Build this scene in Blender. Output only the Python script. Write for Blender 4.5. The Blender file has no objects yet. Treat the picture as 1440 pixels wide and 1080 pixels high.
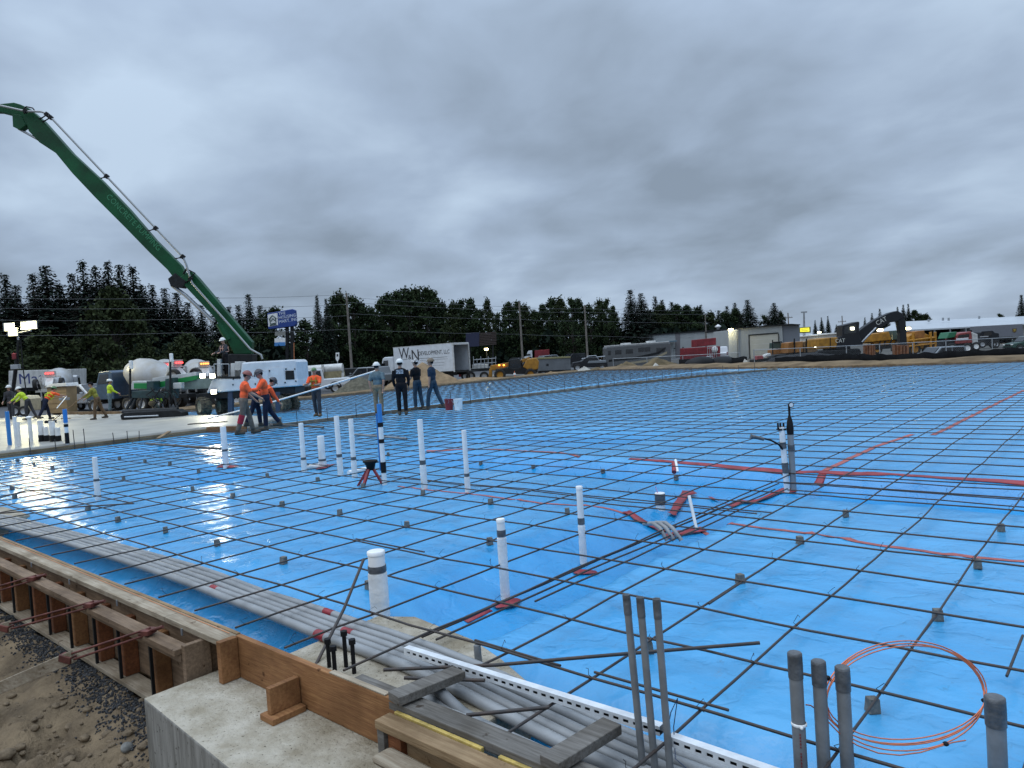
import bpy, math, random
from mathutils import Vector, Matrix, noise
R = math.radians
random.seed(7)
scene = bpy.context.scene
COL = scene.collection

# ------------------------------------------------------------------ camera
FPX, PITCH, ROLL, YAW, CAMH = 1024.88, 0.03844, 0.06354, -0.72138, 1.70
_f = Vector((0, math.cos(PITCH), -math.sin(PITCH)))
_u = Vector((0, math.sin(PITCH), math.cos(PITCH)))
_r = Vector((1, 0, 0))
DA = Vector((math.cos(YAW), math.sin(YAW), 0))
DB = Vector((-math.sin(YAW), math.cos(YAW), 0))
def _w(v): return Vector((v.dot(DA), v.dot(DB), v.z))
CR, SR = math.cos(ROLL), math.sin(ROLL)
FW = _w(_f); RT = _w(_r * CR - _u * SR); UP = _w(_r * SR + _u * CR)
cam = bpy.data.objects.new('camera', bpy.data.cameras.new('camera'))
COL.objects.link(cam)
cam.data.sensor_width = 36; cam.data.lens = FPX / 1440 * 36
cam.data.clip_start = 0.05; cam.data.clip_end = 9000
cam.matrix_world = Matrix(((RT.x, UP.x, -FW.x, 0), (RT.y, UP.y, -FW.y, 0), (RT.z, UP.z, -FW.z, CAMH), (0, 0, 0, 1)))
scene.camera = cam
CAMP = Vector((0, 0, CAMH))
def ray(px, py): return FW * FPX + RT * (px - 720) + UP * (540 - py)
def G(px, py, z=0.0):                     # survey point: where the sight line meets height z
    d = ray(px, py); return CAMP + d * ((z - CAMH) / d.z)
def AT(px, py, dep): return CAMP + ray(px, py) * (dep / FPX)

# ------------------------------------------------------------------ world: overcast dusk
w = bpy.data.worlds.new('World'); scene.world = w; w.use_nodes = True
nt = w.node_tree; nt.nodes.clear()
def N(t, **k):
    n = nt.nodes.new(t)
    for a, b in k.items(): setattr(n, a, b)
    return n
def math_n(op, a, b=None, c=None):
    n = N('ShaderNodeMath', operation=op)
    for i, v in enumerate((a, b, c)):
        if v is None: continue
        if hasattr(v, 'is_linked'): nt.links.new(v, n.inputs[i])
        else: n.inputs[i].default_value = v
    return n.outputs[0]
SUN_EL, SUN_ROT = R(62), R(200)
out = N('ShaderNodeOutputWorld'); bg = N('ShaderNodeBackground'); bg.inputs[1].default_value = 0.1
sky = N('ShaderNodeTexSky', sky_type='NISHITA'); sky.sun_disc = False
sky.sun_elevation = SUN_EL; sky.sun_rotation = SUN_ROT
tc = N('ShaderNodeTexCoord'); sep = N('ShaderNodeSeparateXYZ'); nt.links.new(tc.outputs['Generated'], sep.inputs[0])
X, Y, Z = sep.outputs
zc = math_n('ADD', math_n('MAXIMUM', Z, 0.0), 0.24)
cx = math_n('DIVIDE', X, zc); cy = math_n('DIVIDE', Y, zc)
comb = N('ShaderNodeCombineXYZ'); nt.links.new(cx, comb.inputs[0]); nt.links.new(cy, comb.inputs[1])
def cloud(scale, detail, rough, dist, off):
    mp = N('ShaderNodeMapping'); nt.links.new(comb.outputs[0], mp.inputs[0])
    mp.inputs['Location'].default_value = off; mp.inputs['Rotation'].default_value = (0, 0, R(41)); mp.inputs['Scale'].default_value = (0.9, 1.0, 1)
    n = N('ShaderNodeTexNoise'); nt.links.new(mp.outputs[0], n.inputs['Vector'])
    n.inputs['Scale'].default_value = scale; n.inputs['Detail'].default_value = detail
    n.inputs['Roughness'].default_value = rough; n.inputs['Distortion'].default_value = dist
    return n.outputs[0]
n1 = cloud(1.05, 5, 0.46, 0.4, (3.1, 0.4, 0)); n2 = cloud(3.0, 6, 0.5, 0.3, (0.3, 5.2, 2))
mixn = math_n('ADD', math_n('MULTIPLY', n1, 0.70), math_n('MULTIPLY', n2, 0.30))
ramp = N('ShaderNodeValToRGB'); nt.links.new(mixn, ramp.inputs[0])
e = ramp.color_ramp.elements
e[0].position = 0.37; e[0].color = (0.250, 0.315, 0.402, 1)
e[1].position = 0.645; e[1].color = (0.53, 0.660, 0.82, 1)
m = e.new(0.51); m.color = (0.372, 0.470, 0.612, 1)
# the overcast vault brightens towards the zenith
lift = math_n('MULTIPLY_ADD', math_n('SMOOTH_MAX', math_n('SUBTRACT', Z, 0.40), 0.0, 0.2), 4.6, 1.02)
mul = N('ShaderNodeVectorMath', operation='SCALE'); nt.links.new(ramp.outputs[0], mul.inputs[0])
nt.links.new(math_n('MULTIPLY', lift, 10.0), mul.inputs['Scale'])
mx = N('ShaderNodeMix', data_type='RGBA'); mx.inputs[0].default_value = 0.05
nt.links.new(mul.outputs[0], mx.inputs[6]); nt.links.new(sky.outputs[0], mx.inputs[7])
nt.links.new(mx.outputs[2], bg.inputs[0]); nt.links.new(bg.outputs[0], out.inputs[0])

# ------------------------------------------------------------------ sun behind the cloud, and exposure
sd = bpy.data.lights.new('sun', 'SUN'); sd.energy = 0.9; sd.angle = R(70); sd.color = (1.0, 0.97, 0.93)
sun = bpy.data.objects.new('sun', sd); COL.objects.link(sun)
sun.rotation_euler = (R(90) - SUN_EL, 0, math.pi - SUN_ROT)
scene.view_settings.view_transform = 'Standard'; scene.view_settings.look = 'None'
scene.view_settings.exposure = 0.0; scene.view_settings.gamma = 1.0
scene.render.engine = 'CYCLES'
scene.cycles.max_bounces = 6; scene.cycles.diffuse_bounces = 2; scene.cycles.glossy_bounces = 3
scene.cycles.transmission_bounces = 3; scene.cycles.caustics_reflective = False; scene.cycles.caustics_refractive = False
scene.cycles.sample_clamp_indirect = 6

# ------------------------------------------------------------------ materials
MATS = {}
def mat(name, col, rough=.6, metal=0., spec=.5, var=.0, vs=4., bump=0., bs=40., col2=None, emit=None, es=1., coat=0., detail=4., stretch=None, thr=None, bdist=.02):
    if name in MATS: return MATS[name]
    m = bpy.data.materials.new(name); m.use_nodes = True
    t = m.node_tree; b = t.nodes['Principled BSDF']
    b.inputs['Base Color'].default_value = (*col, 1); b.inputs['Roughness'].default_value = rough
    b.inputs['Metallic'].default_value = metal; b.inputs['Specular IOR Level'].default_value = spec
    b.inputs['Coat Weight'].default_value = coat
    if emit: b.inputs['Emission Color'].default_value = (*emit, 1); b.inputs['Emission Strength'].default_value = es
    if var or bump or col2:
        co = t.nodes.new('ShaderNodeTexCoord'); mp = t.nodes.new('ShaderNodeMapping')
        t.links.new(co.outputs['Object'], mp.inputs[0])
        if stretch: mp.inputs['Scale'].default_value = stretch
        nz = t.nodes.new('ShaderNodeTexNoise'); nz.inputs['Scale'].default_value = vs; nz.inputs['Detail'].default_value = detail
        nz.inputs['Roughness'].default_value = .62
        t.links.new(mp.outputs[0], nz.inputs['Vector'])
        if var or col2:
            c2 = col2 or tuple(max(0, c * (1 - var)) for c in col)
            c1 = col if col2 else tuple(min(1, c * (1 + var)) for c in col)
            rp = t.nodes.new('ShaderNodeValToRGB'); t.links.new(nz.outputs[0], rp.inputs[0])
            lo, hi = thr or (.36, .64)
            rp.color_ramp.elements[0].position = lo; rp.color_ramp.elements[0].color = (*c2, 1)
            rp.color_ramp.elements[1].position = hi; rp.color_ramp.elements[1].color = (*c1, 1)
            t.links.new(rp.outputs[0], b.inputs['Base Color'])
        if bump:
            nb = t.nodes.new('ShaderNodeTexNoise'); nb.inputs['Scale'].default_value = bs; nb.inputs['Detail'].default_value = 5
            t.links.new(mp.outputs[0], nb.inputs['Vector'])
            bp = t.nodes.new('ShaderNodeBump'); bp.inputs['Strength'].default_value = bump; bp.inputs['Distance'].default_value = bdist
            t.links.new(nb.outputs[0], bp.inputs['Height']); t.links.new(bp.outputs[0], b.inputs['Normal'])
    MATS[name] = m
    return m
def wood(name, c1, c2, rough=.7):
    if name in MATS: return MATS[name]
    m = mat(name, c1, rough, var=0, spec=.25, col2=c2, vs=3.2, bump=.35, bs=9, stretch=(1.2, 16, 16), detail=6, thr=(.3, .7), bdist=.01)
    t = m.node_tree; b = t.nodes['Principled BSDF']
    src = b.inputs['Base Color'].links[0].from_socket
    co = t.nodes.new('ShaderNodeTexCoord'); n2 = t.nodes.new('ShaderNodeTexNoise'); n2.inputs['Scale'].default_value = 2.1; n2.inputs['Detail'].default_value = 6
    t.links.new(co.outputs['Object'], n2.inputs['Vector'])
    rp = t.nodes.new('ShaderNodeValToRGB'); t.links.new(n2.outputs[0], rp.inputs[0])
    rp.color_ramp.elements[0].position = .38; rp.color_ramp.elements[0].color = (.55, .52, .48, 1)
    rp.color_ramp.elements[1].position = .6; rp.color_ramp.elements[1].color = (1, 1, 1, 1)
    mm = t.nodes.new('ShaderNodeMix'); mm.data_type = 'RGBA'; mm.blend_type = 'MULTIPLY'; mm.inputs[0].default_value = .8
    t.links.new(src, mm.inputs[6]); t.links.new(rp.outputs[0], mm.inputs[7]); t.links.new(mm.outputs[2], b.inputs['Base Color'])
    return m

M_steel = mat('rebar steel', (.034, .033, .033), .55, .2, vs=14, col2=(.060, .040, .030))
M_pvcw = mat('white pipe plastic', (.74, .74, .72), .38, var=.12, vs=5)
M_wrap = mat('white foam wrap', (.72, .72, .70), .7, var=.1, vs=9, bump=.6, bs=16)
M_pvcg = mat('grey conduit plastic', (.24, .245, .245), .42, var=.16, vs=3, stretch=(1, 1, 1))
M_pvcg2 = mat('grey conduit plastic aged', (.165, .17, .172), .5, var=.25, vs=6)
M_tape = mat('grey duct tape', (.085, .09, .095), .5, var=.3, vs=20, bump=.4, bs=30)
M_blk = mat('black rubber', (.006, .006, .007), .65, spec=.25)
M_red = mat('red seam tape', (.25, .018, .024), .42, var=.25, vs=6, bump=.4, bs=12)
M_redp = mat('faded red seam tape', (.36, .085, .07), .5, var=.25, vs=6)
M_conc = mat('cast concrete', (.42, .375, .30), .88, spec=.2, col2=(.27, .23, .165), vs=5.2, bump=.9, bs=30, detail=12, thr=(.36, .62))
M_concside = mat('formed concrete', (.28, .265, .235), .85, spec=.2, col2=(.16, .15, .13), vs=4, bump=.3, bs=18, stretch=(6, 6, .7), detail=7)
M_brick = mat('mortar spacer', (.13, .125, .11), .9, var=.35, vs=14, bump=.5, bs=40)
M_wnew = wood('orange lumber', (.34, .17, .068), (.20, .085, .034))
M_wtan = wood('tan lumber', (.34, .235, .13), (.21, .13, .065))
M_wgray = wood('weathered lumber', (.20, .185, .165), (.085, .075, .064))
M_wpale = wood('pale cement stained lumber', (.43, .37, .28), (.24, .18, .12))
M_wdark = wood('red brown form stud', (.26, .095, .036), (.13, .046, .02))
M_wmud = wood('muddy lumber', (.30, .205, .13), (.15, .10, .065))
M_yel = mat('yellow paint strip', (.42, .30, .08), .6, var=.35, vs=9)
M_strut = mat('white strut metal', (.60, .62, .63), .4, .1, var=.12, vs=14)
M_copper = mat('copper wire', (.62, .20, .11), .32, .85, var=.15, vs=12)
M_rust = mat('rusty brace steel', (.12, .035, .025), .6, .3, var=.4, vs=12)
M_galv = mat('galvanised steel', (.36, .38, .40), .4, .6)
M_dark = mat('dark machine steel', (.011, .012, .013), .55, .1, spec=.3, var=.4, vs=5)
M_glass = mat('dark window glass', (.015, .018, .022), .08, spec=.8)
M_white = mat('white machine paint', (.56, .585, .61), .35, var=.08, vs=2.5)
M_whited = mat('dusty white paint', (.50, .50, .48), .45, var=.18, vs=2)
M_greenp = mat('green boom paint', (.002, .060, .019), .45, spec=.3, var=.35, vs=.5)
M_green2 = mat('bright green stripe', (.012, .22, .05), .4)
M_yelm = mat('yellow machine paint', (.30, .140, .010), .55, var=.25, vs=2)
M_orgm = mat('orange machine paint', (.24, .10, .02), .55, var=.25, vs=2)
M_tire = mat('tyre rubber', (.014, .0135, .013), .85, var=.4, vs=8)
M_tiremud = mat('muddy tyre rubber', (.13, .115, .075), .9, col2=(.022, .02, .017), vs=9)
M_rimmud = mat('muddy rim', (.42, .39, .27), .7, var=.25, vs=9)
M_rim = mat('pale rim', (.38, .39, .40), .45, .3)
M_redc = mat('red container paint', (.19, .017, .022), .5, var=.25, vs=1.5)
M_lamp = mat('lit lamp face', (1, .97, .8), .4, emit=(1.0, .93, .40), es=2.4)
M_lamp2 = mat('small lit lamp', (1, 1, .85), .4, emit=(1.0, .97, .72), es=12)
M_lampy = mat('lit warm lamp', (1, .9, .5), .4, emit=(1.0, .82, .38), es=26)
M_redl = mat('lit red lamp', (.6, .02, .02), .4, emit=(1., .06, .06), es=5)
M_ambl = mat('lit amber lamp', (.7, .25, .02), .4, emit=(1., .35, .05), es=5)
M_bark = mat('bark', (.045, .036, .028), .9, var=.4, vs=3)
M_pole = mat('weathered pole wood', (.16, .14, .12), .9, var=.3, vs=2)
M_wire = mat('power line', (.10, .105, .11), .6)
M_concw = mat('fresh wet concrete', (.285, .275, .24), .46, spec=.45, var=.14, vs=1.2, bump=.25, bs=3)
M_conclump = mat('rough wet concrete', (.26, .25, .22), .5, spec=.4, var=.25, vs=4, bump=.8, bs=9)

def pits(m, scale=60, lo=.30, hi=.36, dark=(.30, .28, .25), stain=1.6):
    """fine dark pores and broad damp stains over a concrete or timber colour"""
    t = m.node_tree; b = t.nodes['Principled BSDF']; src = b.inputs['Base Color'].links[0].from_socket
    co = t.nodes.new('ShaderNodeTexCoord')
    for sc, l, h, dk in ((scale, lo, hi, dark), (stain, .36, .52, (.74, .71, .66))):
        n = t.nodes.new('ShaderNodeTexNoise'); n.inputs['Scale'].default_value = sc; n.inputs['Detail'].default_value = 3 if sc > 10 else 8
        t.links.new(co.outputs['Object'], n.inputs['Vector'])
        r = t.nodes.new('ShaderNodeValToRGB'); t.links.new(n.outputs[0], r.inputs[0]); e = r.color_ramp.elements
        e[0].position = l; e[0].color = (*dk, 1); e[1].position = h; e[1].color = (1, 1, 1, 1)
        x = t.nodes.new('ShaderNodeMix'); x.data_type = 'RGBA'; x.blend_type = 'MULTIPLY'; x.inputs[0].default_value = 1
        t.links.new(src, x.inputs[6]); t.links.new(r.outputs[0], x.inputs[7]); src = x.outputs[2]
    t.links.new(src, b.inputs['Base Color'])
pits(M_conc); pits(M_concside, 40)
for _m in (M_wnew, M_wtan, M_wgray, M_wpale, M_wmud): pits(_m, 17, .27, .33, (.40, .33, .27), 3.1)

# ------------------------------------------------------------------ mesh helpers
class MB:
    def __init__(s): s.v = []; s.f = []; s.sm = []
    def add(s, vs, fs, smooth=False, mtx=None):
        o = len(s.v)
        s.v += [tuple(mtx @ Vector(p)) if mtx else tuple(p) for p in vs]
        s.f += [tuple(i + o for i in f) for f in fs]; s.sm += [smooth] * len(fs)
        return s
    def box(s, c, d, rz=0., rx=0., ry=0., taper=1.):
        x, y, z = (k / 2 for k in d)
        vs = [(-x, -y, -z), (x, -y, -z), (x, y, -z), (-x, y, -z), (-x * taper, -y * taper, z), (x * taper, -y * taper, z), (x * taper, y * taper, z), (-x * taper, y * taper, z)]
        m = Matrix.Translation(c) @ Matrix.Rotation(rz, 4, 'Z') @ Matrix.Rotation(ry, 4, 'Y') @ Matrix.Rotation(rx, 4, 'X')
        return s.add(vs, [(0, 3, 2, 1), (4, 5, 6, 7), (0, 1, 5, 4), (1, 2, 6, 5), (2, 3, 7, 6), (3, 0, 4, 7)], False, m)
    def span(s, a, b):                     # axis-aligned box between two corners
        a = Vector(a); b = Vector(b); return s.box((a + b) / 2, [abs(q) for q in (b - a)])
    def bar(s, p, q, wd, ht):
        p = Vector(p); q = Vector(q); d = q - p; L = d.length
        x = d.normalized(); up = Vector((0, 0, 1)) if abs(x.z) < .97 else Vector((1, 0, 0))
        y = up.cross(x).normalized(); z = x.cross(y); c = (p + q) / 2
        m = Matrix(((x.x, y.x, z.x, c.x), (x.y, y.y, z.y, c.y), (x.z, y.z, z.z, c.z), (0, 0, 0, 1)))
        b = MB(); b.box((0, 0, 0), (L, wd, ht)); return s.add(b.v, b.f, False, m)
    def tube(s, pts, r, n=8, caps=True, closed=False):
        pts = [Vector(p) for p in pts]; k = len(pts); rs = r if isinstance(r, (list, tuple)) else [r] * k
        vs = []; fs = []; ref = None
        for i, p in enumerate(pts):
            if closed: d = pts[(i + 1) % k] - pts[i - 1]
            else: d = pts[min(i + 1, k - 1)] - pts[max(i - 1, 0)]
            d.normalize()
            if ref is None: ref = Vector((0, 0, 1)) if abs(d.z) < .9 else Vector((1, 0, 0))
            a = d.cross(ref).normalized(); b = a.cross(d).normalized(); ref = b
            for j in range(n):
                t = 2 * math.pi * j / n; vs.append(p + (a * math.cos(t) + b * math.sin(t)) * rs[i])
        for i in range(k if closed else k - 1):
            for j in range(n):
                i2 = (i + 1) % k; fs.append((i * n + j, i * n + (j + 1) % n, i2 * n + (j + 1) % n, i2 * n + j))
        s.add(vs, fs, True)
        if caps and not closed: s.add(vs[:n], [tuple(range(n))]); s.add(vs[-n:], [tuple(reversed(range(n)))])
        return s
    def cyl(s, p, q, r, r2=None, n=12): return s.tube([p, q], [r, r if r2 is None else r2], n)
    def prism(s, poly, y0, y1):            # polygon in local x-z, extruded along y
        n = len(poly); vs = [(x, y0, z) for x, z in poly] + [(x, y1, z) for x, z in poly]
        fs = [tuple(range(n)), tuple(reversed(range(n, 2 * n)))] + [((i + 1) % n, i, n + i, n + (i + 1) % n) for i in range(n)]
        return s.add(vs, fs)
    def ell(s, c, r, nu=12, nv=8, mtx=None, half=False):
        vs = []; fs = []
        for i in range(nv + 1):
            t = math.pi * i / nv * (.5 if half else 1)
            for j in range(nu):
                a = 2 * math.pi * j / nu
                vs.append(Vector((c[0] + r[0] * math.sin(t) * math.cos(a), c[1] + r[1] * math.sin(t) * math.sin(a), c[2] + r[2] * math.cos(t))))
        for i in range(nv):
            for j in range(nu): fs.append((i * nu + j, (i + 1) * nu + j, (i + 1) * nu + (j + 1) % nu, i * nu + (j + 1) % nu))
        return s.add(vs, fs, True, mtx)
    def lathe(s, prof, c=(0, 0, 0), n=14, axis='z'):
        vs = []; fs = []
        for r, z in prof:
            for j in range(n):
                a = 2 * math.pi * j / n
                p = (r * math.cos(a), r * math.sin(a), z)
                if axis == 'y': p = (p[0], p[2], p[1])
                vs.append((c[0] + p[0], c[1] + p[1], c[2] + p[2]))
        for i in range(len(prof) - 1):
            for j in range(n): fs.append((i * n + j, i * n + (j + 1) % n, (i + 1) * n + (j + 1) % n, (i + 1) * n + j))
        return s.add(vs, fs, True)
    def build(s, name, m, parent=None, bevel=0., loc=None, rz=0.):
        me = bpy.data.meshes.new(name); me.from_pydata([tuple(p) for p in s.v], [], s.f); me.update()
        if any(s.sm): me.polygons.foreach_set('use_smooth', s.sm)
        for q in (m if isinstance(m, (list, tuple)) else [m]): me.materials.append(q)
        o = bpy.data.objects.new(name, me); COL.objects.link(o)
        if parent: o.parent = parent
        if loc is not None: o.location = loc
        if rz: o.rotation_euler.z = rz
        if bevel:
            b = o.modifiers.new('bevel', 'BEVEL'); b.width = bevel; b.segments = 2; b.limit_method = 'ANGLE'; b.angle_limit = R(40)
        return o
def tag(o, label=None, cat=None, group=None, kind=None):
    if label: o['label'] = label
    if cat: o['category'] = cat
    if group: o['group'] = group
    if kind: o['kind'] = kind
    return o
def thing(name, label, cat, loc=(0, 0, 0), rz=0., group=None):
    o = bpy.data.objects.new(name, None); COL.objects.link(o); o.location = loc; o.rotation_euler.z = rz
    o.empty_display_size = .1
    return tag(o, label, cat, group)
def dup(root, loc, rz=0., label=None, scale=None):
    r = root.copy(); COL.objects.link(r); r.location = loc; r.rotation_euler.z = rz
    if scale: r.scale = scale if isinstance(scale, (tuple, list)) else (scale,) * 3
    if label: r['label'] = label
    for ch in list(root.children):
        c = ch.copy(); COL.objects.link(c); c.parent = r
        for g in ch.children:
            d = g.copy(); COL.objects.link(d); d.parent = c
    return r
FACE = math.atan2(RT.y, RT.x)              # heading of the photograph's right-hand side
class Frame:                               # a thing that stands broadside: local x to the right, y away, z up
    def __init__(s, name, label, cat, px, py, dep, group=None, turn=0., z=None):
        s.dep = dep; s.k = dep / FPX; s.px = px; s.py = py
        p = AT(px, py, dep)
        if z is not None: p.z = z
        s.p = p; s.o = thing(name, label, cat, p, FACE + turn, group)
        a_ = FACE + turn; s.ax = Vector((math.cos(a_), math.sin(a_), 0)); s.ay = Vector((-math.sin(a_), math.cos(a_), 0))
    def q(s, px, py, y=0.):                # where the sight line crosses this thing's own upright plane y
        d = ray(px, py); t = (y - (CAMP - s.p).dot(s.ay)) / d.dot(s.ay); v = CAMP + d * t - s.p
        return Vector((v.dot(s.ax), y, v.z))
    def xz(s, px, py, y=0.): v = s.q(px, py, y); return (v.x, v.z)
def text(s, size, mtl, parent, loc, rot=(R(90), 0, 0), name='lettering', ext=.004, align='CENTER', sx=1.):
    cu = bpy.data.curves.new(name, 'FONT'); cu.body = s; cu.size = size; cu.extrude = ext; cu.align_x = align; cu.align_y = 'CENTER'; cu.resolution_u = 3
    t = bpy.data.objects.new('tmp', cu); COL.objects.link(t); bpy.context.view_layer.update()
    me = bpy.data.meshes.new_from_object(t.evaluated_get(bpy.context.evaluated_depsgraph_get()))
    bpy.data.objects.remove(t); me.materials.clear(); me.materials.append(mtl)
    o = bpy.data.objects.new(name, me); COL.objects.link(o); o.parent = parent; o.location = loc; o.rotation_euler = rot; o.scale = (sx, 1, 1)
    return o
def sstep(a, b, x):
    t = min(1, max(0, (x - a) / (b - a))); return t * t * (3 - 2 * t)
def nz(x, y, z=0., s=1.): return noise.noise((x * s, y * s, z))
def fb(x, y, z=0., s=1., o=4):
    v = 0; a = .5
    for _ in range(o): v += a * noise.noise((x * s, y * s, z)); s *= 2.03; a *= .5
    return v
def lamp(name, loc, power, col, spot=None, aim=None, r=.1, parent=None):
    d = bpy.data.lights.new(name, 'SPOT' if spot else 'POINT'); d.energy = power; d.color = col; d.shadow_soft_size = r
    o = bpy.data.objects.new(name, d); COL.objects.link(o); o.location = loc
    if spot:
        d.spot_size = spot; d.spot_blend = .6
        o.rotation_euler = (Vector(aim) - Vector(loc)).to_track_quat('-Z', 'Y').to_euler()
    return o

# ------------------------------------------------------------------ terrain
def gz(x, y):                              # ground level around the slab; the yard on the right lies lower
    return -0.28 - 1.35 * sstep(-47, -17, x) * sstep(43.5, 57, y) + 0.10 * sstep(-40, -60, x) * fb(x, y, 3, .05)
def soil(x, y):
    h = gz(x, y)
    k = sstep(3.0, 2.2, y) * sstep(-40, -14, x) * sstep(30, 3, x)
    near = -0.60 - 0.24 * sstep(2.0, 1.25, y) + .16 * sstep(-8.6, -6.6, x) * sstep(1.75, 1.2, y) * sstep(-3.9, -5.4, x) \
        + .24 * fb(x, y, 1, 1.1, 5) * sstep(2.1, 1.5, y) + .10 * fb(x, y, 5, 4.0, 4) + .10 * sstep(-6.2, -5.0, x) * sstep(1.5, .6, y)
    r = abs(fb(x, y, 9, 1.6, 3)); near -= .10 * sstep(.10, 0, r) * sstep(1.9, 1.4, y)
    near += .02 * nz(x, y, 4, 14) * sstep(2.1, 1.7, y)
    return h * (1 - k) + near * k
def axis(segs):
    o = [segs[0][0]]
    for a, b, st in segs:
        n = max(1, round((b - a) / st))
        o += [a + (b - a) * i / n for i in range(1, n + 1)]
    return o
gxs = axis([(-3000, -400, 260), (-400, -120, 35), (-120, -40, 4), (-40, -14, 1.3), (-14, -9, .4), (-9, -2.2, .045), (-2.2, 4, .4), (4, 40, 3), (40, 200, 20), (200, 3000, 350)])
gys = axis([(-800, -30, 110), (-30, -2, 4), (-2, .4, .4), (.4, 2.2, .045), (2.2, 3, .2), (3, 60, 1.5), (60, 130, 5), (130, 400, 30), (400, 3000, 260)])
def sheet(xs, ys, fn, flip=False):
    vs = [(x, y, fn(x, y)) for y in ys for x in xs]; n = len(xs); fs = []
    for j in range(len(ys) - 1):
        for i in range(n - 1): fs.append((j * n + i, j * n + i + 1, (j + 1) * n + i + 1, (j + 1) * n + i))
    b = MB(); b.add(vs, fs, True); return b
def under(x, y):
    z = soil(x, y)
    inside = sstep(2.0, 2.5, y) * sstep(41, 37, y) * sstep(-58, -52, x) * sstep(9.5, 8, x)
    return z - .55 * inside
M_soil = mat('brown soil', (.22, .162, .100), .95, spec=.1, col2=(.095, .070, .046), vs=2.6, bump=.9, bs=26, detail=9, thr=(.34, .66), bdist=.03)
tag(sheet(gxs, gys, under).build('ground', M_soil), kind='structure')
M_lot = mat('yard gravel', (.105, .10, .088), .95, spec=.2, col2=(.06, .06, .056), vs=.35, detail=8)
lot = axis([(-150, -52, 4), (-52, -38, 1.4)]); loty = axis([(6, 46, 3)])
def on(d): return lambda x, y: under(x, y) + d
sheet(axis([(-190, -60, 5), (-60, -50, 1)]), axis([(-10, 130, 5)]), on(.03)).build('road', mat('wet asphalt', (.055, .056, .06), .5, spec=.5, var=.25, vs=.5))['kind'] = 'structure'
sheet(axis([(-50, 60, 4)]), axis([(53, 62, 1.5), (62, 150, 6)]), on(.03)).build('yard', M_lot)['kind'] = 'structure'

# ------------------------------------------------------------------ blue sheeting over the slab area
def yback(x):
    P = [(-60, 56), (-36.6, 53), (-23, 46.8), (-12, 41.3), (-4.4, 40.5), (10, 38.5)]
    for (a, b), (c, d) in zip(P, P[1:]):
        if x <= c: return b + (d - b) * (x - a) / (c - a)
    return 38.5
def mz(x, y):
    z = -.088
    z -= .36 * sstep(3.30, 2.45, y) * sstep(-22, -21, x)                                   # edge trench along the form
    t = sstep(-4.75, -3.7, x) * sstep(-3.15, -3.45, x) * sstep(3.0, 3.6, y) * sstep(9.2, 8.6, y); z -= .26 * t
    t = sstep(8.1, 8.9, y) * sstep(9.95, 9.6, y) * sstep(-3.6, -3.0, x); z -= .28 * t       # trench running right
    t = sstep(8.3, 9.0, y) * sstep(10.1, 9.6, y) * sstep(-11.5, -10.3, x) * sstep(-3.2, -4.0, x); z -= .24 * t
    t = sstep(11.0, 11.6, y) * sstep(14.2, 13.4, y) * sstep(-13, -11.6, x) * sstep(-7.2, -8.2, x); z -= .2 * t
    t = sstep(-20.95, -20.5, x) * sstep(-18.0, -19.4, x) * sstep(6.3, 7.0, y) * sstep(13, 11, y); z -= .26 * t
    t = sstep(5.2, 5.9, y) * sstep(6.9, 6.5, y) * sstep(-15, -14, x) * sstep(-11.5, -12.4, x); z -= .24 * t
    d = math.hypot(x, y)
    a = .020 if d < 9 else .016
    z += a * fb(x, y, 0, .9, 3) + .012 * fb(x, y, 7, 3.4, 3) * sstep(14, 6, d)
    z += .05 * fb(x * .8 + y * .5, y * 2.2 - x * .4, 3, 1.1, 3) * sstep(-5.2, -4.4, x) * sstep(-3.4, -3.7, x) * sstep(3.2, 3.8, y) * sstep(7.5, 6.5, y)
    cr = abs(noise.noise((x * 1.1 + .5 * y, y * 1.7 - .4 * x, 2.0)))
    z += .016 * sstep(.09, 0, cr) * sstep(16, 7, d)
    return z
def GM(px, py):                            # survey point on the sheeting itself
    p = G(px, py, -.09)
    for _ in range(8): p = G(px, py, .5 * p.z + .5 * mz(p.x, p.y))
    return p
def topz(x, y, py, z0=-.4, z1=3.):         # height at which an upright at x, y reaches picture row py
    for _ in range(40):
        zm = (z0 + z1) / 2; v = Vector((x, y, zm)) - CAMP; yy = 540 - FPX * v.dot(UP) / v.dot(FW)
        if yy > py: z0 = zm
        else: z1 = zm
    return z0
xs = axis([(-36.6, -24, .7), (-24, -14, .3), (-14, -6.5, .11), (-6.5, .6, .05), (.6, 10, .4)])
ys = axis([(2.29, 6, .05), (6, 10.5, .075), (10.5, 20, .3), (20, 40, .7)])
vs = []; nfx = len(xs)
for y in ys:
    for x in xs:
        yy = y if y < 20 else 20 + (y - 20) * (yback(x) - 20) / 20
        vs.append((x, yy, mz(x, yy)))
fs = [(j * nfx + i, j * nfx + i + 1, (j + 1) * nfx + i + 1, (j + 1) * nfx + i) for j in range(len(ys) - 1) for i in range(nfx - 1)]
M_blue = mat('blue plastic sheeting', (.008, .268, .57), .27, spec=.75, col2=(.005, .210, .48), vs=1.3, bump=.42, bs=2.6, detail=6, thr=(.3, .7), bdist=.10)
_t = M_blue.node_tree; _b = _t.nodes['Principled BSDF']; _src = _b.inputs['Base Color'].links[0].from_socket
_co = _t.nodes.new('ShaderNodeTexCoord'); _v = _t.nodes.new('ShaderNodeTexNoise'); _v.inputs['Scale'].default_value = 9; _v.inputs['Detail'].default_value = 8; _v.inputs['Roughness'].default_value = .7
_t.links.new(_co.outputs['Object'], _v.inputs['Vector'])
_rp = _t.nodes.new('ShaderNodeValToRGB'); _t.links.new(_v.outputs[0], _rp.inputs[0])
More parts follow.
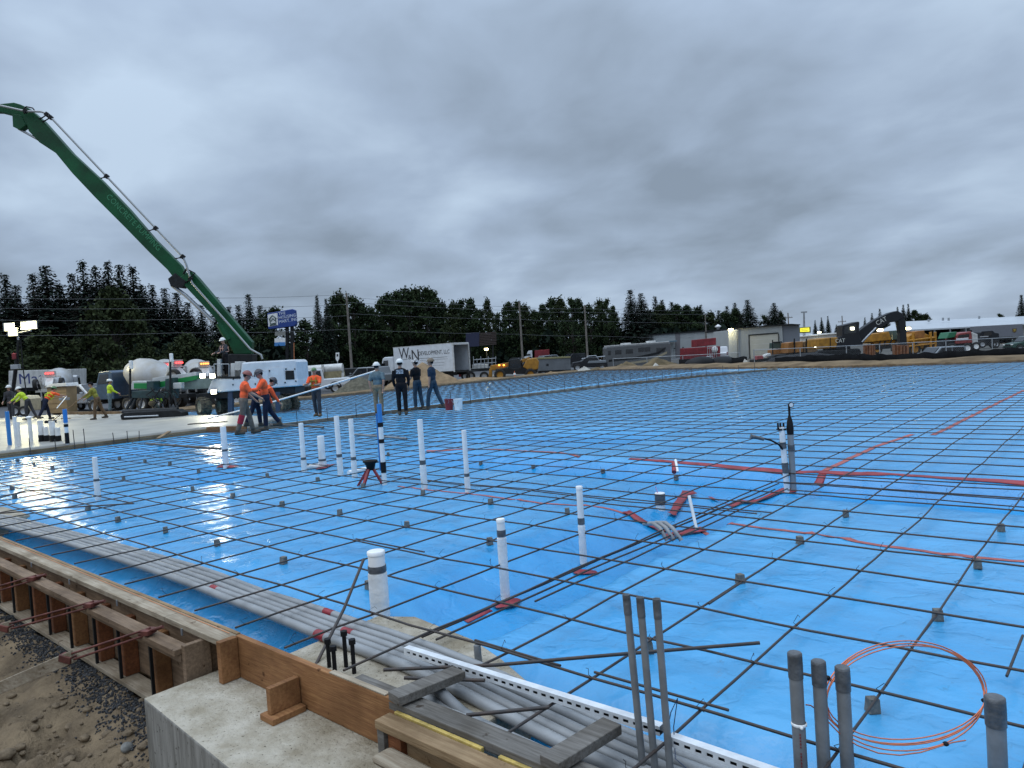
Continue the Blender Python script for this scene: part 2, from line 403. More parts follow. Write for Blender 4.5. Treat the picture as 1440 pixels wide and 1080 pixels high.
_rp.color_ramp.elements[0].position = .27; _rp.color_ramp.elements[0].color = (.45, .42, .40, 1); _rp.color_ramp.elements[1].position = .37; _rp.color_ramp.elements[1].color = (1, 1, 1, 1)
_mm = _t.nodes.new('ShaderNodeMix'); _mm.data_type = 'RGBA'; _mm.blend_type = 'MULTIPLY'; _mm.inputs[0].default_value = 1
_t.links.new(_src, _mm.inputs[6]); _t.links.new(_rp.outputs[0], _mm.inputs[7])
# pale dusty film; its mask also paints trench shade and far sheen
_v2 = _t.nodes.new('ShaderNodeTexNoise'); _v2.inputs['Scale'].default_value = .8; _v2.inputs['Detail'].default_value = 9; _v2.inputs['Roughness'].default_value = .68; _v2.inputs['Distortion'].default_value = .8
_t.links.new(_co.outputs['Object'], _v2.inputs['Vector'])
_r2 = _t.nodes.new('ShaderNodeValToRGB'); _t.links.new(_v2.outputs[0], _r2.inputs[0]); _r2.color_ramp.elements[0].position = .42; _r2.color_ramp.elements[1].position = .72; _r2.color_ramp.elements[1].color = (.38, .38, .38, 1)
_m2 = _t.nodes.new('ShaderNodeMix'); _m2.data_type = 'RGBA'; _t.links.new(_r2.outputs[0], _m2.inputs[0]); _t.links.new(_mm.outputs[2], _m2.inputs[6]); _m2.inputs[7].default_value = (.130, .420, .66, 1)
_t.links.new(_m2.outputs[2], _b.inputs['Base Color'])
_vo = _t.nodes.new('ShaderNodeTexVoronoi'); _vo.feature = 'DISTANCE_TO_EDGE'; _vo.inputs['Scale'].default_value = 1.15
_dn = _t.nodes.new('ShaderNodeTexNoise'); _dn.inputs['Scale'].default_value = 1.7; _dn.inputs['Detail'].default_value = 4; _t.links.new(_co.outputs['Object'], _dn.inputs['Vector'])
_ma = _t.nodes.new('ShaderNodeVectorMath'); _ma.operation = 'MULTIPLY_ADD'; _t.links.new(_dn.outputs['Color'], _ma.inputs[0]); _ma.inputs[1].default_value = (1.1, 1.1, 1.1); _t.links.new(_co.outputs['Object'], _ma.inputs[2]); _t.links.new(_ma.outputs[0], _vo.inputs['Vector'])
_mr = _t.nodes.new('ShaderNodeMapRange'); _mr.interpolation_type = 'SMOOTHSTEP'; _mr.inputs['From Max'].default_value = .045; _t.links.new(_vo.outputs['Distance'], _mr.inputs['Value'])
_b2 = _t.nodes.new('ShaderNodeBump'); _b2.inputs['Strength'].default_value = .28; _b2.inputs['Distance'].default_value = .012; _t.links.new(_mr.outputs[0], _b2.inputs['Height'])
_t.links.new(_b.inputs['Normal'].links[0].from_socket, _b2.inputs['Normal']); _t.links.new(_b2.outputs[0], _b.inputs['Normal'])
# muddy tread marks
_n3 = _t.nodes.new('ShaderNodeTexNoise'); _n3.inputs['Scale'].default_value = 2.4; _n3.inputs['Detail'].default_value = 10; _n3.inputs['Roughness'].default_value = .8; _t.links.new(_co.outputs['Object'], _n3.inputs['Vector'])
_r3 = _t.nodes.new('ShaderNodeValToRGB'); _t.links.new(_n3.outputs[0], _r3.inputs[0]); _r3.color_ramp.elements[0].position = .62; _r3.color_ramp.elements[1].position = .76; _r3.color_ramp.elements[1].color = (.55, .55, .55, 1)
_m3 = _t.nodes.new('ShaderNodeMix'); _m3.data_type = 'RGBA'; _t.links.new(_r3.outputs[0], _m3.inputs[0]); _t.links.new(_m2.outputs[2], _m3.inputs[6]); _m3.inputs[7].default_value = (.16, .17, .17, 1)
_t.links.new(_m3.outputs[2], _b.inputs['Base Color'])
def dust_shade(x, y):                            # dusty mottling, with trench shade and far sky sheen painted into the film
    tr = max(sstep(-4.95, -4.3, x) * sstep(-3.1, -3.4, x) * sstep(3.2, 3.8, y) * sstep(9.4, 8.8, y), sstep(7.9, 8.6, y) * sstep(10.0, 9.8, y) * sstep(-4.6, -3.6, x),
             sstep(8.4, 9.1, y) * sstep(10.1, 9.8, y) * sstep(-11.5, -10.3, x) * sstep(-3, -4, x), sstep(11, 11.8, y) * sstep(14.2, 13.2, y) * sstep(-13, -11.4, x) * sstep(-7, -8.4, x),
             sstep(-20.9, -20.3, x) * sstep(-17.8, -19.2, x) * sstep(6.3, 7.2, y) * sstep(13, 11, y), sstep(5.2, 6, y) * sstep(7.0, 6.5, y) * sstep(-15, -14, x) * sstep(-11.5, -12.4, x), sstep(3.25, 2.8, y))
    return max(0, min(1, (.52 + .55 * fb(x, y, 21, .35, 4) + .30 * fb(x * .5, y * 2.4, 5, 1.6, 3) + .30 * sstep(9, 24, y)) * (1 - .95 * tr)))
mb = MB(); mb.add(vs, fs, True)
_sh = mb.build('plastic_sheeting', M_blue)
_at = _sh.data.attributes.new('dust_shade', 'FLOAT', 'POINT'); _at.data.foreach_set('value', [dust_shade(v[0], v[1]) for v in vs])
_an = _t.nodes.new('ShaderNodeAttribute'); _an.attribute_name = 'dust_shade'
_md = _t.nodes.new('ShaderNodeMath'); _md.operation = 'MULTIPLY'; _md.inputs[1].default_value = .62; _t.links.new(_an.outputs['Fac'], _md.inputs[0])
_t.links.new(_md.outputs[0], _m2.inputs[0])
tag(_sh, 'blue plastic sheeting spread flat under the whole rebar grid', 'plastic sheeting')

# ------------------------------------------------------------------ rebar grids
S = 0.609; GX, GY = -1.00, 3.605
def barz(x, y): return .010 * fb(x, y, 11, .7, 2)
def rod(b, p, q, r, n=6, step=.9, wob=.012, seed=0.):
    p = Vector(p); q = Vector(q); L = (q - p).length; k = max(1, int(L / step)); pts = []
    sd = Vector((-(q - p).y, (q - p).x, 0)).normalized()
    for i in range(k + 1):
        t = p.lerp(q, i / k); t = t + sd * wob * noise.noise((seed * 3.1, i * .37, 1.7)); t.z += barz(t.x, t.y) + wob * .6 * noise.noise((seed * 1.3, i * .55, 9.2)); pts.append(t)
    b.tube(pts, r, n)
def rebar_mat(label, x0, x1, ylim, ylow, yhigh, keep):
    root = thing('rebar_grid', label, 'rebar grid', (0, 0, 0))
    bars = []
    i = math.ceil((x0 - GX) / S)
    while GX + S * i <= x1: bars.append(('y', GX + S * i, i)); i += 1
    j = math.ceil((ylow - GY) / S)
    while GY + S * j <= yhigh: bars.append(('x', GY + S * j, j)); j += 1
    def dist(bk):
        a, c, _ = bk
        return abs(c + 0.5) * .8 if a == 'y' else c
    bars.sort(key=dist); rest = MB()
    for n_, (a, c, i) in enumerate(bars):
        b = MB() if n_ < keep else rest
        j2 = random.uniform(-.03, .03) if n_ > 14 else 0
        fine = c if a == 'x' else abs(c)
        nn = 6 if fine < 9 else 4; st = .35 if fine < 9 else 1.0
        if a == 'y':
            rod(b, (c + j2, 2.33, 0.0), (c + j2 + random.uniform(-.02, .02), min(yback(c) - .3, ylim), 0.0), .0074, nn, st, .02, i + .5)
        else:
            rod(b, (x0 + .25, c + j2, .013), (min(x1, 6), c + j2, .013), .0074, nn, st, .02, i + 91.5)
        if n_ < keep: b.build('bar', M_steel, root)
    if rest.v: tag(rest.build('bar', M_steel, root), kind='stuff')
    return root
near = rebar_mat('wide near grid of dark steel rebar tied over bright blue sheeting', -20.9, 4.5, 60, 2.6, 40, 100)
rebar_mat('farther grid of dark rebar on pale sheeting beyond the bulkhead board', -36.4, -21.3, 60, 15.2, 52, 80)
ties = MB()
for i in range(-9, 5):
    for j in range(-2, 9):
        x = GX + S * i; y = GY + S * j
        if random.random() < .75:
            a = random.uniform(0, 6.28); h = random.uniform(.02, .055)
            p = Vector((x + .005, y, .02 + barz(x, y)))
            ties.tube([p + Vector((.012, .012, -.02)), p + Vector((-.012, -.012, .012)), p + Vector((math.cos(a) * .02, math.sin(a) * .02, h)), p + Vector((math.cos(a) * .035, math.sin(a) * .035, h * random.uniform(.5, 1.2)))], .0016, 4)
tag(ties.build('tie_wire', M_blk, near), kind='stuff')

# loose and doubled bars
def loose(label, pts, r=.0095, group=None):
    b = MB(); b.tube(pts, r, 8); return tag(b.build('loose_rebar', M_steel), label, 'rebar', group)
loose('rebar leaning from the concrete pad against the thick white capped pipe', [(-3.86, 2.42, -.10), (-4.05, 2.78, .1), (-4.27, 3.13, .315)], .0105)
loose('long loose rebar lying askew across the grid toward the three thin conduits', [G(540, 947, .015) + Vector((0, 0, .02)), G(700, 935, .04), G(860, 921, .045), G(1068, 904, .045)], .0105)
dbl = 'extra rebar doubled up along the short trench by the white pipes'
for dx, dz, y0, y1 in ((-.045, -.02, 2.95, 8.6), (.03, -.035, 3.0, 8.3), (-.11, -.05, 3.4, 7.9), (.10, -.055, 3.9, 8.5)):
    b = MB(); rod(b, (-3.44 + dx, y0, dz), (-3.36 + dx, y1, dz - .01), (.0074), 6, .4, .02, dx * 70); tag(b.build('doubled_rebar', M_steel), dbl, 'rebar', 'trench bars by the white pipes')
for dy, dz, x0, x1 in ((8.35, -.05, -3.2, 4.4), (8.75, -.06, -3.4, 4.4), (9.2, -.05, -3.6, 4.4), (7.0, -.03, -9.5, -3.0), (7.14, -.04, -8.9, -2.9)):
    b = MB(); rod(b, (x0, dy, dz), (x1, dy, dz), .0068, 6, .5, .03, dy * 9); tag(b.build('trench_rebar', M_steel), 'extra rebar laid low across the trench behind the standpipes', 'rebar', 'cross trench bars')
lap = 'short lap splice of doubled rebar tied in the near grid'
for (xa, ya, xb, yb) in ((-3.1, 3.02, -2.45, 3.02), (-1.02, 4.0, -1.02, 4.75), (-4.9, 4.23, -5.9, 4.23), (-2.22, 4.3, -2.22, 5.1), (-2.25, 3.05, -1.5, 3.05), (.03 - S, 4.1, .03 - S, 4.7), (-9.2, 4.80, -7.9, 4.80), (-6.7, 5.45, -5.7, 5.45)):
    b = MB(); o_ = .02; rod(b, (xa + (o_ if xa == xb else 0), ya + (o_ if ya == yb else 0), .008), (xb + (o_ if xa == xb else 0), yb + (o_ if ya == yb else 0), .008), .007, 6, .4, .005, xa); tag(b.build('lap_bar', M_steel), lap, 'rebar', 'lap splices in the near grid')
for pts in ([(0, 702), (60, 678), (180, 712), (190, 708)], [(0, 700), (75, 683), (243, 694)], [(150, 712), (270, 708), (288, 695)]):
    pass
loose('curved loose rebar ends crossing the grid beside the slim white pipe at left', [G(0, 700, .03), G(40, 689, .04), G(110, 692, .04), G(188, 708, .03)], .009)
loose('straight loose rebar lying over the grid in front of the slim white pipe at left', [G(0, 722, .04), G(90, 714, .045), G(188, 708, .04)], .009)

# mortar spacers under the bars
brick = MB(); brick.box((0, 0, 0), (.056, .056, .07), taper=.86)
BR = [(399, 793), (478, 724), (572.5, 742), (397, 712), (689, 766), (595, 696), (690, 709), (511, 686), (447, 677), (376, 671), (676, 653), (519, 828),
      (305.5, 768), (233, 749), (166, 734), (124, 718), (21, 701), (17, 689), (327.5, 700), (271, 690), (174, 675), (135, 670), (101, 665), (74, 660), (48, 654), (25, 649.5), (168, 646), (204, 651), (239, 654), (279, 659.5),
      (750, 659.5), (848, 665), (951, 675), (798, 723), (1041, 820), (1189.5, 727), (1125, 765), (1408, 747.5), (1375, 799), (1319, 872), (1227.5, 1001), (546, 641), (912, 918)]
b0 = None
for k, (px, py) in enumerate(BR):
    p = GM(px, py); p.z = mz(p.x, p.y) + .034
    if b0 is None:
        o = b0 = brick.build('mortar_spacer', M_brick, bevel=.004); tag(o, 'small grey mortar block propping up the rebar grid', 'spacer block', 'mortar blocks under the rebar')
    else: o = b0.copy(); COL.objects.link(o)
    o.location = p; o.rotation_euler = (random.uniform(-.05, .05), random.uniform(-.05, .05), random.uniform(0, 1.5))

# ------------------------------------------------------------------ red seam tape on the sheeting
def strip(name, label, pts, wd, m=M_red, lift=.006, ragged=0., group=None, cat='tape'):
    P = []
    for a, b in zip(pts, pts[1:]):
        L = math.hypot(b[0] - a[0], b[1] - a[1]); k = max(1, int(L / .07))
        P += [(a[0] + (b[0] - a[0]) * i / k, a[1] + (b[1] - a[1]) * i / k) for i in range(k)]
    P.append(pts[-1]); vs = []; fs = []
    for i, (x, y) in enumerate(P):
        a = P[max(0, i - 1)]; c = P[min(len(P) - 1, i + 1)]; dx, dy = c[0] - a[0], c[1] - a[1]; l = math.hypot(dx, dy) or 1
        nx, ny = -dy / l, dx / l; rg = ragged * noise.noise((x * 9, y * 9, 3))
        for s_ in (-1, -.33, .33, 1):
            X_, Y_ = x + nx * (wd / 2 + rg) * s_, y + ny * (wd / 2 + rg) * s_; vs.append((X_, Y_, mz(X_, Y_) + lift + abs(ragged) * .5 * (1 + noise.noise((X_ * 14, Y_ * 14, 8)))))
    n = len(P)
    for i in range(n - 1):
        for s_ in range(3): a = i * 4 + s_; fs.append((a, a + 1, a + 5, a + 4))
    b = MB(); b.add(vs, fs, True); o = b.build(name, m)
    so = o.modifiers.new('thickness', 'SOLIDIFY'); so.thickness = .002; so.offset = 1
    return tag(o, label, cat, group)
def gxy(*pts, z=-.09): return [tuple(GM(px, py)[:2]) for px, py in pts]
strip('seam_tape', 'wide red seam tape along the back lip of the right hand trench', gxy((885, 645), (1000, 654), (1160, 664), (1300, 674), (1440, 680), (1520, 687)), .075)
strip('seam_tape', 'short red tape branch joining the wide trench tape behind the twin standpipes', gxy((1158, 664), (1150, 683)), .10)
strip('seam_tape', 'faded red tape running away from the trench tape to the far right', gxy((1160, 662), (1232, 628), (1283, 611)), .085, M_redp)
strip('seam_tape', 'dashed faded red tape continuing toward the far right edge', gxy((1312, 612), (1365, 586), (1395, 571), (1440, 549)), .085, M_redp)
strip('seam_tape', 'thin red tape between the row of white pipes and the torn tape patch', gxy((560, 684), (600, 689), (680, 697), (760, 708), (830, 712), (882, 724)), .045, M_redp)
strip('seam_tape', 'narrow red tape curving right from the conduit stub patch', gxy((985, 745), (1030, 737), (1100, 746), (1240, 768), (1340, 780), (1440, 790), (1500, 797)), .055, M_redp)
strip('seam_tape', 'thin red tape seam far behind the row of white pipes', gxy((600, 634), (695, 632), (790, 637), (815, 645)), .06, M_redp)
strip('tape_patch', 'crumpled red tape patch at the conduit bend', gxy((880, 722), (905, 736), (935, 750)), .09, ragged=.035)
strip('tape_patch', 'crumpled red tape patch under the thin post by the conduit bend', gxy((938, 757), (965, 750), (990, 747)), .12, ragged=.04)
strip('tape_patch', 'red tape flap standing beside the short capped pipe', gxy((945, 728), (955, 712), (965, 698), (978, 696)), .085, ragged=.025, lift=.03)
strip('tape_patch', 'red tape wrapped along the trench to the twin standpipes', gxy((1000, 703), (1040, 706), (1080, 700), (1120, 692)), .08, ragged=.03)
strip('tape_patch', 'red tape scrap at the foot of the middle white pipe', gxy((695, 856), (730, 846)), .075, ragged=.03)
strip('tape_patch', 'long red tape scrap between the doubled trench bars', gxy((655, 875), (690, 858)), .05)
strip('tape_patch', 'red tape scrap at the foot of the tall right white pipe', gxy((806, 806), (840, 807)), .08, ragged=.03)
strip('tape_patch', 'red tape at the foot of the far left tall pipe', gxy((308, 656), (333, 657)), .12, ragged=.03)
strip('tape_patch', 'red tape at the foot of the stubby pipe with elbow', gxy((448, 661), (466, 655)), .16, ragged=.04)

# ------------------------------------------------------------------ concrete footing pads, conduits, strut
pad = MB(); pad.add([(x, y, z) for z in (-.7, -.092) for x, y in ((-4.15, 2.29), (-4.2, 3.16), (-3.95, 3.30), (-3.3, 3.22), (-2.95, 3.10), (-2.50, 2.90), (-2.5, 2.29))],
    [tuple(range(7))[::-1], tuple(range(7, 14))] + [(i, (i + 1) % 7, 7 + (i + 1) % 7, 7 + i) for i in range(7)])
tag(pad.build('footing_pad', M_conc, bevel=.01), 'grey concrete footing pad under the conduits beside the anchor bolts', 'footing')
pad = MB(); pad.box((-12.6, 2.75, -.30), (1.3, .75, .40)); tag(pad.build('footing_pad', M_conc, bevel=.02), 'far concrete footing pad under the left end of the conduits', 'footing')
lie = 'grey plastic conduit lying in the bundle along the wooden form'
for k, (y0, y1, r) in enumerate(((2.66, 2.46, .033), (2.735, 2.535, .026), (2.80, 2.60, .026), (2.865, 2.665, .026), (2.93, 2.73, .026))):
    b = MB(); pts = []
    for i in range(34):
        t = i / 33; x = -14.5 + 14.2 * t; y = y0 - .12 + .25 * sstep(0, .5, t) - .12 * sstep(.56, .74, t) - .16 * sstep(.75, .93, t)
        pts.append((x, y + .01 * nz(x, k, 2, .9), -.095 + .034 * sstep(.62, .71, t) + .012 * nz(x, k * 3, 5, .8) - .04 * sstep(.25, 0, t) - .04 * sstep(.80, .92, t)))
    b.tube(pts, r, 12); o = tag(b.build('conduit', M_pvcg), lie, 'conduit', 'conduits lying along the form')
    for f_ in ((.728,), (.60,), (.735,), (), (.705,))[k]:
        i = f_ * 33; i0 = int(i); p = Vector(pts[i0]).lerp(Vector(pts[i0 + 1]), i - i0); d = (Vector(pts[i0 + 1]) - Vector(pts[i0])).normalized()
        b = MB(); b.tube([p - d * .055, p + d * .055], r * 1.03, 12); b.build('joint_tape', M_red, o)
for px in ((-3.2, 2.62), (-2.8, 2.52)): pass
b = MB(); b.tube([(-3.0, 2.46, -.06), (-2.5, 2.42, -.07), (-2.0, 2.40, -.08), (-1.2, 2.38, -.09)], .038, 12); tag(b.build('conduit', M_pvcg), 'thick grey conduit resting low behind the weathered plank', 'conduit')
b = MB(); b.tube([(-2.92, 2.50, -.02), (-2.84, 2.46, .02), (-2.62, 2.44, -.05), (-2.2, 2.40, -.09)], .03, 10); tag(b.build('conduit', M_pvcg2), 'bent grey conduit elbow beside the short plank blocks', 'conduit')
b = MB(); b.tube([(-3.02, 2.98, -.12), (-3.03, 2.985, .01)], .022, 10); tag(b.build('conduit_stub', M_pvcg2), 'short grey conduit stub standing on the footing pad', 'conduit')
for (p, q, lab) in (((-3.27, 2.65, .045), (-1.63, 2.69, .045), 'long white slotted strut channel holding the three thin conduits'), ((-1.57, 2.66, .035), (-.45, 2.64, .035), 'second white slotted strut channel toward the lower right corner')):
    t = thing('strut_channel', lab, 'strut channel', p, math.atan2(q[1] - p[1], q[0] - p[0])); L = math.hypot(q[0] - p[0], q[1] - p[1])
    b = MB(); hw, h = .021, .021
    b.span((0, -hw, h - .003), (L, hw, h)); b.span((0, hw - .003, -h), (L, hw, h - .003))
    n = int(L / .05); hole = MB()
    # front flange with a row of slots cut right through
    zs = (-h, -.007, .007, h - .003)
    b.span((0, -hw, zs[0]), (L, -hw + .003, zs[1])); b.span((0, -hw, zs[2]), (L, -hw + .003, zs[3]))
    for i in range(n):
        x0 = L * i / n; b.span((x0, -hw, zs[1]), (x0 + L / n * .45, -hw + .003, zs[2]))
    b.build('channel', M_strut, t)
    b = MB(); b.span((.0, -hw + .004, -h + .001), (L, hw - .004, -h + .004)); b.build('channel_lip', M_dark, t)
def vpipe(name, label, x, y, z0, z1, r, m, lean=(0, 0), bands=(), cap=True, group=None, wrap=None, capm=None, cat='pipe'):
    t = thing(name, label, cat, (x, y, z0), 0, group); h = z1 - z0
    f = lambda s_: (lean[0] * s_, lean[1] * s_, h * s_)
    n = 18 if math.hypot(x, y) < 9 else 10
    b = MB(); b.tube([f(0), f(.5), f(.985), f(1)], [r, r, r, r * .96], n); b.build('pipe', m, t)
    if cap:
        b = MB(); b.tube([f(1 - .02 / h), f(1 + .006 / h), f(1 + .010 / h)], [r * 1.07, r * 1.07, r * .92], n); b.build('cap', capm or M_pvcw, t)
    for a, c, mm in bands:
        b = MB(); b.tube([f(a), f((a + c) / 2), f(c)], [r * 1.09, r * 1.11, r * 1.09], n); b.build('tape_band', mm, t)
    if wrap:
        pts = [f(wrap[0] + (wrap[1] - wrap[0]) * i / 9) for i in range(10)]
        b = MB(); b.tube(pts, [r * (1.14 + .06 * nz(i, x * 7, y, 1.3)) for i in range(10)], n); b.build('foam_wrap', M_wrap, t)
    return t
for i, (x, y, zt, k) in enumerate(((-1.675, 2.60, .655, 0), (-1.615, 2.60, .65, 1), (-1.555, 2.62, .645, 2))):
    vpipe('thin_conduit', ('left', 'middle', 'right')[i] + 'most of the three thin grey conduits leaning in front of the strut', x, y, -.2, zt, .0155, M_pvcg2, (-.03, .012 * (i - 1)), ((.90, 1.0, M_tape),), False, 'three thin conduits by the strut', cat='conduit')
for i, (x, y, zt) in enumerate(((-1.105, 2.88, .425), (-1.03, 2.93, .39), (-.955, 2.98, .365))):
    t = vpipe('thick_conduit', ('printed thick grey conduit with white cable tie, left of the copper coil', 'thick grey conduit touching the left side of the copper coil', 'thick grey conduit standing inside the copper coil')[i], x, y, -.25, zt, .0268, M_pvcg2, (-.004, 0), ((.86, 1.0, M_tape),), True, 'thick conduits by the copper coil', capm=M_tape, cat='conduit')
    if i == 0:
        b = MB(); b.lathe([(.0275, .385), (.031, .388), (.031, .396), (.0275, .399)], n=16); b.ell((.02, -.027, .39), (.007, .006, .007)); b.build('cable_tie', M_pvcw, t)
        b = MB()
        for q in range(22):
            if q % 6 != 5: b.box((.012, -.0252, .36 - q * .013), (.005, .002, .006 + .003 * (q % 2)), rz=.35)
        b.build('printed_marking', mat('red print', (.18, .03, .03), .6), t)
vpipe('thick_conduit', 'thick grey conduit in the lower right corner beside the coil', -.49, 3.31, -.3, .235, .0345, M_pvcg2, (-.003, 0), ((.80, .99, M_tape),), True, capm=M_tape, cat='conduit')
# copper coil: loops of wire hung between the conduits
c0 = AT(1272, 978, 3.0)
t = thing('wire_coil', 'round coil of bare copper wire tied between grey conduits', 'wire coil', c0)
def cp(px, py): return AT(px, py, 2.98 + .0012 * (985 - py)) - c0
def loop(cx_, cy_, rx_, rt_, rb_, sk=0., a0=0, a1=360): return [cp(cx_ + rx_ * math.cos(R(a)) + sk * math.sin(R(a)), cy_ - (rt_ if math.sin(R(a)) > 0 else rb_) * math.sin(R(a))) for a in range(a0, a1 + 1, 8)]
for L_ in (loop(1272, 982, 113, 81, 66, 4), loop(1273, 984, 111, 79, 72, 3), loop(1275, 980, 112, 72, 60, 10), loop(1271, 983, 114, 78, 63, 6)):
    b = MB(); b.tube(L_[:-1], .0028, 7, closed=True); b.build('wire_loop', M_copper, t)
b = MB(); b.tube([cp(*p) for p in ((1133, 991), (1140, 992), (1150, 999), (1162, 1012), (1180, 1031), (1205, 1048), (1235, 1059), (1265, 1062), (1295, 1058), (1320, 1050), (1340, 1044), (1358, 1041))], .0028, 7); b.build('wire_end', M_copper, t)
for px, py in ((1164, 953), (1384, 985), (1330, 1046)):
    p = cp(px, py); b = MB(); b.ell(p, (.012, .012, .009), 8, 6); b.build('tie', M_blk, t)

# ------------------------------------------------------------------ wooden edge form on the left
fm = thing('edge_form', 'long wooden edge form with studs and whaler along the left', 'concrete form', (-4.4, 2.1, 0))
def P_(b, name, m, bv=.004): return b.build(name, m, fm, bevel=bv)
ox, oy = -4.4, 2.1
for x0, x1 in ((-40, -9.4), (-9.395, -7.0), (-6.995, -5.25), (-5.245, -4.44)):
    b = MB(); b.span((x0 - ox, 2.12 - oy, -.012), (x1 - ox, 2.235 - oy, .028)); P_(b, 'top_plate', M_wpale)
b = MB(); b.span((-40 - ox, 2.238 - oy, -.62), (-4.46 - ox, 2.268 - oy, .031)); P_(b, 'form_panel', M_wtan)
for x0, x1 in ((-40, -9.0), (-8.995, -6.3), (-6.295, -5.3), (-5.295, -4.74)):
    b = MB(); b.span((x0 - ox, 1.955 - oy, -.085), (x1 - ox, 2.06 - oy, -.045)); b.span((x0 - ox, 1.99 - oy, -.135), (x1 - ox, 2.055 - oy, -.087)); P_(b, 'whaler', M_wmud)
b = MB(); b.span((-40 - ox, 2.02 - oy, -.58), (-4.72 - ox, 2.16 - oy, -.545)); P_(b, 'bottom_plate', M_wpale)
b = MB(); b.span((-40 - ox, 2.175 - oy, -.54), (-4.72 - ox, 2.236 - oy, -.014)); P_(b, 'backing_board', M_wmud)
x = -4.78
k = 0
while x > -13.5:
    b = MB(); b.span((x - .075 - ox, 2.068 - oy, -.543), (x - ox, 2.172 - oy, -.10)); P_(b, 'stud', M_wdark if k % 3 != 1 else M_wnew)
    b = MB(); b.span((x - .02 - ox, 2.03 - oy, -.75), (x - ox, 2.05 - oy, -.137)); P_(b, 'stake', M_dark, 0)
    if k % 2 == 0: b = MB(); b.span((x - .2 - ox, 2.11 - oy, -.045), (x - .185 - ox, 2.118 - oy, .0)); P_(b, 'nail_strap', M_galv, 0)
    x -= .54 + .05 * math.sin(k * 2.3); k += 1
b = MB(); b.tube([(-30 - ox, 2.215 - oy, .034), (-4.5 - ox, 2.213 - oy, .034)], .0022, 5); P_(b, 'string_line', mat('orange string', (.55, .17, .03), .6), 0)
b = MB(); b.span((-4.735 - ox, 2.0 - oy, -.56), (-4.69 - ox, 2.172 - oy, -.02)); P_(b, 'end_stud', M_wmud)
def kicker(label, a, mid, c):
    t = thing('form_brace', label, 'brace', a); a, mid, c = (Vector(v) for v in (a, mid, c)); L = lambda v: v - a
    b = MB(); b.bar(L(mid), L(c), .038, .085); b.build('brace_board', M_wpale, t, bevel=.003)
    d = (mid - a).normalized(); sd = Vector((0, 0, 1)).cross(d).normalized(); up = d.cross(sd)
    b = MB()
    for s_ in (-1, 1): b.tube([L(a + up * .018 * s_), L(mid + up * .022 * s_ + d * .12)], .008, 7)
    b.tube([L(a - d * .10), L(a + d * .1)], .012, 8)
    b.build('turnbuckle_rods', M_rust, t)
    b = MB(); b.box(L(a + d * .02), (.06, .09, .035), rz=math.atan2(d.y, d.x)); b.build('top_bracket', M_rust, t, bevel=.004)
    b = MB(); b.box(L(mid + d * .05), (.10, .06, .05), rz=math.atan2(d.y, d.x), ry=-.2); b.build('board_bracket', M_rust, t, bevel=.004)
    return t
kicker('rusty turnbuckle brace with grey board nearest the concrete block', (-5.16, 1.99, -.01), (-5.74, 1.68, -.21), (-6.9, 1.02, -.72))
kicker('rusty turnbuckle brace with grey board, second from the concrete block', (-6.2, 1.99, -.01), (-6.9, 1.60, -.20), (-8.2, .9, -.62))
kicker('red turnbuckle brace at the left edge of the photo', (-7.6, 1.99, -.02), (-8.3, 1.55, -.22), (-9.6, .8, -.60))

# concrete block with form board, cleat
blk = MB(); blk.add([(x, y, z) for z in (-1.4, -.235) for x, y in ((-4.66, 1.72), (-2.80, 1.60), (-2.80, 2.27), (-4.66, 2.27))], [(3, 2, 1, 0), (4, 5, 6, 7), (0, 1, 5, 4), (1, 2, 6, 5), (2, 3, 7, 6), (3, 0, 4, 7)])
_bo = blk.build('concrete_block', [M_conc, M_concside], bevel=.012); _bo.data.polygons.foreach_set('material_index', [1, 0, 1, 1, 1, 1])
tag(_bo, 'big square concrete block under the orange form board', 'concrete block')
t = thing('form_board', 'orange form board with pale strip standing on the concrete block', 'form board', (-4.43, 2.235, -.2))
b = MB(); b.span((0, -.02, -.033), (1.58, .018, .235)); b.build('board', M_wnew, t, bevel=.004)
b = MB(); b.span((0, .021, -.05), (1.58, .052, .20)); b.build('backing_strip', M_wtan, t, bevel=.003)
b = MB(); b.span((1.02, -.019, .237), (1.50, .016, .243)); b.build('pale_strip', M_wpale, t)
b = MB(); b.span((-.02, -.14, -.033), (.03, -.022, .232)); b.build('end_block', M_wnew, t, bevel=.004)
t = thing('wooden_cleat', 'small orange wooden cleat bracing the board on the block', 'cleat', (-3.72, 2.21, -.235))
b = MB(); b.span((-.02, -.19, .036), (.02, -.002, .185)); b.build('upright', M_wnew, t, bevel=.003)
b = MB(); b.span((-.06, -.215, 0), (.075, -.004, .034)); b.build('base_plate', M_wnew, t, bevel=.003)
for k, (x, y, zt) in enumerate(((-3.745, 2.44, .075), (-3.63, 2.40, .07), (-3.66, 2.50, .12), (-3.54, 2.47, .105))):
    t = thing('anchor_bolt', 'black threaded anchor bolt with nut standing behind the form board', 'anchor bolt', (x, y, -.105), 0, 'four black anchor bolts')
    b = MB(); b.cyl((0, 0, 0), (0, 0, zt + .105), .0125, n=10); b.build('rod', M_blk, t)
    b = MB(); b.cyl((0, 0, zt + .083), (0, 0, zt + .112), .022, n=6); b.build('nut', M_blk, t)
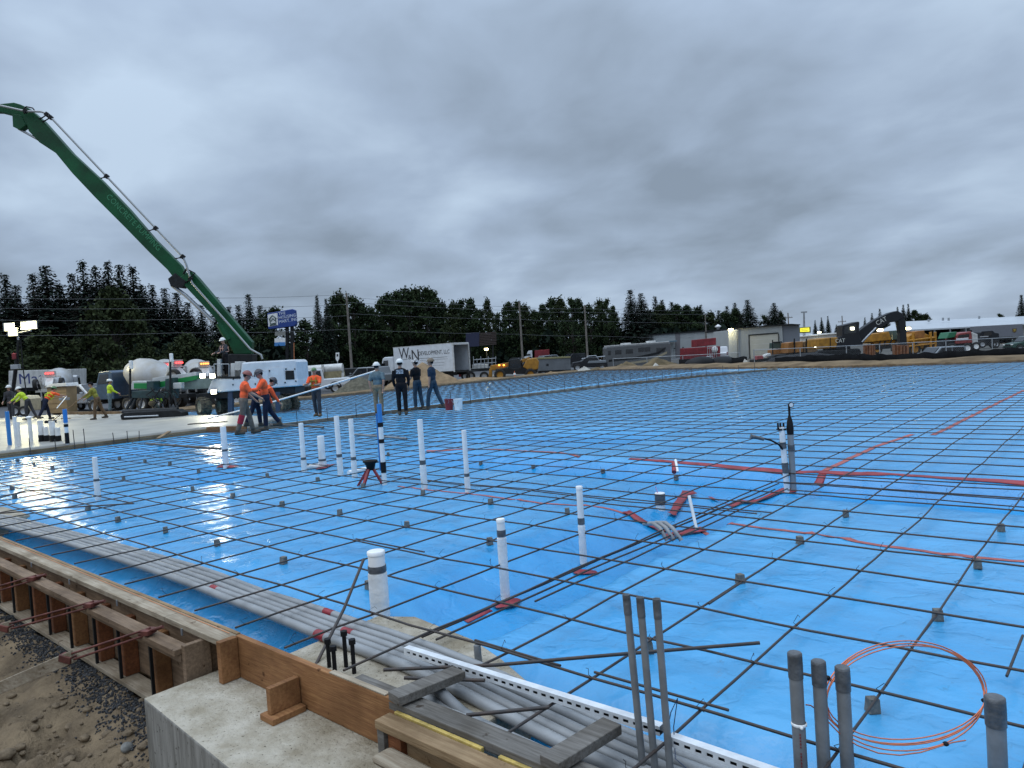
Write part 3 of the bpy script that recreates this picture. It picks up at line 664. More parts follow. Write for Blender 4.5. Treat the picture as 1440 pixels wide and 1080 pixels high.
# near frame and planks
t = thing('near_frame', 'low wooden frame with yellow painted edge at the bottom centre', 'wooden frame', (-2.86, 2.13, 0))
b = MB(); b.span((0, -.04, -.055), (2.9, .055, -.012)); b.build('top_rail', M_wtan, t, bevel=.004)
b = MB(); b.span((.03, .058, -.06), (.62, .078, -.004)); b.span((.72, .058, -.06), (1.6, .078, -.006)); b.build('yellow_strip', M_yel, t, bevel=.002)
b = MB(); b.span((.0, -.03, -1.1), (.05, .05, -.057)); b.build('corner_post', M_wgray, t, bevel=.003)
b = MB(); b.span((.056, -.01, -1.1), (.15, .05, -.057)); b.build('post', M_wdark, t, bevel=.003)
b = MB(); b.span((.16, .02, -1.1), (2.9, .05, -.057)); b.build('back_panel', M_wtan, t)
b = MB(); b.box((-2.1, 2.03, -.135), (1.35, .12, .04), rz=-.03); tag(b.build('plank', M_wpale, bevel=.02), 'pale rounded scrap plank with a knot in front of the frame', 'plank')
b = MB(); b.box((-1.9, 2.27, .0), (2.75, .12, .045), rz=-.005); tag(b.build('plank', M_wgray, bevel=.004), 'long weathered grey plank lying along the top of the frame', 'plank')
b = MB(); b.box((-2.80, 2.39, .058), (.105, .40, .045), rz=-.16); tag(b.build('plank_block', M_wgray, bevel=.004), 'short weathered plank block laid across the plank, left one', 'plank block')
b = MB(); b.box((-1.83, 2.38, .058), (.105, .40, .045), rz=-.10); tag(b.build('plank_block', M_wgray, bevel=.004), 'short weathered plank block laid across the plank, right one near the conduits', 'plank block')
loose('black rebar end poking out from under the left plank block', [(-3.02, 2.42, .03), (-2.62, 2.62, .04)], .010)
loose('rebar poking out from under the strut between the plank blocks', [(-2.5, 2.36, .0), (-2.2, 2.62, .015)], .010)
b = MB(); p = G(945, 1000, .05)
b.tube([(-1.60, 2.66, .0), (-1.575, 2.68, .14), (-1.55, 2.70, .20), (-1.565, 2.68, .08), (-1.53, 2.62, -.02), (-1.47, 2.6, -.03)], .0022, 5); tag(b.build('tie_wire_loop', mat('blue black wire', (.02, .04, .09), .4)), 'dark tie wire loop at the joint of the two strut channels', 'wire')

# clods, stones and gravel on the near soil
grv = MB()
for _ in range(5200):
    x = random.uniform(-9.2, -4.5); y = random.gauss(1.96, .08) - .40 * max(0, random.random() - .55) * sstep(-6.6, -5.0, x)
    if y > 2.06: continue
    r = random.uniform(.004, .0105); z = under(x, y)
    a = random.random() * 6.3
    grv.box((x, y, z + r * .4), (r * 2, r * 1.5, r * 1.3), a, a * .3, a * .5, .7)
tag(grv.build('gravel', mat('dark gravel', (.052, .052, .053), .9, spec=.2, var=.5, vs=30)), 'dark grey gravel strewn along the foot of the edge form', 'gravel', kind='stuff')
def lump(x, y, r, m, name, label, cat='rock', sq=.65, group=None):
    b = MB(); b.ell((0, 0, 0), (r, r * .85, r * sq), 18, 12)
    b.v = [tuple(Vector(v) * (1 + .30 * fb(v[0] * 2 / r, v[1] * 2 / r, v[2] * 2 / r + x, 1, 4))) for v in b.v]
    return tag(b.build(name, m, loc=(x, y, under(x, y) + r * sq * .25), rz=random.random() * 6), label, cat, group)
M_clod = mat('dirt clod', (.23, .172, .11), .95, spec=.15, col2=(.12, .09, .06), vs=9, bump=.7, bs=50)
p = G(8, 1040, -.62); lump(p.x, p.y, .055, M_clod, 'rock', 'smooth tan rock in the dirt at the lower left corner')
p = G(178, 1047, -.62); lump(p.x, p.y, .045, mat('grey stone', (.15, .145, .13), .9, var=.3, vs=9), 'rock', 'grey stone in the dirt left of the concrete block')
c0_ = None
for _ in range(150):
    px = random.uniform(-10, 205); py = random.uniform(960, 1085); p = G(px, py, -.6)
    lump(p.x, p.y, random.choice((.008, .012, .016, .024, .036)), M_clod, 'dirt_clod', 'small brown dirt clod lying on the soil by the form', 'clod', group='dirt clods on the near soil')

# ------------------------------------------------------------------ bulkhead board, stakes, poured concrete
t = thing('bulkhead_form', 'low muddy board dividing the wet concrete and far grid from the near grid', 'form board', (-21, 12, 0))
bl = [(-22.25, -14), (-22.2, 4.5), (-22.2, 10.7), None, (-20.75, 11.3), (-20.5, 16.7), (-20.6, 21.5), (-20.2, 25.5), (-19.5, 30.5), (-18.2, 36.2), (-16.2, 41.6)]
for a, c in zip(bl, bl[1:]):
    if a is None or c is None: continue
    b = MB(); b.bar((a[0] + 21, a[1] - 12, -.035), (c[0] + 21, c[1] - 12, -.035), .04, .14)
    b.build('board', (M_wtan if c[1] in (10.7, 21.5, 36.2) else M_wpale), t, bevel=.006)
b = MB(); b.bar((-22.2 + 21, 10.72 - 12, -.01), (-20.75 + 21, 11.25 - 12, -.01), .06, .2); b.build('board', M_wnew, t, bevel=.006)
def stake(x, y, h):
    o = stk.copy(); COL.objects.link(o); o.location = (x, y, -.1); o.scale = (1, 1, h); o.rotation_euler = (random.uniform(-.05, .05), random.uniform(-.05, .05), 0); return o
b = MB(); b.tube([(0, 0, 0), (0, 0, 1)], .011, 6)
stk = tag(b.build('form_stake', M_steel), 'thin dark steel stake standing along the bulkhead board', 'stake', 'stakes along the bulkhead board')
stk.location = (-22.15, 4.0, -.1); stk.scale = (1, 1, .55)
for px, y0, y1 in ((10, 643, 622), (59, 637, 620), (101, 633, 621), (132, 630, 608), (146, 628, 606), (178, 622, 610), (203, 620, 608), (220, 618, 608)):
    p = G(px, y0, 0); stake(-22.14, p.y, .12 + max(.2, (y0 - y1) * 20 / FPX))
for i in range(26):
    y = 11.8 + i * 1.12
    for (a, c) in zip(bl[4:], bl[5:]):
        if a[1] <= y <= c[1]: stake(a[0] + (c[0] - a[0]) * (y - a[1]) / (c[1] - a[1]) + .06, y, random.uniform(.42, .56))
def poly_sheet(name, poly, z, m, amp, sc, step, kind, label=None, cat=None):
    x0, x1 = min(p[0] for p in poly), max(p[0] for p in poly); y0, y1 = min(p[1] for p in poly), max(p[1] for p in poly)
    def inside(x, y):
        c = False; n = len(poly)
        for i in range(n):
            (xa, ya), (xb, yb) = poly[i], poly[i - 1]
            if (ya > y) != (yb > y) and x < (xb - xa) * (y - ya) / (yb - ya) + xa: c = not c
        return c
    nx, ny = int((x1 - x0) / step) + 1, int((y1 - y0) / step) + 1
    vs = [(x0 + i * step, y0 + j * step, z + amp * fb(x0 + i * step, y0 + j * step, 2, sc, 4)) for j in range(ny) for i in range(nx)]
    fs = [(j * nx + i, j * nx + i + 1, (j + 1) * nx + i + 1, (j + 1) * nx + i) for j in range(ny - 1) for i in range(nx - 1) if inside(x0 + (i + .5) * step, y0 + (j + .5) * step)]
    b = MB(); b.add(vs, fs, True); o = b.build(name, m)
    so = o.modifiers.new('depth', 'SOLIDIFY'); so.thickness = .16; so.offset = -1
    return tag(o, label, cat, None, kind)
poly_sheet('concrete_slab', [(-22.28, -12), (-22.28, 10.9), (-21.1, 11.6), (-23.2, 13.9), (-30.6, 14.3), (-34.8, 13.4), (-36.2, 10.2), (-37.2, 8), (-38, -12)], .075, M_concw, .006, .5, .3, None, 'smooth freshly screeded wet concrete behind the bulkhead board', 'concrete slab')
poly_sheet('rough_concrete', [(-36.0, -12), (-35.6, 9.5), (-34.4, 13.6), (-38, 14.4), (-46.5, 13.4), (-49, 10), (-49, -12)], .045, M_conclump, .14, 1.2, .15, None, 'lumpy wet concrete raked by the workers at left', 'wet concrete')
b = MB(); b.bar((-47, 14.4, .02), (-36.6, 15.0, .02), .06, .22); tag(b.build('edge_board', M_wtan, bevel=.006), 'tan edge board at the back of the lumpy wet concrete', 'form board')
b = MB(); b.bar((-36.9, 14.6, -.04), (-36.7, 53.5, -.04), .06, .20); tag(b.build('edge_board', M_wtan, bevel=.006), 'muddy edge board along the back of the far grid', 'form board')
for a, c in (((-36.6, 53.3), (-23, 47.1)), ((-22.98, 47.09), (-12, 41.6)), ((-11.98, 41.6), (-4.4, 40.8)), ((-4.38, 40.8), (9, 39.0))):
    b = MB(); b.bar((*a, -.06), (*c, -.06), .05, .18); tag(b.build('edge_board', M_wtan, bevel=.006), 'muddy board edging the far right side of the slab', 'form board', 'boards edging the far right side')
# loose lumber near the bulkhead
b = MB(); p, q = G(205, 624, .02), G(312, 631, .02); b.bar(p, q, .09, .04); tag(b.build('loose_plank', M_wgray, bevel=.004), 'grey plank lying on the sheeting beside the bulkhead', 'plank')
b = MB(); p, q = G(222, 617, .03), G(238, 607, .12); b.bar(p, q, .10, .04); tag(b.build('loose_plank', M_wtan, bevel=.004), 'short tan plank slanting up onto the bulkhead board', 'plank')
b = MB(); b.tube([G(497, 611, .06), G(572, 617, .06)], .028, 8); tag(b.build('loose_pipe', M_pvcg2), 'grey pipe lying on the rebar behind the white pipes', 'pipe')
b = MB(); b.tube([G(380, 597, .05), G(455, 601, .05)], .03, 8); tag(b.build('loose_pipe', M_wgray), 'dull wooden rail lying beyond the leftmost tall white pipe', 'rail')

# ------------------------------------------------------------------ white pipes standing through the sheeting
def wp(label, base, zt, r, bands=((.42, .47),), wrap=None, group=None, m=None, lean=(0, 0), bm=None, cap=False):
    p = GM(*base)
    return vpipe('white_pipe', label, p.x, p.y, mz(p.x, p.y) - .02, topz(p.x, p.y, zt), r, m or M_pvcw, lean, [(a, c, bm or M_tape) for a, c in bands], cap, group, wrap)
wp('thick white pipe with flat cap and dark band beside the leaning rebar', (535, 865), 776, .061, ((.70, .80),), (.03, .68), cap=True)
wp('white wrapped pipe with dark band rising from the red scrap at the trench', (711, 843), 731, .034, ((.80, .88),), (.02, .78), cap=True)
wp('slim tall white pipe with dark band near the middle of the near grid', (821, 795), 685, .030, ((.54, .62),), (.05, .52), cap=True)
wp('slim white pipe standing alone on the glossy sheeting at left', (138, 703), 643, .038, ((.46, .51),), (.0, .45))
wp('white pipe with red tape foot below the orange shirted workers', (318, 658), 600, .056, ((.42, .47),))
wp('white pipe left of the stubby elbow pipe', (428, 663), 595, .042, ((.26, .31),), (0, .25))
wp('tall white pipe just right of the stubby elbow pipe', (479, 668), 585, .042, ((.32, .37),), (0, .3))
wp('tall white pipe left of the black floor drain', (499, 672), 589, .040, ((.32, .37),), (0, .3))
wp('tall white pipe right of the blue striped pole', (597, 688), 590, .040, ((.37, .43),), (0, .36))
wp('rightmost white pipe of the tall row', (658, 692), 605, .034, ((.27, .32),), (0, .26))
t = wp('stubby thick white pipe with a side elbow', (454, 658), 613, .062, ((.25, .31),), (0, .24))
b = MB(); b.tube([(0, 0, .05), (-.10, -.16, .06), (-.22, -.25, .05)], .05, 10); b.build('elbow', M_pvcw, t)
p = GM(541, 682)
t = thing('striped_pole', 'white pole with black bands and a blue sleeve below the grey shirted worker', 'pole', (p.x, p.y, -.12))
b = MB(); b.cyl((0, 0, 0), (0, 0, .95), .037, n=12); b.build('pipe', M_pvcw, t)
for z0, z1 in ((.90, .96), (.66, .72), (.26, .38), (.22, .26)): b = MB(); b.cyl((0, 0, z0), (0, 0, z1), .040, n=12); b.build('black_band', M_blk, t)
M_bt = mat('blue pole tape', (.03, .20, .52), .45)
b = MB(); b.cyl((0, 0, .965), (0, 0, 1.24), .035, n=12); b.build('blue_sleeve', M_bt, t)
b = MB(); b.cyl((-.052, -.02, .25), (-.052, -.02, 1.1), .011, n=8); b.build('blue_strip', M_bt, t)
p = GM(523, 682)
t = thing('floor_drain', 'black funnel floor drain held on a red taped stand between white pipes', 'floor drain', (p.x, p.y, -.1))
b = MB(); b.lathe([(.0, .24), (.055, .24), (.075, .33), (.11, .36), (.11, .385), (.09, .385), (.06, .34), (0, .33)]); b.build('funnel', M_blk, t)
for dx, dy in ((-.16, -.10), (.13, .08), (.02, -.16)): b = MB(); b.bar((dx * 1.25, dy * 1.25, -.02), (dx * .2, dy * .2, .27), .045, .03); b.build('leg', M_red, t)
p = G(490, 665, -.05); q = G(514, 660, -.05)
b = MB(); b.tube([p, q], .04, 8); tag(b.build('drain_pipe', M_pvcw), 'white pipe lying flat next to the black floor drain', 'pipe')
t = wp('short wide white pipe with broad grey tape and pink ribbon', (929, 716), 694, .055, ((.38, 1.0),), cap=True)
b = MB(); b.bar((.0, -.03, .2), (-.03, -.04, .29), .012, .003); b.build('ribbon', mat('pink ribbon', (.6, .10, .35), .5), t)
# twin standpipes with gauge
p = GM(1112, 690); zb = mz(p.x, p.y) - .02
t = thing('standpipe', 'twin taped standpipes with a pressure gauge and side hose in the trench', 'standpipe', (p.x, p.y, zb), FACE)
H = topz(p.x, p.y, 600) - zb
b = MB(); b.cyl((-.045, 0, 0), (-.075, 0, H), .036, n=12); b.build('pipe', M_pvcw, t)
b = MB(); b.cyl((.035, .0, 0), (.03, 0, H - .08), .038, n=12); b.build('pipe', M_pvcg, t)
for x, z0, z1 in ((-.05, .25, .38), (-.066, .56, .64)): b = MB(); b.cyl((x, 0, z0), (x - .008, 0, z1), .041, n=12); b.build('tape_band', M_tape, t)
b = MB(); b.cyl((.033, 0, .52), (.032, 0, .60), .042, n=12); b.build('tape_band', M_tape, t)
b = MB(); b.lathe([(.04, 0), (.044, .08), (.036, .16), (.02, .22), (.014, .24), (.014, .36)], (.03, 0, H - .1), 12); b.build('black_valve', M_blk, t)
b = MB(); b.lathe([(0, -.012), (.034, -.012), (.034, .012), (.028, .013)], (.055, 0, H + .27), 14, 'y'); b.build('gauge', M_blk, t)
b = MB(); b.lathe([(0, -.0135), (.026, -.0135)], (.055, 0, H + .27), 14, 'y'); b.build('gauge_face', M_pvcw, t)
b = MB(); b.box((-.08, 0, H - .03), (.10, .07, .02))
for x in (-.12, -.09, -.05): b.cyl((x, 0, H - .02), (x, 0, H + .05), .012, n=8)
b.build('valve_cluster', M_blk, t)
b = MB(); b.tube([(-.08, -.02, .55), (-.14, -.05, .62), (-.24, -.08, .68), (-.36, -.1, .72)], .012, 7); b.build('hose', M_blk, t)
b = MB(); b.tube([(-.34, -.1, .705), (-.42, -.1, .73), (-.50, -.1, .75)], [.022, .022, .03], 9); b.build('nozzle', M_tape, t)
for i in range(3):
    b = MB(); a = G(906 + i * 8, 737 - i * 1, -.03); c = G(928 + i * 9, 743, .02); d = G(938 + i * 10, 760, -.09)
    b.tube([a, a.lerp(c, .6) + Vector((0, 0, .03)), c, c.lerp(d, .6), d], .020, 9); tag(b.build('bent_conduit', M_pvcg), 'pale bent conduit curving out of the crumpled red tape', 'conduit', 'three bent conduits in the tape patch')
b = MB(); b.tube([G(980, 746, -.09), AT(969, 697, 7.15)], .016, 9); tag(b.build('thin_post', M_pvcw), 'thin pale post leaning beside the red tape flap', 'post')
b = MB(); b.tube([G(953, 664, -.09), AT(950, 647, 10.5)], .02, 9); tag(b.build('thin_post', M_pvcw), 'small white stub post in front of the red trench tape', 'post')
b = MB(); b.tube([G(948, 664, -.09), AT(948, 651, 10.5)], .035, 9); tag(b.build('tape_stub', M_red), 'red taped stub beside the small white post', 'pipe')
# pipes already cast into the concrete
for px, yb, yt, r, kind in ((14, 626, 586, .055, 'b'), (24, 628, 592, .05, 'w'), (28, 626, 598, .04, 'w'), (44, 621, 592, .055, 'w'), (59, 621, 595, .075, 'd'), (75, 621, 596, .08, 'd'), (95, 624, 582, .05, 'c')):
    p = G(px, yb, .075); h = (yb - yt) * (p.length) / FPX
    lab = {14: 'leftmost pipe in the wet concrete, blue and dark', 24: 'slim white pipe in the wet concrete, left of a close pair', 28: 'short slim white pipe in the wet concrete, right of a close pair', 44: 'lone white pipe with a domed top in the wet concrete',
           59: 'pair of stout white pipes in the wet concrete with dark bases', 75: 'stout white pipes of uneven height in the wet concrete', 95: 'pole with blue top and black band at right of the cast pipes'}[px]
    t = thing('cast_pipe', lab, 'pipe', (p.x, p.y, .06), FACE)
    b = MB(); b.cyl((0, 0, 0), (0, 0, h), r, n=10)
    if kind == 'd': b.cyl((r * 1.9, 0, 0), (r * 1.9, 0, h * .68), r * .9, n=10)
    b.build('pipe', M_bt if kind == 'b' else M_pvcw, t)
    if kind in 'dc': b = MB(); b.cyl((0, 0, .02), (0, 0, h * .33), r * 1.12, n=10); (b.cyl((r * 1.9, 0, .02), (r * 1.9, 0, h * .3), r * 1.02, n=10) if kind == 'd' else 0); b.build('dark_base', M_blk, t)
    if kind == 'c': b = MB(); b.cyl((0, 0, h * .62), (0, 0, h * 1.01), r * 1.12, n=10); b.build('blue_sleeve', M_bt, t); b = MB(); b.cyl((0, 0, h * .5), (0, 0, h * .58), r * 1.14, n=10); b.build('black_band', M_blk, t)
    if px == 44: b = MB(); b.ell((0, 0, h), (r * 1.7, r * 1.7, r * .8)); b.build('dome', M_pvcw, t)
for nm, px, m, lab in (('bucket', 632, M_redc, 'dark red bucket standing on the grid by the bulkhead'), ('bucket', 645, M_pvcw, 'white bucket standing on the grid next to the red one')):
    p = G(px, 577, 0); t = thing(nm, lab, 'bucket', (p.x, p.y, .0))
    b = MB(); b.lathe([(0, .005), (.125, .005), (.15, .36), (.155, .36), (.155, .385), (.14, .385), (.135, .33), (0, .33)], n=16); b.sm = [False] * len(b.sm); b.build('shell', m, t)
    b = MB(); b.tube([(.155 * math.cos(a), .155 * math.sin(a) * .25 - .15, .35 - .12 * math.sin(a)) for a in [i * math.pi / 8 for i in range(9)]], .005, 5); b.build('handle', M_galv, t)

# ------------------------------------------------------------------ people
M_skin = mat('skin', (.36, .20, .135), .55, var=.08, vs=9)
def cloth(n, c, v=.22): return mat('cloth ' + n, c, .9, spec=.15, var=v, vs=7, bump=.5, bs=14, bdist=.03)
C_or = mat('cloth orange', (.88, .11, .025), .85, var=.14, vs=6, bump=.4, bs=12, bdist=.03); C_hv = mat('cloth hi vis', (.52, .68, .03), .8, var=.14, vs=6, bump=.4, bs=12)
C_navy = cloth('navy', (.014, .018, .035)); C_blk = cloth('black', (.010, .010, .012)); C_tan = cloth('khaki', (.21, .165, .11)); C_gbr = cloth('grey brown', (.14, .115, .092))
C_gry = cloth('grey green', (.12, .165, .18)); C_jean = cloth('jeans', (.030, .050, .072)); C_brn = cloth('brown', (.13, .085, .05)); C_dk = cloth('dark work', (.05, .05, .055)); C_boot = cloth('boot', (.075, .062, .048)); C_olv = cloth('olive', (.26, .25, .05)); C_rd = cloth('red gaiter', (.36, .03, .05)); C_bt = cloth('blue tank', (.022, .036, .06))
H_w = mat('white helmet', (.66, .66, .62), .4); H_r = mat('red brown helmet', (.22, .06, .045), .4); H_k = mat('dark helmet', (.035, .035, .045), .4, var=.5, vs=30); H_g = mat('green helmet', (.08, .17, .06), .4); H_b = mat('brown helmet', (.14, .10, .06), .5); M_refl = mat('reflective band', (.62, .63, .60), .35)
def remesh(b, name, m, parent, vox, sm=4):
    o = b.build(name, m, parent)
    r = o.modifiers.new('remesh', 'REMESH'); r.mode = 'VOXEL'; r.voxel_size = vox; r.use_smooth_shade = True
    s = o.modifiers.new('smooth', 'SMOOTH'); s.iterations = sm; s.factor = .5
    return o
def person(label, foot, H, face, lean=0., legs=((.05, .08), (-.06, .06)), arms=((.1, .12, .25), (.0, .12, .2)), top=C_or, bot=C_navy, boot=C_boot, hat=H_w, hatk='helmet', sleeves=.5, legcov=1., vest=None, head=(0., 0.), group=None, back=None, gaiter=None, twist=0.):
    k = H / 1.78
    V = Vector
    # forward kinematics; x forward, y left, z up
    hips = {}; zmin = 0
    for s_, (th, kn) in zip((1, -1), legs):
        h = V((0, .092 * s_, 0)); kp = h + V((math.sin(th), .03 * s_, -math.cos(th))) * .44
        a2 = th - kn; ap = kp + V((math.sin(a2), 0, -math.cos(a2))) * .43
        hips[s_] = (h, kp, ap, a2); zmin = min(zmin, ap.z)
    base = -zmin + .085
    root = thing('person', label, 'person', foot, FACE + face, group)
    O = V((0, 0, base)); td = V((math.sin(lean), 0, math.cos(lean))); fw = V((math.cos(lean), 0, -math.sin(lean)))
    J = {'p': O, 'w': O + td * .16, 'c': O + td * .36, 'n': O + td * .52}
    hd_dir = V((math.sin(lean * .45 + head[0]), 0, math.cos(lean * .45 + head[0]))); hc = J['n'] + hd_dir * .155
    rot = Matrix.Rotation(lean, 4, 'Y')
    def tors(b, g):
        for c, r in ((J['p'], (.115, .165, .12)), (J['w'], (.105, .15, .15)), (J['c'], (.125, .175, .17)), (O + td * .45, (.10, .185, .085))):
            b.ell((0, 0, 0), [q * g * k for q in r], 14, 8, Matrix.Translation(c * k) @ rot)
    A = {}
    for s_, (sh, ab, el) in zip((1, -1), arms):
        S_ = O + td * .46 + V((0, .185 * s_, 0)); a = sh
        d1 = V((math.sin(a) * math.cos(ab), math.sin(ab) * s_, -math.cos(a) * math.cos(ab))); E_ = S_ + d1 * .29
        a2 = a + el; d2 = V((math.sin(a2) * math.cos(ab * .2), -math.sin(ab) * .6 * s_, -math.cos(a2))).normalized(); W_ = E_ + d2 * .26
        A[s_] = (S_, E_, W_, d2)
    body = MB(); tors(body, .92)
    def tb(b, pts, rs, n=10): b.tube([p * k for p in pts], [r * k for r in rs], n)
    for s_ in (1, -1):
        h, kp, ap, a2 = hips[s_]; tb(body, [O + h, O + h.lerp(kp, .5), O + kp, O + kp.lerp(ap, .35), O + ap], [.080, .068, .052, .052, .036])
        toe = O + ap + V((.17, .02 * s_, -.05)); tb(body, [O + ap + V((-.05, 0, -.045)), O + ap + V((.05, 0, -.045)), toe], [.035, .04, .028])
        S_, E_, W_, d2 = A[s_]; tb(body, [S_, S_.lerp(E_, .5), E_, E_.lerp(W_, .4), W_], [.055, .050, .040, .040, .027])
        # hand: palm, four unequal curled fingers and a thumb from the side of the palm
        sd = V((0, s_, 0)); nrm = d2.cross(sd).normalized(); lat = nrm.cross(d2).normalized()
        pc = W_ + d2 * .045; tb(body, [W_, pc, W_ + d2 * .085], [.026, .032, .030])
        for q, fl in enumerate((.068, .078, .072, .055)):
            f0 = W_ + d2 * .085 + lat * (.024 - .016 * q); f1 = f0 + d2 * fl * .5 + nrm * .012; f2 = f1 + d2 * fl * .3 + nrm * fl * .5
            tb(body, [f0 - d2 * .015, f1, f2], [.0105, .010, .0085], 6)
        t0 = W_ + d2 * .03 + lat * .028; tb(body, [t0, t0 + lat * .025 + d2 * .02, t0 + lat * .028 + d2 * .055 + nrm * .01], [.013, .0115, .0095], 6)
    tb(body, [J['n'] - td * .06, J['n'] + hd_dir * .07], [.056, .052])
    hm = Matrix.Translation(hc * k) @ Matrix.Rotation(head[1], 4, 'Z') @ Matrix.Rotation(lean * .45 + head[0], 4, 'Y')
    def he(b, c, r, nu=12, nv=8): b.ell((0, 0, 0), [q * k for q in r], nu, nv, hm @ Matrix.Translation(V(c) * k))
    he(body, (0, 0, .02), (.098, .078, .105), 14, 10); he(body, (.028, 0, -.05), (.066, .058, .062)); he(body, (.100, 0, -.015), (.018, .014, .022)); he(body, (.085, 0, -.060), (.016, .026, .010))
    for s_ in (1, -1): he(body, (-.005, .080 * s_, -.01), (.020, .012, .032))
    bo = remesh(body, 'body', M_skin, root, .0115 * k, 2)
    for s_ in (1, -1): b = MB(); he(b, (.090, .032 * s_, .012), (.010, .012, .008), 8, 6); b.build('eye', M_blk, root)
    b = MB(); he(b, (-.022, 0, .025), (.088, .084, .088)); b.build('hair', C_blk, root)
    # clothes
    b = MB(); tors(b, 1.07)
    if sleeves:
        for s_ in (1, -1):
            S_, E_, W_, d2 = A[s_]
            pts = [S_, S_.lerp(E_, .6), E_] if sleeves <= .5 else [S_, S_.lerp(E_, .6), E_, E_.lerp(W_, .88)]
            tb(b, pts if sleeves > .5 else [S_, S_.lerp(E_, .5), S_.lerp(E_, .88)], [.073, .066, .062] if sleeves <= .5 else [.073, .066, .056, .042])
    remesh(b, 'shirt', top, root, .016 * k, 4)
    b = MB(); b.ell((0, 0, 0), [q * k * 1.1 for q in (.115, .165, .125)], 14, 8, Matrix.Translation(O * k) @ rot)
    for s_ in (1, -1):
        h, kp, ap, a2 = hips[s_]
        if legcov > .6: tb(b, [O + h, O + h.lerp(kp, .5), O + kp, O + kp.lerp(ap, .5), O + kp.lerp(ap, .9)], [.098, .088, .072, .070, .062])
        else: tb(b, [O + h, O + h.lerp(kp, .5), O + h.lerp(kp, .98)], [.098, .09, .085])
    remesh(b, 'trousers', bot, root, .016 * k, 4)
    for s_ in (1, -1):
        h, kp, ap, a2 = hips[s_]; b = MB(); toe = O + ap + V((.20, .02 * s_, -.045))
        tb(b, [O + kp.lerp(ap, .72), O + ap], [.062, .056]); tb(b, [O + ap + V((-.07, 0, -.04)), O + ap + V((.06, 0, -.038)), toe], [.046, .052, .038])
        remesh(b, 'boot', boot, root, .016 * k, 2)
        if gaiter and s_ == -1: b = MB(); tb(b, [O + kp + V((0, 0, .05)), O + kp.lerp(ap, .45)], [.085, .080]); b.build('knee_gaiter', gaiter, root)
    if vest:
        for f_ in (.18, .34):
            b = MB(); c = O + td * f_; pts = []
            for i in range(18):
                a = i / 18 * 2 * math.pi; pts.append((c + fw * .142 * math.cos(a) + V((0, .19 * math.sin(a), 0))) * k)
            b.tube(pts, .017 * k, 6, closed=True); b.build('reflective_band', vest, root)
        for s_ in (1, -1):
            b = MB(); tb(b, [O + td * .2 - fw * .15 + V((0, .09 * s_, 0)), O + td * .40 - fw * .14 + V((0, .085 * s_, 0)), O + td * .53 + V((0, .085 * s_, 0)), O + td * .42 + fw * .135 + V((0, .085 * s_, 0)), O + td * .2 + fw * .145 + V((0, .09 * s_, 0))], [.016] * 5, 6); b.build('reflective_band', vest, root)
    if back:
        b = MB(); b.box((0, 0, 0), (.012 * k, .22 * k, .13 * k)); o = b.build('back_print', back, root); o.location = (O + td * .42 - fw * .142) * k; o.rotation_euler = (0, lean, 0)
    if hatk == 'helmet':
        b = MB(); b.ell((0, 0, 0), [q * k for q in (.135, .115, .115)], 16, 8, hm @ Matrix.Translation(V((-.005, 0, .045)) * k), half=True)
        b.add([], []); ring = MB(); ring.lathe([(.110 * k, 0), (.15 * k, -.010 * k), (.152 * k, -.002 * k), (.112 * k, .012 * k)], n=18)
        m2 = hm @ Matrix.Translation(V((.008, 0, .045)) * k) @ Matrix.Diagonal((1.05, .92, 1, 1)); b.add(ring.v, ring.f, True, m2)
        for q in (-.04, 0, .04): b.ell((0, 0, 0), (.10 * k, .012 * k, .115 * k), 10, 6, hm @ Matrix.Translation(V((-.01, q, .05)) * k), half=True)
        b.build('helmet', hat, root)
    else:
        b = MB(); b.ell((0, 0, 0), [q * k for q in (.108, .092, .10)], 14, 8, hm @ Matrix.Translation(V((-.006, 0, .035)) * k), half=True)
        b.box((0, 0, 0), (.09 * k, .12 * k, .012 * k)); n8 = len(b.v) - 8
        for i in range(n8, len(b.v)): b.v[i] = tuple(hm @ (Vector(b.v[i]) + V((.12, 0, .05)) * k))
        b.build('cap', hat, root)
    hand = {s_: root.matrix_basis @ ((A[s_][2] + A[s_][3] * .09) * k) for s_ in A}
    return root, {s_: Vector(foot) + Matrix.Rotation(FACE + face, 3, 'Z') @ ((A[s_][2] + A[s_][3] * .1) * k) for s_ in A}
def at_foot(px, py, z=.0): p = G(px, py, z); return (p.x, p.y, z)
Rr = R
person('worker in orange T-shirt and red brown helmet with a red knee gaiter, at left', at_foot(346, 611), 1.80, Rr(25), .16, ((.30, .12), (-.16, .22)), ((.25, .1, .5), (.45, .1, .55)), C_or, C_gbr, hat=H_r, gaiter=C_rd, head=(.3, 0))
_, hA = person('worker in orange long sleeves, navy trousers and dark helmet gripping the pole', at_foot(377, 605), 1.80, Rr(205), .12, ((.12, .1), (-.28, .3)), ((.7, .15, .9), (.55, .15, 1.0)), C_or, C_navy, hat=H_k, sleeves=1, head=(.35, 0))
person('worker in orange bending over behind the other two orange shirts', at_foot(362, 601, .07), 1.75, Rr(35), 1.05, ((.25, .2), (-.35, .15)), ((.2, .1, .2), (.4, .1, .2)), C_or, C_navy, hat=H_k, sleeves=1, vest=C_blk, head=(.2, 0))
_, hB = person('worker in orange shirt and green cap facing the camera holding a long pole', at_foot(447, 586), 1.76, Rr(262), .05, ((.10, .15), (-.12, .12)), ((.45, .12, 1.1), (.6, .15, 1.0)), C_or, C_dk, boot=C_brn, hat=H_g, hatk='cap', vest=C_olv, head=(.1, 0))
person('worker in grey green shirt and white brimmed helmet, hands behind his back', at_foot(534, 585), 1.78, Rr(80), .03, ((.05, .06), (-.05, .06)), ((-.3, .22, .35), (-.35, .22, .3)), C_gry, C_tan, hat=H_w)
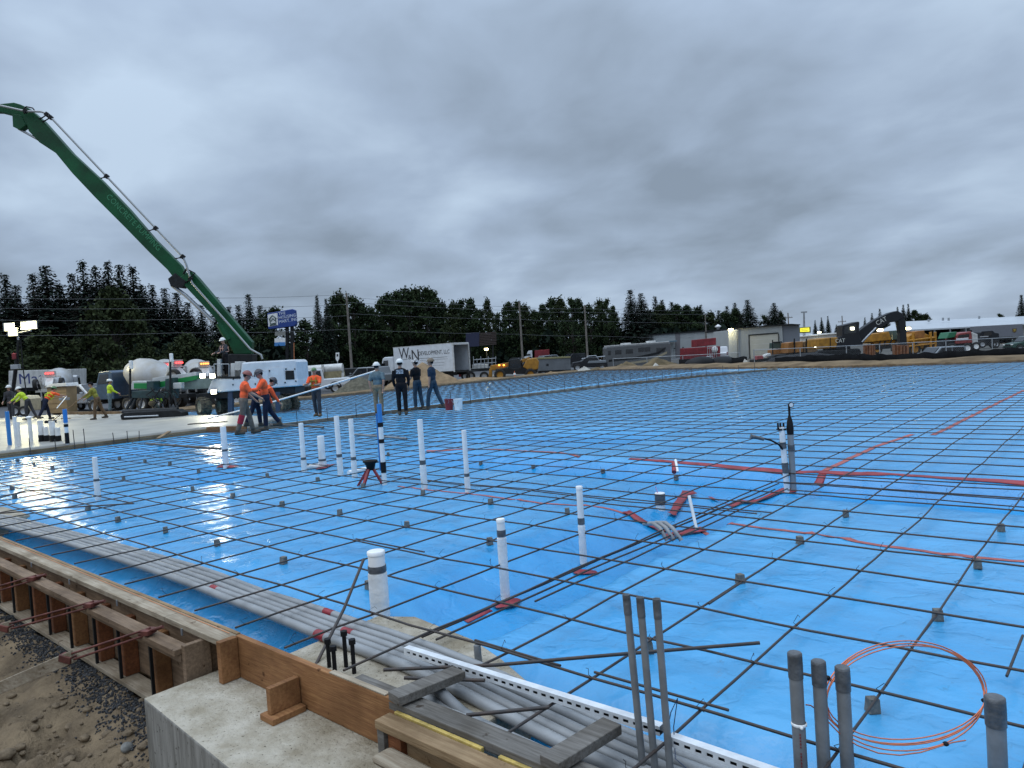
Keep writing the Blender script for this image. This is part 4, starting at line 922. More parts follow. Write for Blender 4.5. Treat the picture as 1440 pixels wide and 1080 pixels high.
person('worker in black jacket with white print on the back and white helmet', at_foot(567, 584), 1.84, Rr(92), .0, ((.04, .05), (-.05, .06)), ((.05, .20, .35), (.05, .20, .35)), C_blk, C_blk, hat=H_w, sleeves=1, back=mat('back print', (.42, .45, .48), .6, col2=(.10, .11, .13), vs=30, thr=(.45, .55)))
person('worker in black T-shirt and muddy jeans with a black and white helmet', at_foot(589, 576), 1.82, Rr(150), .04, ((.1, .1), (-.08, .08)), ((.25, .08, .7), (.1, .08, .4)), C_blk, C_jean, boot=C_boot, hat=mat('black white helmet', (.55, .55, .55), .4, col2=(.02, .02, .02), vs=14, thr=(.45, .55)))
person('worker in dark blue shirt and jeans with brown helmet, mid step', at_foot(611, 576), 1.83, Rr(165), .05, ((.32, .18), (-.26, .18)), ((.0, .06, .15), (-.1, .06, .2)), C_bt, C_jean, hat=H_b, sleeves=.3)
person('worker in dark work clothes and white helmet at the far left edge', at_foot(17, 590, .05), 1.80, Rr(270), .08, ((.05, .08), (-.05, .08)), ((.2, .1, .5), (.2, .1, .5)), C_dk, C_dk, hat=H_w, sleeves=1)
_, hC = person('worker in bright yellow shirt leaning over with a white helmet', at_foot(41, 590, .06), 1.78, Rr(195), .62, ((.15, .2), (-.3, .1)), ((.7, .1, .3), (.5, .1, .4)), C_hv, C_dk, hat=H_w, sleeves=1)
_, hD = person('worker in orange and yellow vest with green helmet raking wet concrete', at_foot(66, 590, .06), 1.78, Rr(60), .80, ((.32, .15), (-.45, .1)), ((1.0, .25, .35), (1.1, .3, .3)), C_or, C_navy, hat=H_g, vest=C_hv)
_, hE = person('worker in olive yellow vest and brown trousers with dark beanie', at_foot(139, 590, .06), 1.74, Rr(200), .35, ((.25, .2), (-.28, .15)), ((.6, .1, .5), (.4, .1, .6)), C_olv, C_brn, hat=C_blk, hatk='cap', sleeves=1)
person('worker in hi vis yellow jacket and white helmet beside the white pickup', at_foot(156, 581, .0), 1.84, Rr(40), .10, ((.05, .1), (-.05, .1)), ((.5, .1, .6), (.4, .1, .6)), C_hv, C_gry, hat=H_w, sleeves=1)
person('worker in bright yellow shirt crouching behind the screed head', at_foot(216, 585, .06), 1.72, Rr(95), 1.0, ((1.15, 2.0), (.95, 1.9)), ((.4, .1, .2), (.4, .1, .2)), C_hv, C_tan, hat=C_hv, hatk='cap', sleeves=.5, vest=C_blk)
# tools
def tool(name, label, cat, pts, r, m, head=None, hm=None, hname='blade'):
    t = thing(name, label, cat, pts[0]); o = Vector(pts[0]); b = MB(); b.tube([Vector(p) - o for p in pts], r, 8); b.build('handle', m, t)
    if head: b = MB(); b.box(Vector(head[0]) - o, head[1], rz=head[2]); b.build(hname, hm, t, bevel=.01)
    return t
f0 = G(292, 594, .10); f1 = AT(530, 521, 24.6)
tool('bull_float', 'long white bull float pole reaching from the wet concrete past the workers', 'bull float', [f0 + Vector((0, 0, .12)), hA[1].lerp(hA[-1], .5) if False else f0.lerp(f1, .33) + Vector((0, 0, .02)), f0.lerp(f1, .66), f1], .026, M_pvcw, ((f0.x, f0.y, .09), (1.25, .26, .025), FACE + .1), M_dark)
tool('rake', 'pale handled concrete rake held by the bending orange vest worker', 'rake', [hD[1], hD[-1], G(80, 574, .6)], .02, M_pvcw, (hD[1] + Vector((-.05, .1, -.1)), (.5, .1, .12), FACE), M_galv)
tool('rake', 'wooden handled concrete rake of the olive vest worker', 'rake', [hE[1] + Vector((.3, .3, .3)), hE[1], Vector((hE[1].x - .9, hE[1].y - .9, .12))], .018, M_wtan, (Vector((hE[1].x - .92, hE[1].y - .92, .12)), (.5, .08, .12), FACE), M_dark)

# tan earth bank left along the outside of the slab edge
V_ = []; fs = []; M_bank = mat('tan earth bank', (.215, .155, .092), .95, spec=.1, col2=(.115, .082, .05), vs=.7, bump=.6, bs=8)
xs_ = axis([(-37.4, 9, .5)]); prof = ((.35, -.3), (.8, .0), (1.5, .16), (2.6, .18), (3.8, -.02), (6.0, -.5))
for i, x in enumerate(xs_):
    for k, (d, z) in enumerate(prof): V_.append((x + d * .3, yback(x) + d, z + (.16 * fb(x, d, 4, .5, 4) if 0 < k < 5 else 0)))
    if i:
        for k in range(5): a = (i - 1) * 6 + k; fs.append((a, a + 6, a + 7, a + 1))
b = MB(); b.add(V_, [tuple(reversed(f)) for f in fs], True); tag(b.build('dirt_bank', M_bank), kind='structure')
V_ = []; fs = []
for i in range(60):
    y = 12 + i * .72
    for k, (d, z) in enumerate(prof): V_.append((-37.0 - d, y, z * .8 - .1 + (.13 * fb(y, d, 8, .5, 4) if 0 < k < 5 else 0)))
    if i:
        for k in range(5): a = (i - 1) * 6 + k; fs.append((a, a + 6, a + 7, a + 1))
b = MB(); b.add(V_, fs, True); tag(b.build('dirt_bank', M_bank), kind='structure')

# ------------------------------------------------------------------ wheels shared by vehicles
def wheel(parent, c, r, wd, axis=0., m=M_tire, rim=M_rim, n=20, tread=0):
    """a wheel whose axle lies in the local y direction turned by axis"""
    h = wd / 2
    b = MB(); b.lathe([(r * .58, -h * .8), (r * .90, -h), (r, -h * .72), (r, h * .72), (r * .90, h), (r * .58, h * .8)], n=n, axis='y')
    if tread:
        for i in range(tread):
            a = 2 * math.pi * i / tread
            for s_ in (-1, 1): b.box((r * 1.0 * math.cos(a + s_ * .06), s_ * h * .42, r * 1.0 * math.sin(a + s_ * .06)), (r * .09, h * .9, r * .13), ry=-a, rz=0)
    t = b.build('tyre', m, parent, loc=c, rz=axis)
    b = MB(); b.lathe([(0, -h * .5), (r * .2, -h * .62), (r * .5, -h * .45), (r * .6, -h * .82)], n=n, axis='y'); b.lathe([(0, h * .5), (r * .2, h * .62), (r * .5, h * .45), (r * .6, h * .82)], n=n, axis='y')
    b.build('rim', rim, t); return t

# ------------------------------------------------------------------ laser screed machine
F_ = Frame('laser_screed', 'white laser screed machine with green striped boom and black screed head', 'laser screed', 300, 583, 32)
o = F_.o; q = F_.q; xz = F_.xz
def fpoly(fr, name, pts, y0, y1, m, bevel=.02, parent=None):
    b = MB(); b.prism([fr.xz(*p, y0) for p in pts], y0, y1); return b.build(name, m, parent or fr.o, bevel=bevel)
fpoly(F_, 'lower_hull', [(290, 553), (298.5, 532), (419, 533), (420, 543), (392, 545), (330, 550)], -.75, 1.0, M_white, .05)
fpoly(F_, 'engine_cover', [(337, 531), (340, 510), (352, 509), (414, 505.5), (417, 509), (419.5, 541.5), (338, 541)], -.74, .99, M_white, .06)
fpoly(F_, 'deck', [(300, 531.6), (300, 529.6), (338, 529.6), (338, 531.6)], -.78, 1.02, M_dark, 0)
fpoly(F_, 'door_panel', [(379.5, 517), (399, 516.5), (400, 541), (379, 541.5)], -.755, -.742, M_white, .004)
fpoly(F_, 'door_panel', [(358, 522), (377, 520), (377, 541.5), (358, 542)], -.752, -.742, M_white, .004)
v = fpoly(F_, 'engine_vent', [(401, 521.5), (413, 521), (414, 533.5), (401.5, 534)], -.765, -.741, M_dark, .004)
for px, py in ((379, 521.5), (358, 529), (359, 540), (328, 533), (327.6, 541), (402, 519), (414.5, 519), (416, 536), (401, 538)):
    b = MB(); b.box(q(px, py, -.76), (.05, .03, .06)); b.build('latch', M_blk, o)
for x0, x1, y0, y1 in ((324, 330, 511, 530), (330, 338, 508.5, 521), (305, 310, 505, 529)):
    fpoly(F_, 'console', [(x0, y1), (x0, y0), (x1, y0), (x1, y1)], -.3, .35, M_whited, .02)
b = MB(); b.box(q(313, 520, .2), (.5, .5, .08)); b.box(q(308, 514, .2), (.1, .5, .45)); b.build('seat', M_blk, o, bevel=.03)
b = MB()
for px in (301, 311, 322): b.tube([q(px, 530, -.7), q(px, 512, -.7)], .018, 6)
b.tube([q(301, 512, -.7), q(322, 512, -.7)], .018, 6); b.build('handrail', M_galv, o)
fpoly(F_, 'chassis_frame', [(276, 561), (276, 554), (332, 549), (415, 544), (415, 552), (332, 560)], -.6, .85, M_dark, .02)
for px, yy in ((286.5, -.55), (314, .3), (395, -.4), (408, .8)):
    wheel(o, q(px, 571.5 if px < 350 else 568, yy), .41, .46, R(-48) if px < 350 else R(-20), M_tiremud, M_rimmud, 20, 16)
for px in (324, 391): fpoly(F_, 'stabiliser_leg', [(px - 4, 584), (px - 4, 551), (px + 3, 551), (px + 3, 584)], -.62, -.42, mat('blue black steel', (.03, .05, .09), .5), .02)
# telescopic boom
fpoly(F_, 'boom_inner', [(255, 548), (255, 534.5), (301, 532), (301, 546)], -.22, .22, mat('grey green boom steel', (.17, .22, .20), .45, var=.2), .01)
fpoly(F_, 'boom_white_panel', [(214, 540), (214, 531.6), (276, 523), (276, 528), (240, 534)], -.27, .27, M_whited, .01)
fpoly(F_, 'boom_green_stripe', [(188, 546.5), (188, 539), (214, 538.5), (240, 534.2), (276, 528.2), (276, 534), (214, 547)], -.28, .28, M_green2, .01)
fpoly(F_, 'boom_nose', [(182, 548), (186, 536), (206, 536), (206, 547)], -.25, .25, M_whited, .02)
# screed head
hd = MB()
hd.prism([xz(*p, -1.0) for p in ((185, 560), (185, 550), (209, 549), (246, 553), (246, 560))], -1.0, -.72); hd.prism([xz(*p, -.9) for p in ((206, 556), (206, 536), (216, 536), (216, 556))], -.9, -.3); hd.prism([xz(*p, -.9) for p in ((232, 560), (232, 533), (243, 531), (245, 560))], -.9, -.4)
hd.build('head_beam', mat('dark green steel', (.02, .045, .045), .5, var=.3), o, bevel=.02)
ar = MB()
for a, c, rr in (((186, 560), (172, 587), .07), ((190, 562), (180, 586), .06), ((244, 556), (252, 582), .06), ((200, 560), (196, 578), .05), ((238, 557), (240, 578), .05), ((214, 556), (222, 566), .04)):
    ar.tube([q(*a, -.95), q(*c, -1.35)], rr, 7)
ar.build('head_arm', M_dark, o)
pl = MB(); pl.prism([xz(*p, -1.85) for p in ((170, 590.5), (168.5, 584), (174, 580), (248, 576), (256, 580), (257, 587), (250, 590))], -1.85, -1.25)
pl.build('screed_plow', M_dark, o, bevel=.04)
b = MB(); b.tube([q(175, 586.5, -1.88), q(223, 584.5, -1.88)], .035, 6); b.build('plow_edge', M_galv, o)
b = MB(); b.tube([q(173, 580, -1.5), q(250, 576.5, -1.5)], .12, 10)
for i in range(34): b.lathe([(.05, -.02), (.19, 0), (.05, .02)], q(174 + i * 2.2, 580 - i * .1, -1.5), 10)
b.build('auger', M_dark, o)
for px, pt in ((183, 513), (239.5, 503)):
    mm = MB(); mm.tube([q(px, 560, -1.0), q(px, pt + 3, -1.0)], .045, 7); ms = mm.build('laser_mast', M_dark, o)
    b = MB(); b.box(q(px + 1.5, pt, -1.0), (.13, .13, .36)); b.build('laser_receiver', M_pvcw, ms, bevel=.03)
hs = MB()
for k in range(7):
    a = q(212 + k * 5, 545 + (k % 3) * 2, -1.0); c = q(216 + k * 5, 572 - (k % 2) * 6, -1.2); m_ = (a + c) / 2 + Vector((.35 * (-1) ** k, -.1, -.1 + .15 * (k % 3)))
    hs.tube([a, a.lerp(m_, .6), m_, m_.lerp(c, .6), c], .022, 6)
hs.build('hydraulic_hose', M_blk, o)
b = MB(); b.prism([xz(*p, -.9) for p in ((243, 547), (243, 538.5), (255, 538), (255, 546.5))], -.9, -.6); b.build('valve_box', M_whited, o, bevel=.02)
for px, py, pw in ((285, 528.5, 120), (298.5, 528.5, 150), (300.5, 551, 130)):
    b = MB(); b.box(q(px, py, -.86), (.26, .16, .22)); h = b.build('work_light', M_dark, o, bevel=.02)
    b = MB(); b.box(q(px, py, -.95), (.22, .02, .18)); b.build('lens', M_lamp2, h)
    p = o.matrix_basis @ q(px, py, -1.08); lamp('work light beam', p, pw, (1, .96, .74), R(110), G(px - 6, 600, 0), .1)
person('screed operator in white helmet and pale vest standing on the machine deck', o.matrix_basis @ q(319, 530, -.1), 1.72, R(235), .06, ((.05, .05), (-.03, .05)), ((.5, .1, .8), (.5, .1, .8)), C_dk, C_blk, hat=H_w, sleeves=1, vest=mat('pale pink band', (.55, .30, .22), .6), head=(.2, 0))

# ------------------------------------------------------------------ concrete pump boom behind the screed
F_ = Frame('pump_boom', 'tall green concrete pump boom with delivery pipe reaching up at left', 'pump boom', 345, 560, 46)
o = F_.o; q = F_.q; xz = F_.xz
def twin(name, pts, y0, y1, m, bevel=.03): return fpoly(F_, name, pts, y0, y1, m, bevel)
A_ = twin('boom_section', [(250, 391), (268, 381), (277, 390), (354, 481), (353, 498), (329, 498), (318, 474), (302, 447), (268, 411)], -.26, .26, M_greenp)
B_ = twin('boom_section', [(32, 154), (46, 157), (60, 169), (69, 179), (101, 215), (143, 254), (181, 294), (218, 337), (254, 373), (262, 389), (246, 393), (235, 379), (210, 355), (176, 320), (134, 278), (101, 243), (78, 215), (55, 200), (40, 184)], -.22, .22, M_greenp)
C_ = twin('boom_section', [(-60, 147), (-60, 155), (0, 157.5), (18, 162), (36, 178), (46, 160), (40, 152), (28, 146.5), (19, 144), (0, 146)], -.20, .20, M_greenp)
twin('knuckle_bracket', [(17, 160), (30, 162), (36, 176), (27, 182.5), (18, 178)], -.24, .24, M_greenp, .02)
twin('knuckle_bracket', [(236, 392), (246, 384), (262, 396), (256, 405), (240, 403)], -.3, .3, M_dark, .02)
twin('stiffener_plate', [(310, 462), (318, 452), (328, 470), (352, 497), (330, 498)], -.29, -.262, M_greenp, .01)
b = MB(); b.tube([q(26, 181, 0), q(55, 197, 0)], .07, 8); b.build('ram', M_galv, o)
b = MB(); b.tube([q(243, 402, .0), q(262, 416, 0), q(300, 452, 0)], .12, 9); b.build('ram', M_galv, o)
b = MB(); b.tube([q(308, 455, -.2), q(322, 478, -.2)], .22, 10); b.build('ram', M_greenp, o)
dp = MB(); dp.tube([q(*p, -.55) for p in ((-60, 146), (0, 148.5), (36, 156.5), (58, 157), (66, 160), (72, 165.5), (150, 248), (219, 321), (257, 361), (262, 372), (266, 386), (270, 398), (318, 452), (352, 491), (362, 496.5), (367, 499), (369, 505))], .065, 9); dp.build('delivery_pipe', mat('pipe steel', (.30, .31, .31), .4, .4), o)
for px, py, bx, by in ((150, 248, 142, 251), (219, 321, 209, 325), (257, 361, 247, 364), (66, 161, 56, 168), (71, 165, 60, 172), (36, 156, 34, 160), (268, 392, 262, 398)):
    b = MB(); b.box(q(px, py, -.55), (.2, .2, .24), ry=R(45)); b.bar(q(px, py, -.5), q(bx, by, -.3), .05, .05); b.tube([q(px - 2, py + 2, -.5), q(bx - 2, by - 1, -.3)], .02, 5); b.build('pipe_clamp', M_blk, o)
b = MB(); b.tube([q(33, 153, -.4), q(37, 150, -.4), q(46, 152, -.4), q(49, 156, -.4)], .04, 6); b.tube([q(262, 378, -.4), q(274, 384, -.4), q(266, 393, -.4)], .05, 6); b.tube([q(264, 376, -.3), q(258, 385, -.3)], .06, 6); b.build('hose_loop', M_blk, o)
ang = math.atan2(*(lambda d: (d.z, d.x))(q(247, 369) - q(160, 279)))
tx = text('CONCRETE PUMPING', .5, mat('pale lettering', (.03, .20, .09), .5), o, q(188, 313, -.226), (R(90), -ang, 0), ext=.003, sx=.95)
b = MB(); b.prism([xz(325, 560), xz(325, 498), xz(358, 498), xz(358, 560)], -.5, .5); b.build('turret', M_dark, o, bevel=.05)
b = MB(); b.prism([xz(300, 562), xz(300, 548), xz(440, 542), xz(440, 556)], -1.2, 1.2); b.build('truck_bed', M_dark, o, bevel=.05)
for px in (310, 335, 400, 425): wheel(o, q(px, 560, -1.1), .5, .35)

# ------------------------------------------------------------------ mixer trucks
def mixer(label, px, py, dep, turn, cabm, rear_light=None):
    p = AT(px, py, dep); p.z = gz(p.x, p.y)
    t = thing('mixer_truck', label, 'mixer truck', p, FACE + turn, 'mixer trucks behind the slab'); t.scale = (.88, .88, .88)
    b = MB(); b.span((-4.2, -.45, .75), (4.3, .45, 1.05)); b.build('chassis', M_dark, t, bevel=.03)
    b = MB(); b.prism([(1.9, .95), (1.9, 2.9), (2.2, 3.05), (3.2, 3.0), (3.55, 2.1), (3.6, .95)], -1.12, 1.12); c = b.build('cab', cabm, t, bevel=.06)
    b = MB(); b.prism([(3.62, .9), (3.62, 2.0), (4.6, 1.85), (4.85, 1.2), (4.85, .9)], -.95, .95); b.build('hood', cabm, t, bevel=.08)
    b = MB(); b.prism([(3.26, 2.95), (3.58, 2.12), (3.61, 2.12), (3.30, 2.96)], -1.0, 1.0)
    for s_ in (-1.13, 1.125): b.prism([(2.3, 2.1), (2.3, 2.8), (3.1, 2.8), (3.4, 2.1)], s_, s_ + .006)
    b.build('windows', M_glass, c)
    b = MB(); b.lathe([(0, -2.6), (.55, -2.55), (.75, -2.2), (1.2, -.6), (1.25, .3), (1.1, 1.2), (.7, 1.9), (0, 2.0)], n=24)
    M = Matrix.Translation((-.55, 0, 2.45)) @ Matrix.Rotation(R(90), 4, 'Y') @ Matrix.Rotation(R(-14), 4, 'Y'); b.v = [tuple(M @ Vector(v)) for v in b.v]; b.build('drum', mat('silver white drum', (.36, .375, .395), .4, col2=(.28, .265, .23), vs=.8), t)
    b = MB(); b.prism([(-3.1, 3.0), (-2.6, 2.9), (-2.75, 3.45), (-3.25, 3.5)], -.42, .42); b.prism([(-3.9, 2.2), (-3.2, 2.9), (-3.1, 2.7), (-3.7, 2.0)], -.3, .3); b.build('hopper', M_whited, t, bevel=.03)
    b = MB()
    for s_ in (-.8, .8): b.bar((-3.0, s_, .9), (-3.1, s_, 3.0), .12, .12); b.bar((-3.1, s_, 2.9), (-1.9, s_ * .9, 1.0), .1, .1)
    b.bar((-3.1, -.8, 3.0), (-3.1, .8, 3.0), .1, .1); b.bar((-3.6, -1.1, 1.8), (-3.6, 1.1, 1.8), .18, .3); b.build('rear_frame', M_whited, t, bevel=.01)
    for s_ in (-1, 1):
        wheel(t, (-3.75, s_ * 1.0, 2.35), .5, .34)
        b = MB(); b.bar((-3.6, s_ * .7, 1.8), (-3.75, s_ * .8, 2.4), .14, .14); b.build('booster_arm', M_dark, t)
        for x in (3.9, .6, -.75, -2.1): wheel(t, (x, s_ * 1.0, .52), .52, .34 if x > 3 else .5)
        b = MB(); b.span((-2.7, s_ * 1.0 - .3, 1.12), (1.2, s_ * 1.0 + .3, 1.2)); b.build('mudguard', M_dark, t, bevel=.02)
    for y in (-.28, -.09, .09, .28): b = MB(); b.box((-3.30, y, 3.28), (.03, .11, .10)); b.build('tail_light', rear_light or M_redl, t)
    return t
M_cabb = mat('blue truck cab paint', (.035, .065, .11), .4, var=.2); M_cabw = mat('white truck cab paint', (.36, .37, .38), .35)
mixer('blue cab mixer truck with silver drum, partly hidden by the screed boom', 207, 566, 47, R(160), M_cabb)
mixer('mixer truck seen from behind with red lights above the screed boom', 236, 563, 52, R(118), M_cabw)
mixer('dark mixer truck from behind with amber lights left of the screed operator', 280, 560, 58, R(125), M_cabb, M_ambl)
mixer('mixer truck seen from behind with red lights beside the plywood hut', 86, 572, 60, R(110), M_cabw)

# ------------------------------------------------------------------ left background: trailer with lettering, hut, pickup, light tower
F_ = Frame('lettered_trailer', 'long white trailer with dark blue letters behind the workers at left', 'trailer', 45, 560, 66); o = F_.o; q = F_.q
fpoly(F_, 'box', [(12, 546), (12, 521.5), (100, 519), (100, 544)], 0, 2.4, M_whited, .03)
text('Mats', 1.35, mat('blue lettering', (.035, .05, .16), .5), o, q(48, 532.6, -.006), sx=1.12)
fpoly(F_, 'undercarriage', [(14, 550), (14, 546.2), (100, 544.2), (100, 549)], .3, 2.1, M_dark, 0)
for px in (22, 30, 84, 92): wheel(o, q(px, 556, .25), .5, .3)
F_ = Frame('plywood_hut', 'tan plywood hut with a white sloping roof beside the white pickup', 'hut', 79, 581, 50); o = F_.o
fpoly(F_, 'walls', [(66, 582), (66, 545), (93, 543.5), (94.5, 580)], 0, 1.2, mat('plywood', (.34, .235, .12), .7, var=.15, vs=2), .01)
fpoly(F_, 'roof', [(62.5, 545), (70, 540), (92, 538.5), (94, 543)], -.12, 1.32, M_pvcw, .02)
b = MB()
for k in range(1, 5): b.box(F_.q(80, 545 + k * 7.4, -.006), (1.28, .012, .02))
b.build('batten', M_wtan, o)
def pickup(label, px, py, dep, turn, m, group=None, cap=False, suv=False):
    p = AT(px, py, dep); p.z = gz(p.x, p.y) + .02
    t = thing('parked_suv' if suv else 'pickup_truck', label, 'car' if suv else 'pickup', p, FACE + turn, group)
    b = MB()
    if suv: b.prism([(-2.3, .45), (-2.35, 1.05), (-2.15, 1.08), (-1.95, 1.75), (.3, 1.78), (1.0, 1.12), (2.1, 1.0), (2.3, .8), (2.3, .45)], -.9, .9)
    else: b.prism([(-2.75, .55), (-2.75, 1.12), (-.82, 1.12), (-.70, 1.85), (-.5, 1.9), (.65, 1.88), (1.35, 1.2), (2.5, 1.08), (2.7, .9), (2.7, .5)], -.94, .94)
    bd = b.build('body', m, t, bevel=.07)
    g = MB()
    s_ = .905 if suv else .945
    for y in (-s_, s_ - .004):
        if suv: g.prism([(-1.9, 1.12), (-1.78, 1.66), (-.75, 1.69), (-.75, 1.12)], y, y + .006); g.prism([(-.65, 1.12), (-.65, 1.69), (.22, 1.69), (.8, 1.12)], y, y + .006)
        else: g.prism([(-.64, 1.22), (-.58, 1.76), (.0, 1.77), (.0, 1.22)], y, y + .006); g.prism([(.08, 1.22), (.08, 1.77), (.58, 1.76), (1.12, 1.24)], y, y + .006)
    if suv: g.prism([(.36, 1.74), (.98, 1.16), (1.03, 1.17), (.40, 1.76)], -.76, .76)
    else: g.prism([(.70, 1.85), (1.33, 1.23), (1.37, 1.25), (.74, 1.88)], -.8, .8); g.prism([(-.83, 1.2), (-.74, 1.8), (-.77, 1.8), (-.86, 1.2)], -.7, .7)
    g.build('windows', M_glass, bd)
    x1 = 1.45 if suv else 1.72
    for x in (x1, -1.4 if suv else -1.6):
        for y in (-.82, .82):
            wheel(t, (x, y, .36), .37, .25)
            b = MB(); b.tube([(x + .46 * math.cos(a), y * 1.13, .40 + .46 * math.sin(a)) for a in [math.pi * i / 8 for i in range(9)]], .035, 6); b.build('wheel_arch', M_blk, t)
    xf = 2.3 if suv else 2.7
    for y in (-.7, .7): b = MB(); b.box((xf, y, .86), (.06, .34, .16)); b.build('headlight', M_pvcw, t, bevel=.02)
    b = MB(); b.box((xf + .02, 0, .8), (.05, .9, .22)); b.box((xf + .03, 0, .5), (.1, 1.7, .14)); b.build('grille', M_blk, t, bevel=.02)
    for y in (-1.05, 1.05): b = MB(); b.box((.95, y, 1.26), (.12, .2, .16)); b.build('mirror', m, t, bevel=.03)
    for y in (-.8, .8): b = MB(); b.box((-xf - .02, y, .95), (.05, .16, .3)); b.build('tail_light', M_redc, t)
    return t
M_carw = mat('white car paint', (.58, .60, .62), .3, coat=.4); M_cars = mat('silver car paint', (.20, .22, .235), .35, .3); M_card = mat('dark car paint', (.012, .013, .016), .4, spec=.35)
pickup('white crew cab pickup parked beside the plywood hut at left', 122, 576, 53, R(-22), M_carw)
pickup('white pickup parked behind the right end of the laser screed', 441, 545, 56, R(195), M_carw)
pickup('silver car parked behind the grey gravel pile', 515, 532, 66, R(160), M_cars, suv=True)
pickup('dark car parked between the covered trailer and the gravel pile', 492, 534, 70, R(175), M_card, suv=True)
F_ = Frame('light_tower', 'tall light tower with four glaring lamps at the far left', 'light tower', 25, 580, 47); o = F_.o; q = F_.q
fpoly(F_, 'generator_box', [(15, 579), (15, 560), (19, 557), (38, 557), (41, 561), (41, 578)], .0, 1.2, mat('cream generator paint', (.50, .44, .30), .5, var=.15), .04)
fpoly(F_, 'generator_vent', [(20, 572), (20, 563), (28, 563), (28, 572)], -.02, .0, M_blk, 0)
b = MB(); b.tube([q(17, 560, .4), q(22, 520, .4), q(24, 505, .4)], .12, 8); b.tube([q(24, 510, .4), q(26, 478, .4)], .08, 8); b.tube([q(38, 560, .5), q(32, 515, .5), q(29, 478, .5)], .035, 6); b.build('mast', M_dark, o)
b = MB(); b.box(q(22, 516, .4), (.5, .3, .3)); b.build('mast_collar', M_galv, o, bevel=.02)
b = MB(); b.box(q(21, 501, .4), (.28, .25, .4)); b.build('red_box', M_redc, o, bevel=.04)
b = MB(); b.tube([q(10, 471, .4), q(44, 465, .4)], .05, 6); b.tube([q(26, 480, .4), q(24, 466, .4)], .06, 6); b.build('crossbar', M_galv, o)
aimv = G(250, 640, 0)
for px, py in ((12.5, 460), (18, 467), (37, 458), (45, 457)):
    b = MB(); b.box(q(px, py, .25), (.62, .22, .54)); h = b.build('lamp_head', M_galv, o, bevel=.03)
    b = MB(); b.box(q(px, py, .13), (.57, .02, .49)); b.build('lens', M_lamp, h)
    lamp('tower beam', o.matrix_basis @ q(px, py, -.12), 480, (1.0, .90, .52), R(165), aimv if px < 30 else G(60, 600, 0), .35)
lamp('tower spill', o.matrix_basis @ q(28, 455, .9), 420, (1.0, .90, .50), None, None, .5)
wheel(o, q(22, 578, -.1), .33, .2); wheel(o, q(34, 578, -.1), .33, .2)
F_ = Frame('covered_trailer', 'long white covered trailer behind the facing orange worker', 'trailer', 450, 545, 64); o = F_.o; q = F_.q
b = MB(); b.tube([q(419, 522, .6), q(482, 517.5, .6)], .42, 12); b.build('cover', M_whited, o)
fpoly(F_, 'side_panel', [(432, 535), (432, 525), (480, 521), (482, 532)], .25, 1.4, mat('tan trailer side', (.26, .22, .12), .6, var=.2), .02)
for px in (423, 453.5, 482): b = MB(); b.prism([F_.xz(px - 2, 538), F_.xz(px - 2, 513 if px < 480 else 524), F_.xz(px + 1.5, 513 if px < 480 else 524), F_.xz(px + 1.5, 538)], .05, .2); b.build('post', M_whited, o)
fpoly(F_, 'bed_frame', [(420, 540), (420, 536), (484, 532), (484, 536)], .3, 1.6, M_dark, 0)
for px in (462, 472): wheel(o, q(px, 541, .3), .42, .3)
F_ = Frame('shop_sign', 'big blue roadside sign with white house emblem on a dark pole', 'sign', 402, 545, 92); o = F_.o; q = F_.q
M_sb = mat('blue sign face', (.012, .045, .22), .4)
fpoly(F_, 'sign_box', [(375.5, 442), (376, 440.5), (411, 434.5), (414.5, 436), (416, 456), (414, 458.5), (378, 463), (377, 461.5)], 0, .8, M_sb, .05)
fpoly(F_, 'emblem_panel', [(376.3, 442.3), (390, 440), (391, 457), (377.4, 459.5)], -.02, -.002, M_pvcw, 0)
b = MB(); P4 = lambda *pts: b.tube([q(x, y, -.035) for x, y in pts], .07, 5)
P4((378.4, 449.5), (383, 443.6), (388.6, 447.8)); P4((379.6, 449), (380.2, 455.5), (388.2, 454.2), (387.6, 447.6)); P4((381.4, 451.5), (383.6, 448), (386.3, 450.6)); P4((379.5, 457.5), (388.6, 456)); b.build('emblem', mat('dark green emblem', (.02, .06, .05), .5), o)
sl = math.atan2(*(lambda d: (d.z, d.x))(q(411, 434.5) - q(376, 440.5)))
for s_, px, py in (('THE', 391.4, 441.6), ('HOUSING', 391.6, 447.2), ('MART, INC', 392, 453.0)): text(s_, .55, mat('white lettering', (.62, .68, .78), .5), o, q(px, py, -.02), (R(90), -sl, 0), align='LEFT', sx=.92)
fpoly(F_, 'letter_board', [(386.5, 472.5), (386.5, 466.5), (401, 465.5), (401.5, 471.5)], .1, .3, mat('grey letter board', (.22, .22, .20), .6), .01)
fpoly(F_, 'small_sign', [(386, 485.5), (386, 476), (401, 475), (401, 485)], .05, .3, M_pvcw, .01); fpoly(F_, 'small_sign_stripe', [(386, 486.6), (386, 481.6), (401, 481), (401, 486)], .03, .048, mat('light blue sign stripe', (.06, .22, .5), .5), 0)
for px in (403, 410): b = MB(); b.prism([F_.xz(px - 2, 546), F_.xz(px - 3, 458), F_.xz(px + 1, 458), F_.xz(px + 2, 546)], .3, .7); b.build('pole', M_dark, o)
F_ = Frame('road_sign', 'small white road sign on a post left of the box truck', 'sign', 475, 532, 72); o = F_.o
fpoly(F_, 'plate', [(472, 505), (472, 496), (477, 495.5), (477, 504.5), (474.5, 509)], 0, .02, M_pvcw, 0); fpoly(F_, 'symbol', [(473.3, 501.5), (473.3, 498), (475.8, 497.8), (475.8, 501.2)], -.01, -.002, M_card, 0)
b = MB(); b.cyl(F_.q(475, 533, .06), F_.q(474.5, 497, .06), .04, n=6); b.build('post', M_galv, o)
F_ = Frame('marker_pole', 'thin orange marker pole rising behind the laser screed', 'pole', 414, 540, 60)
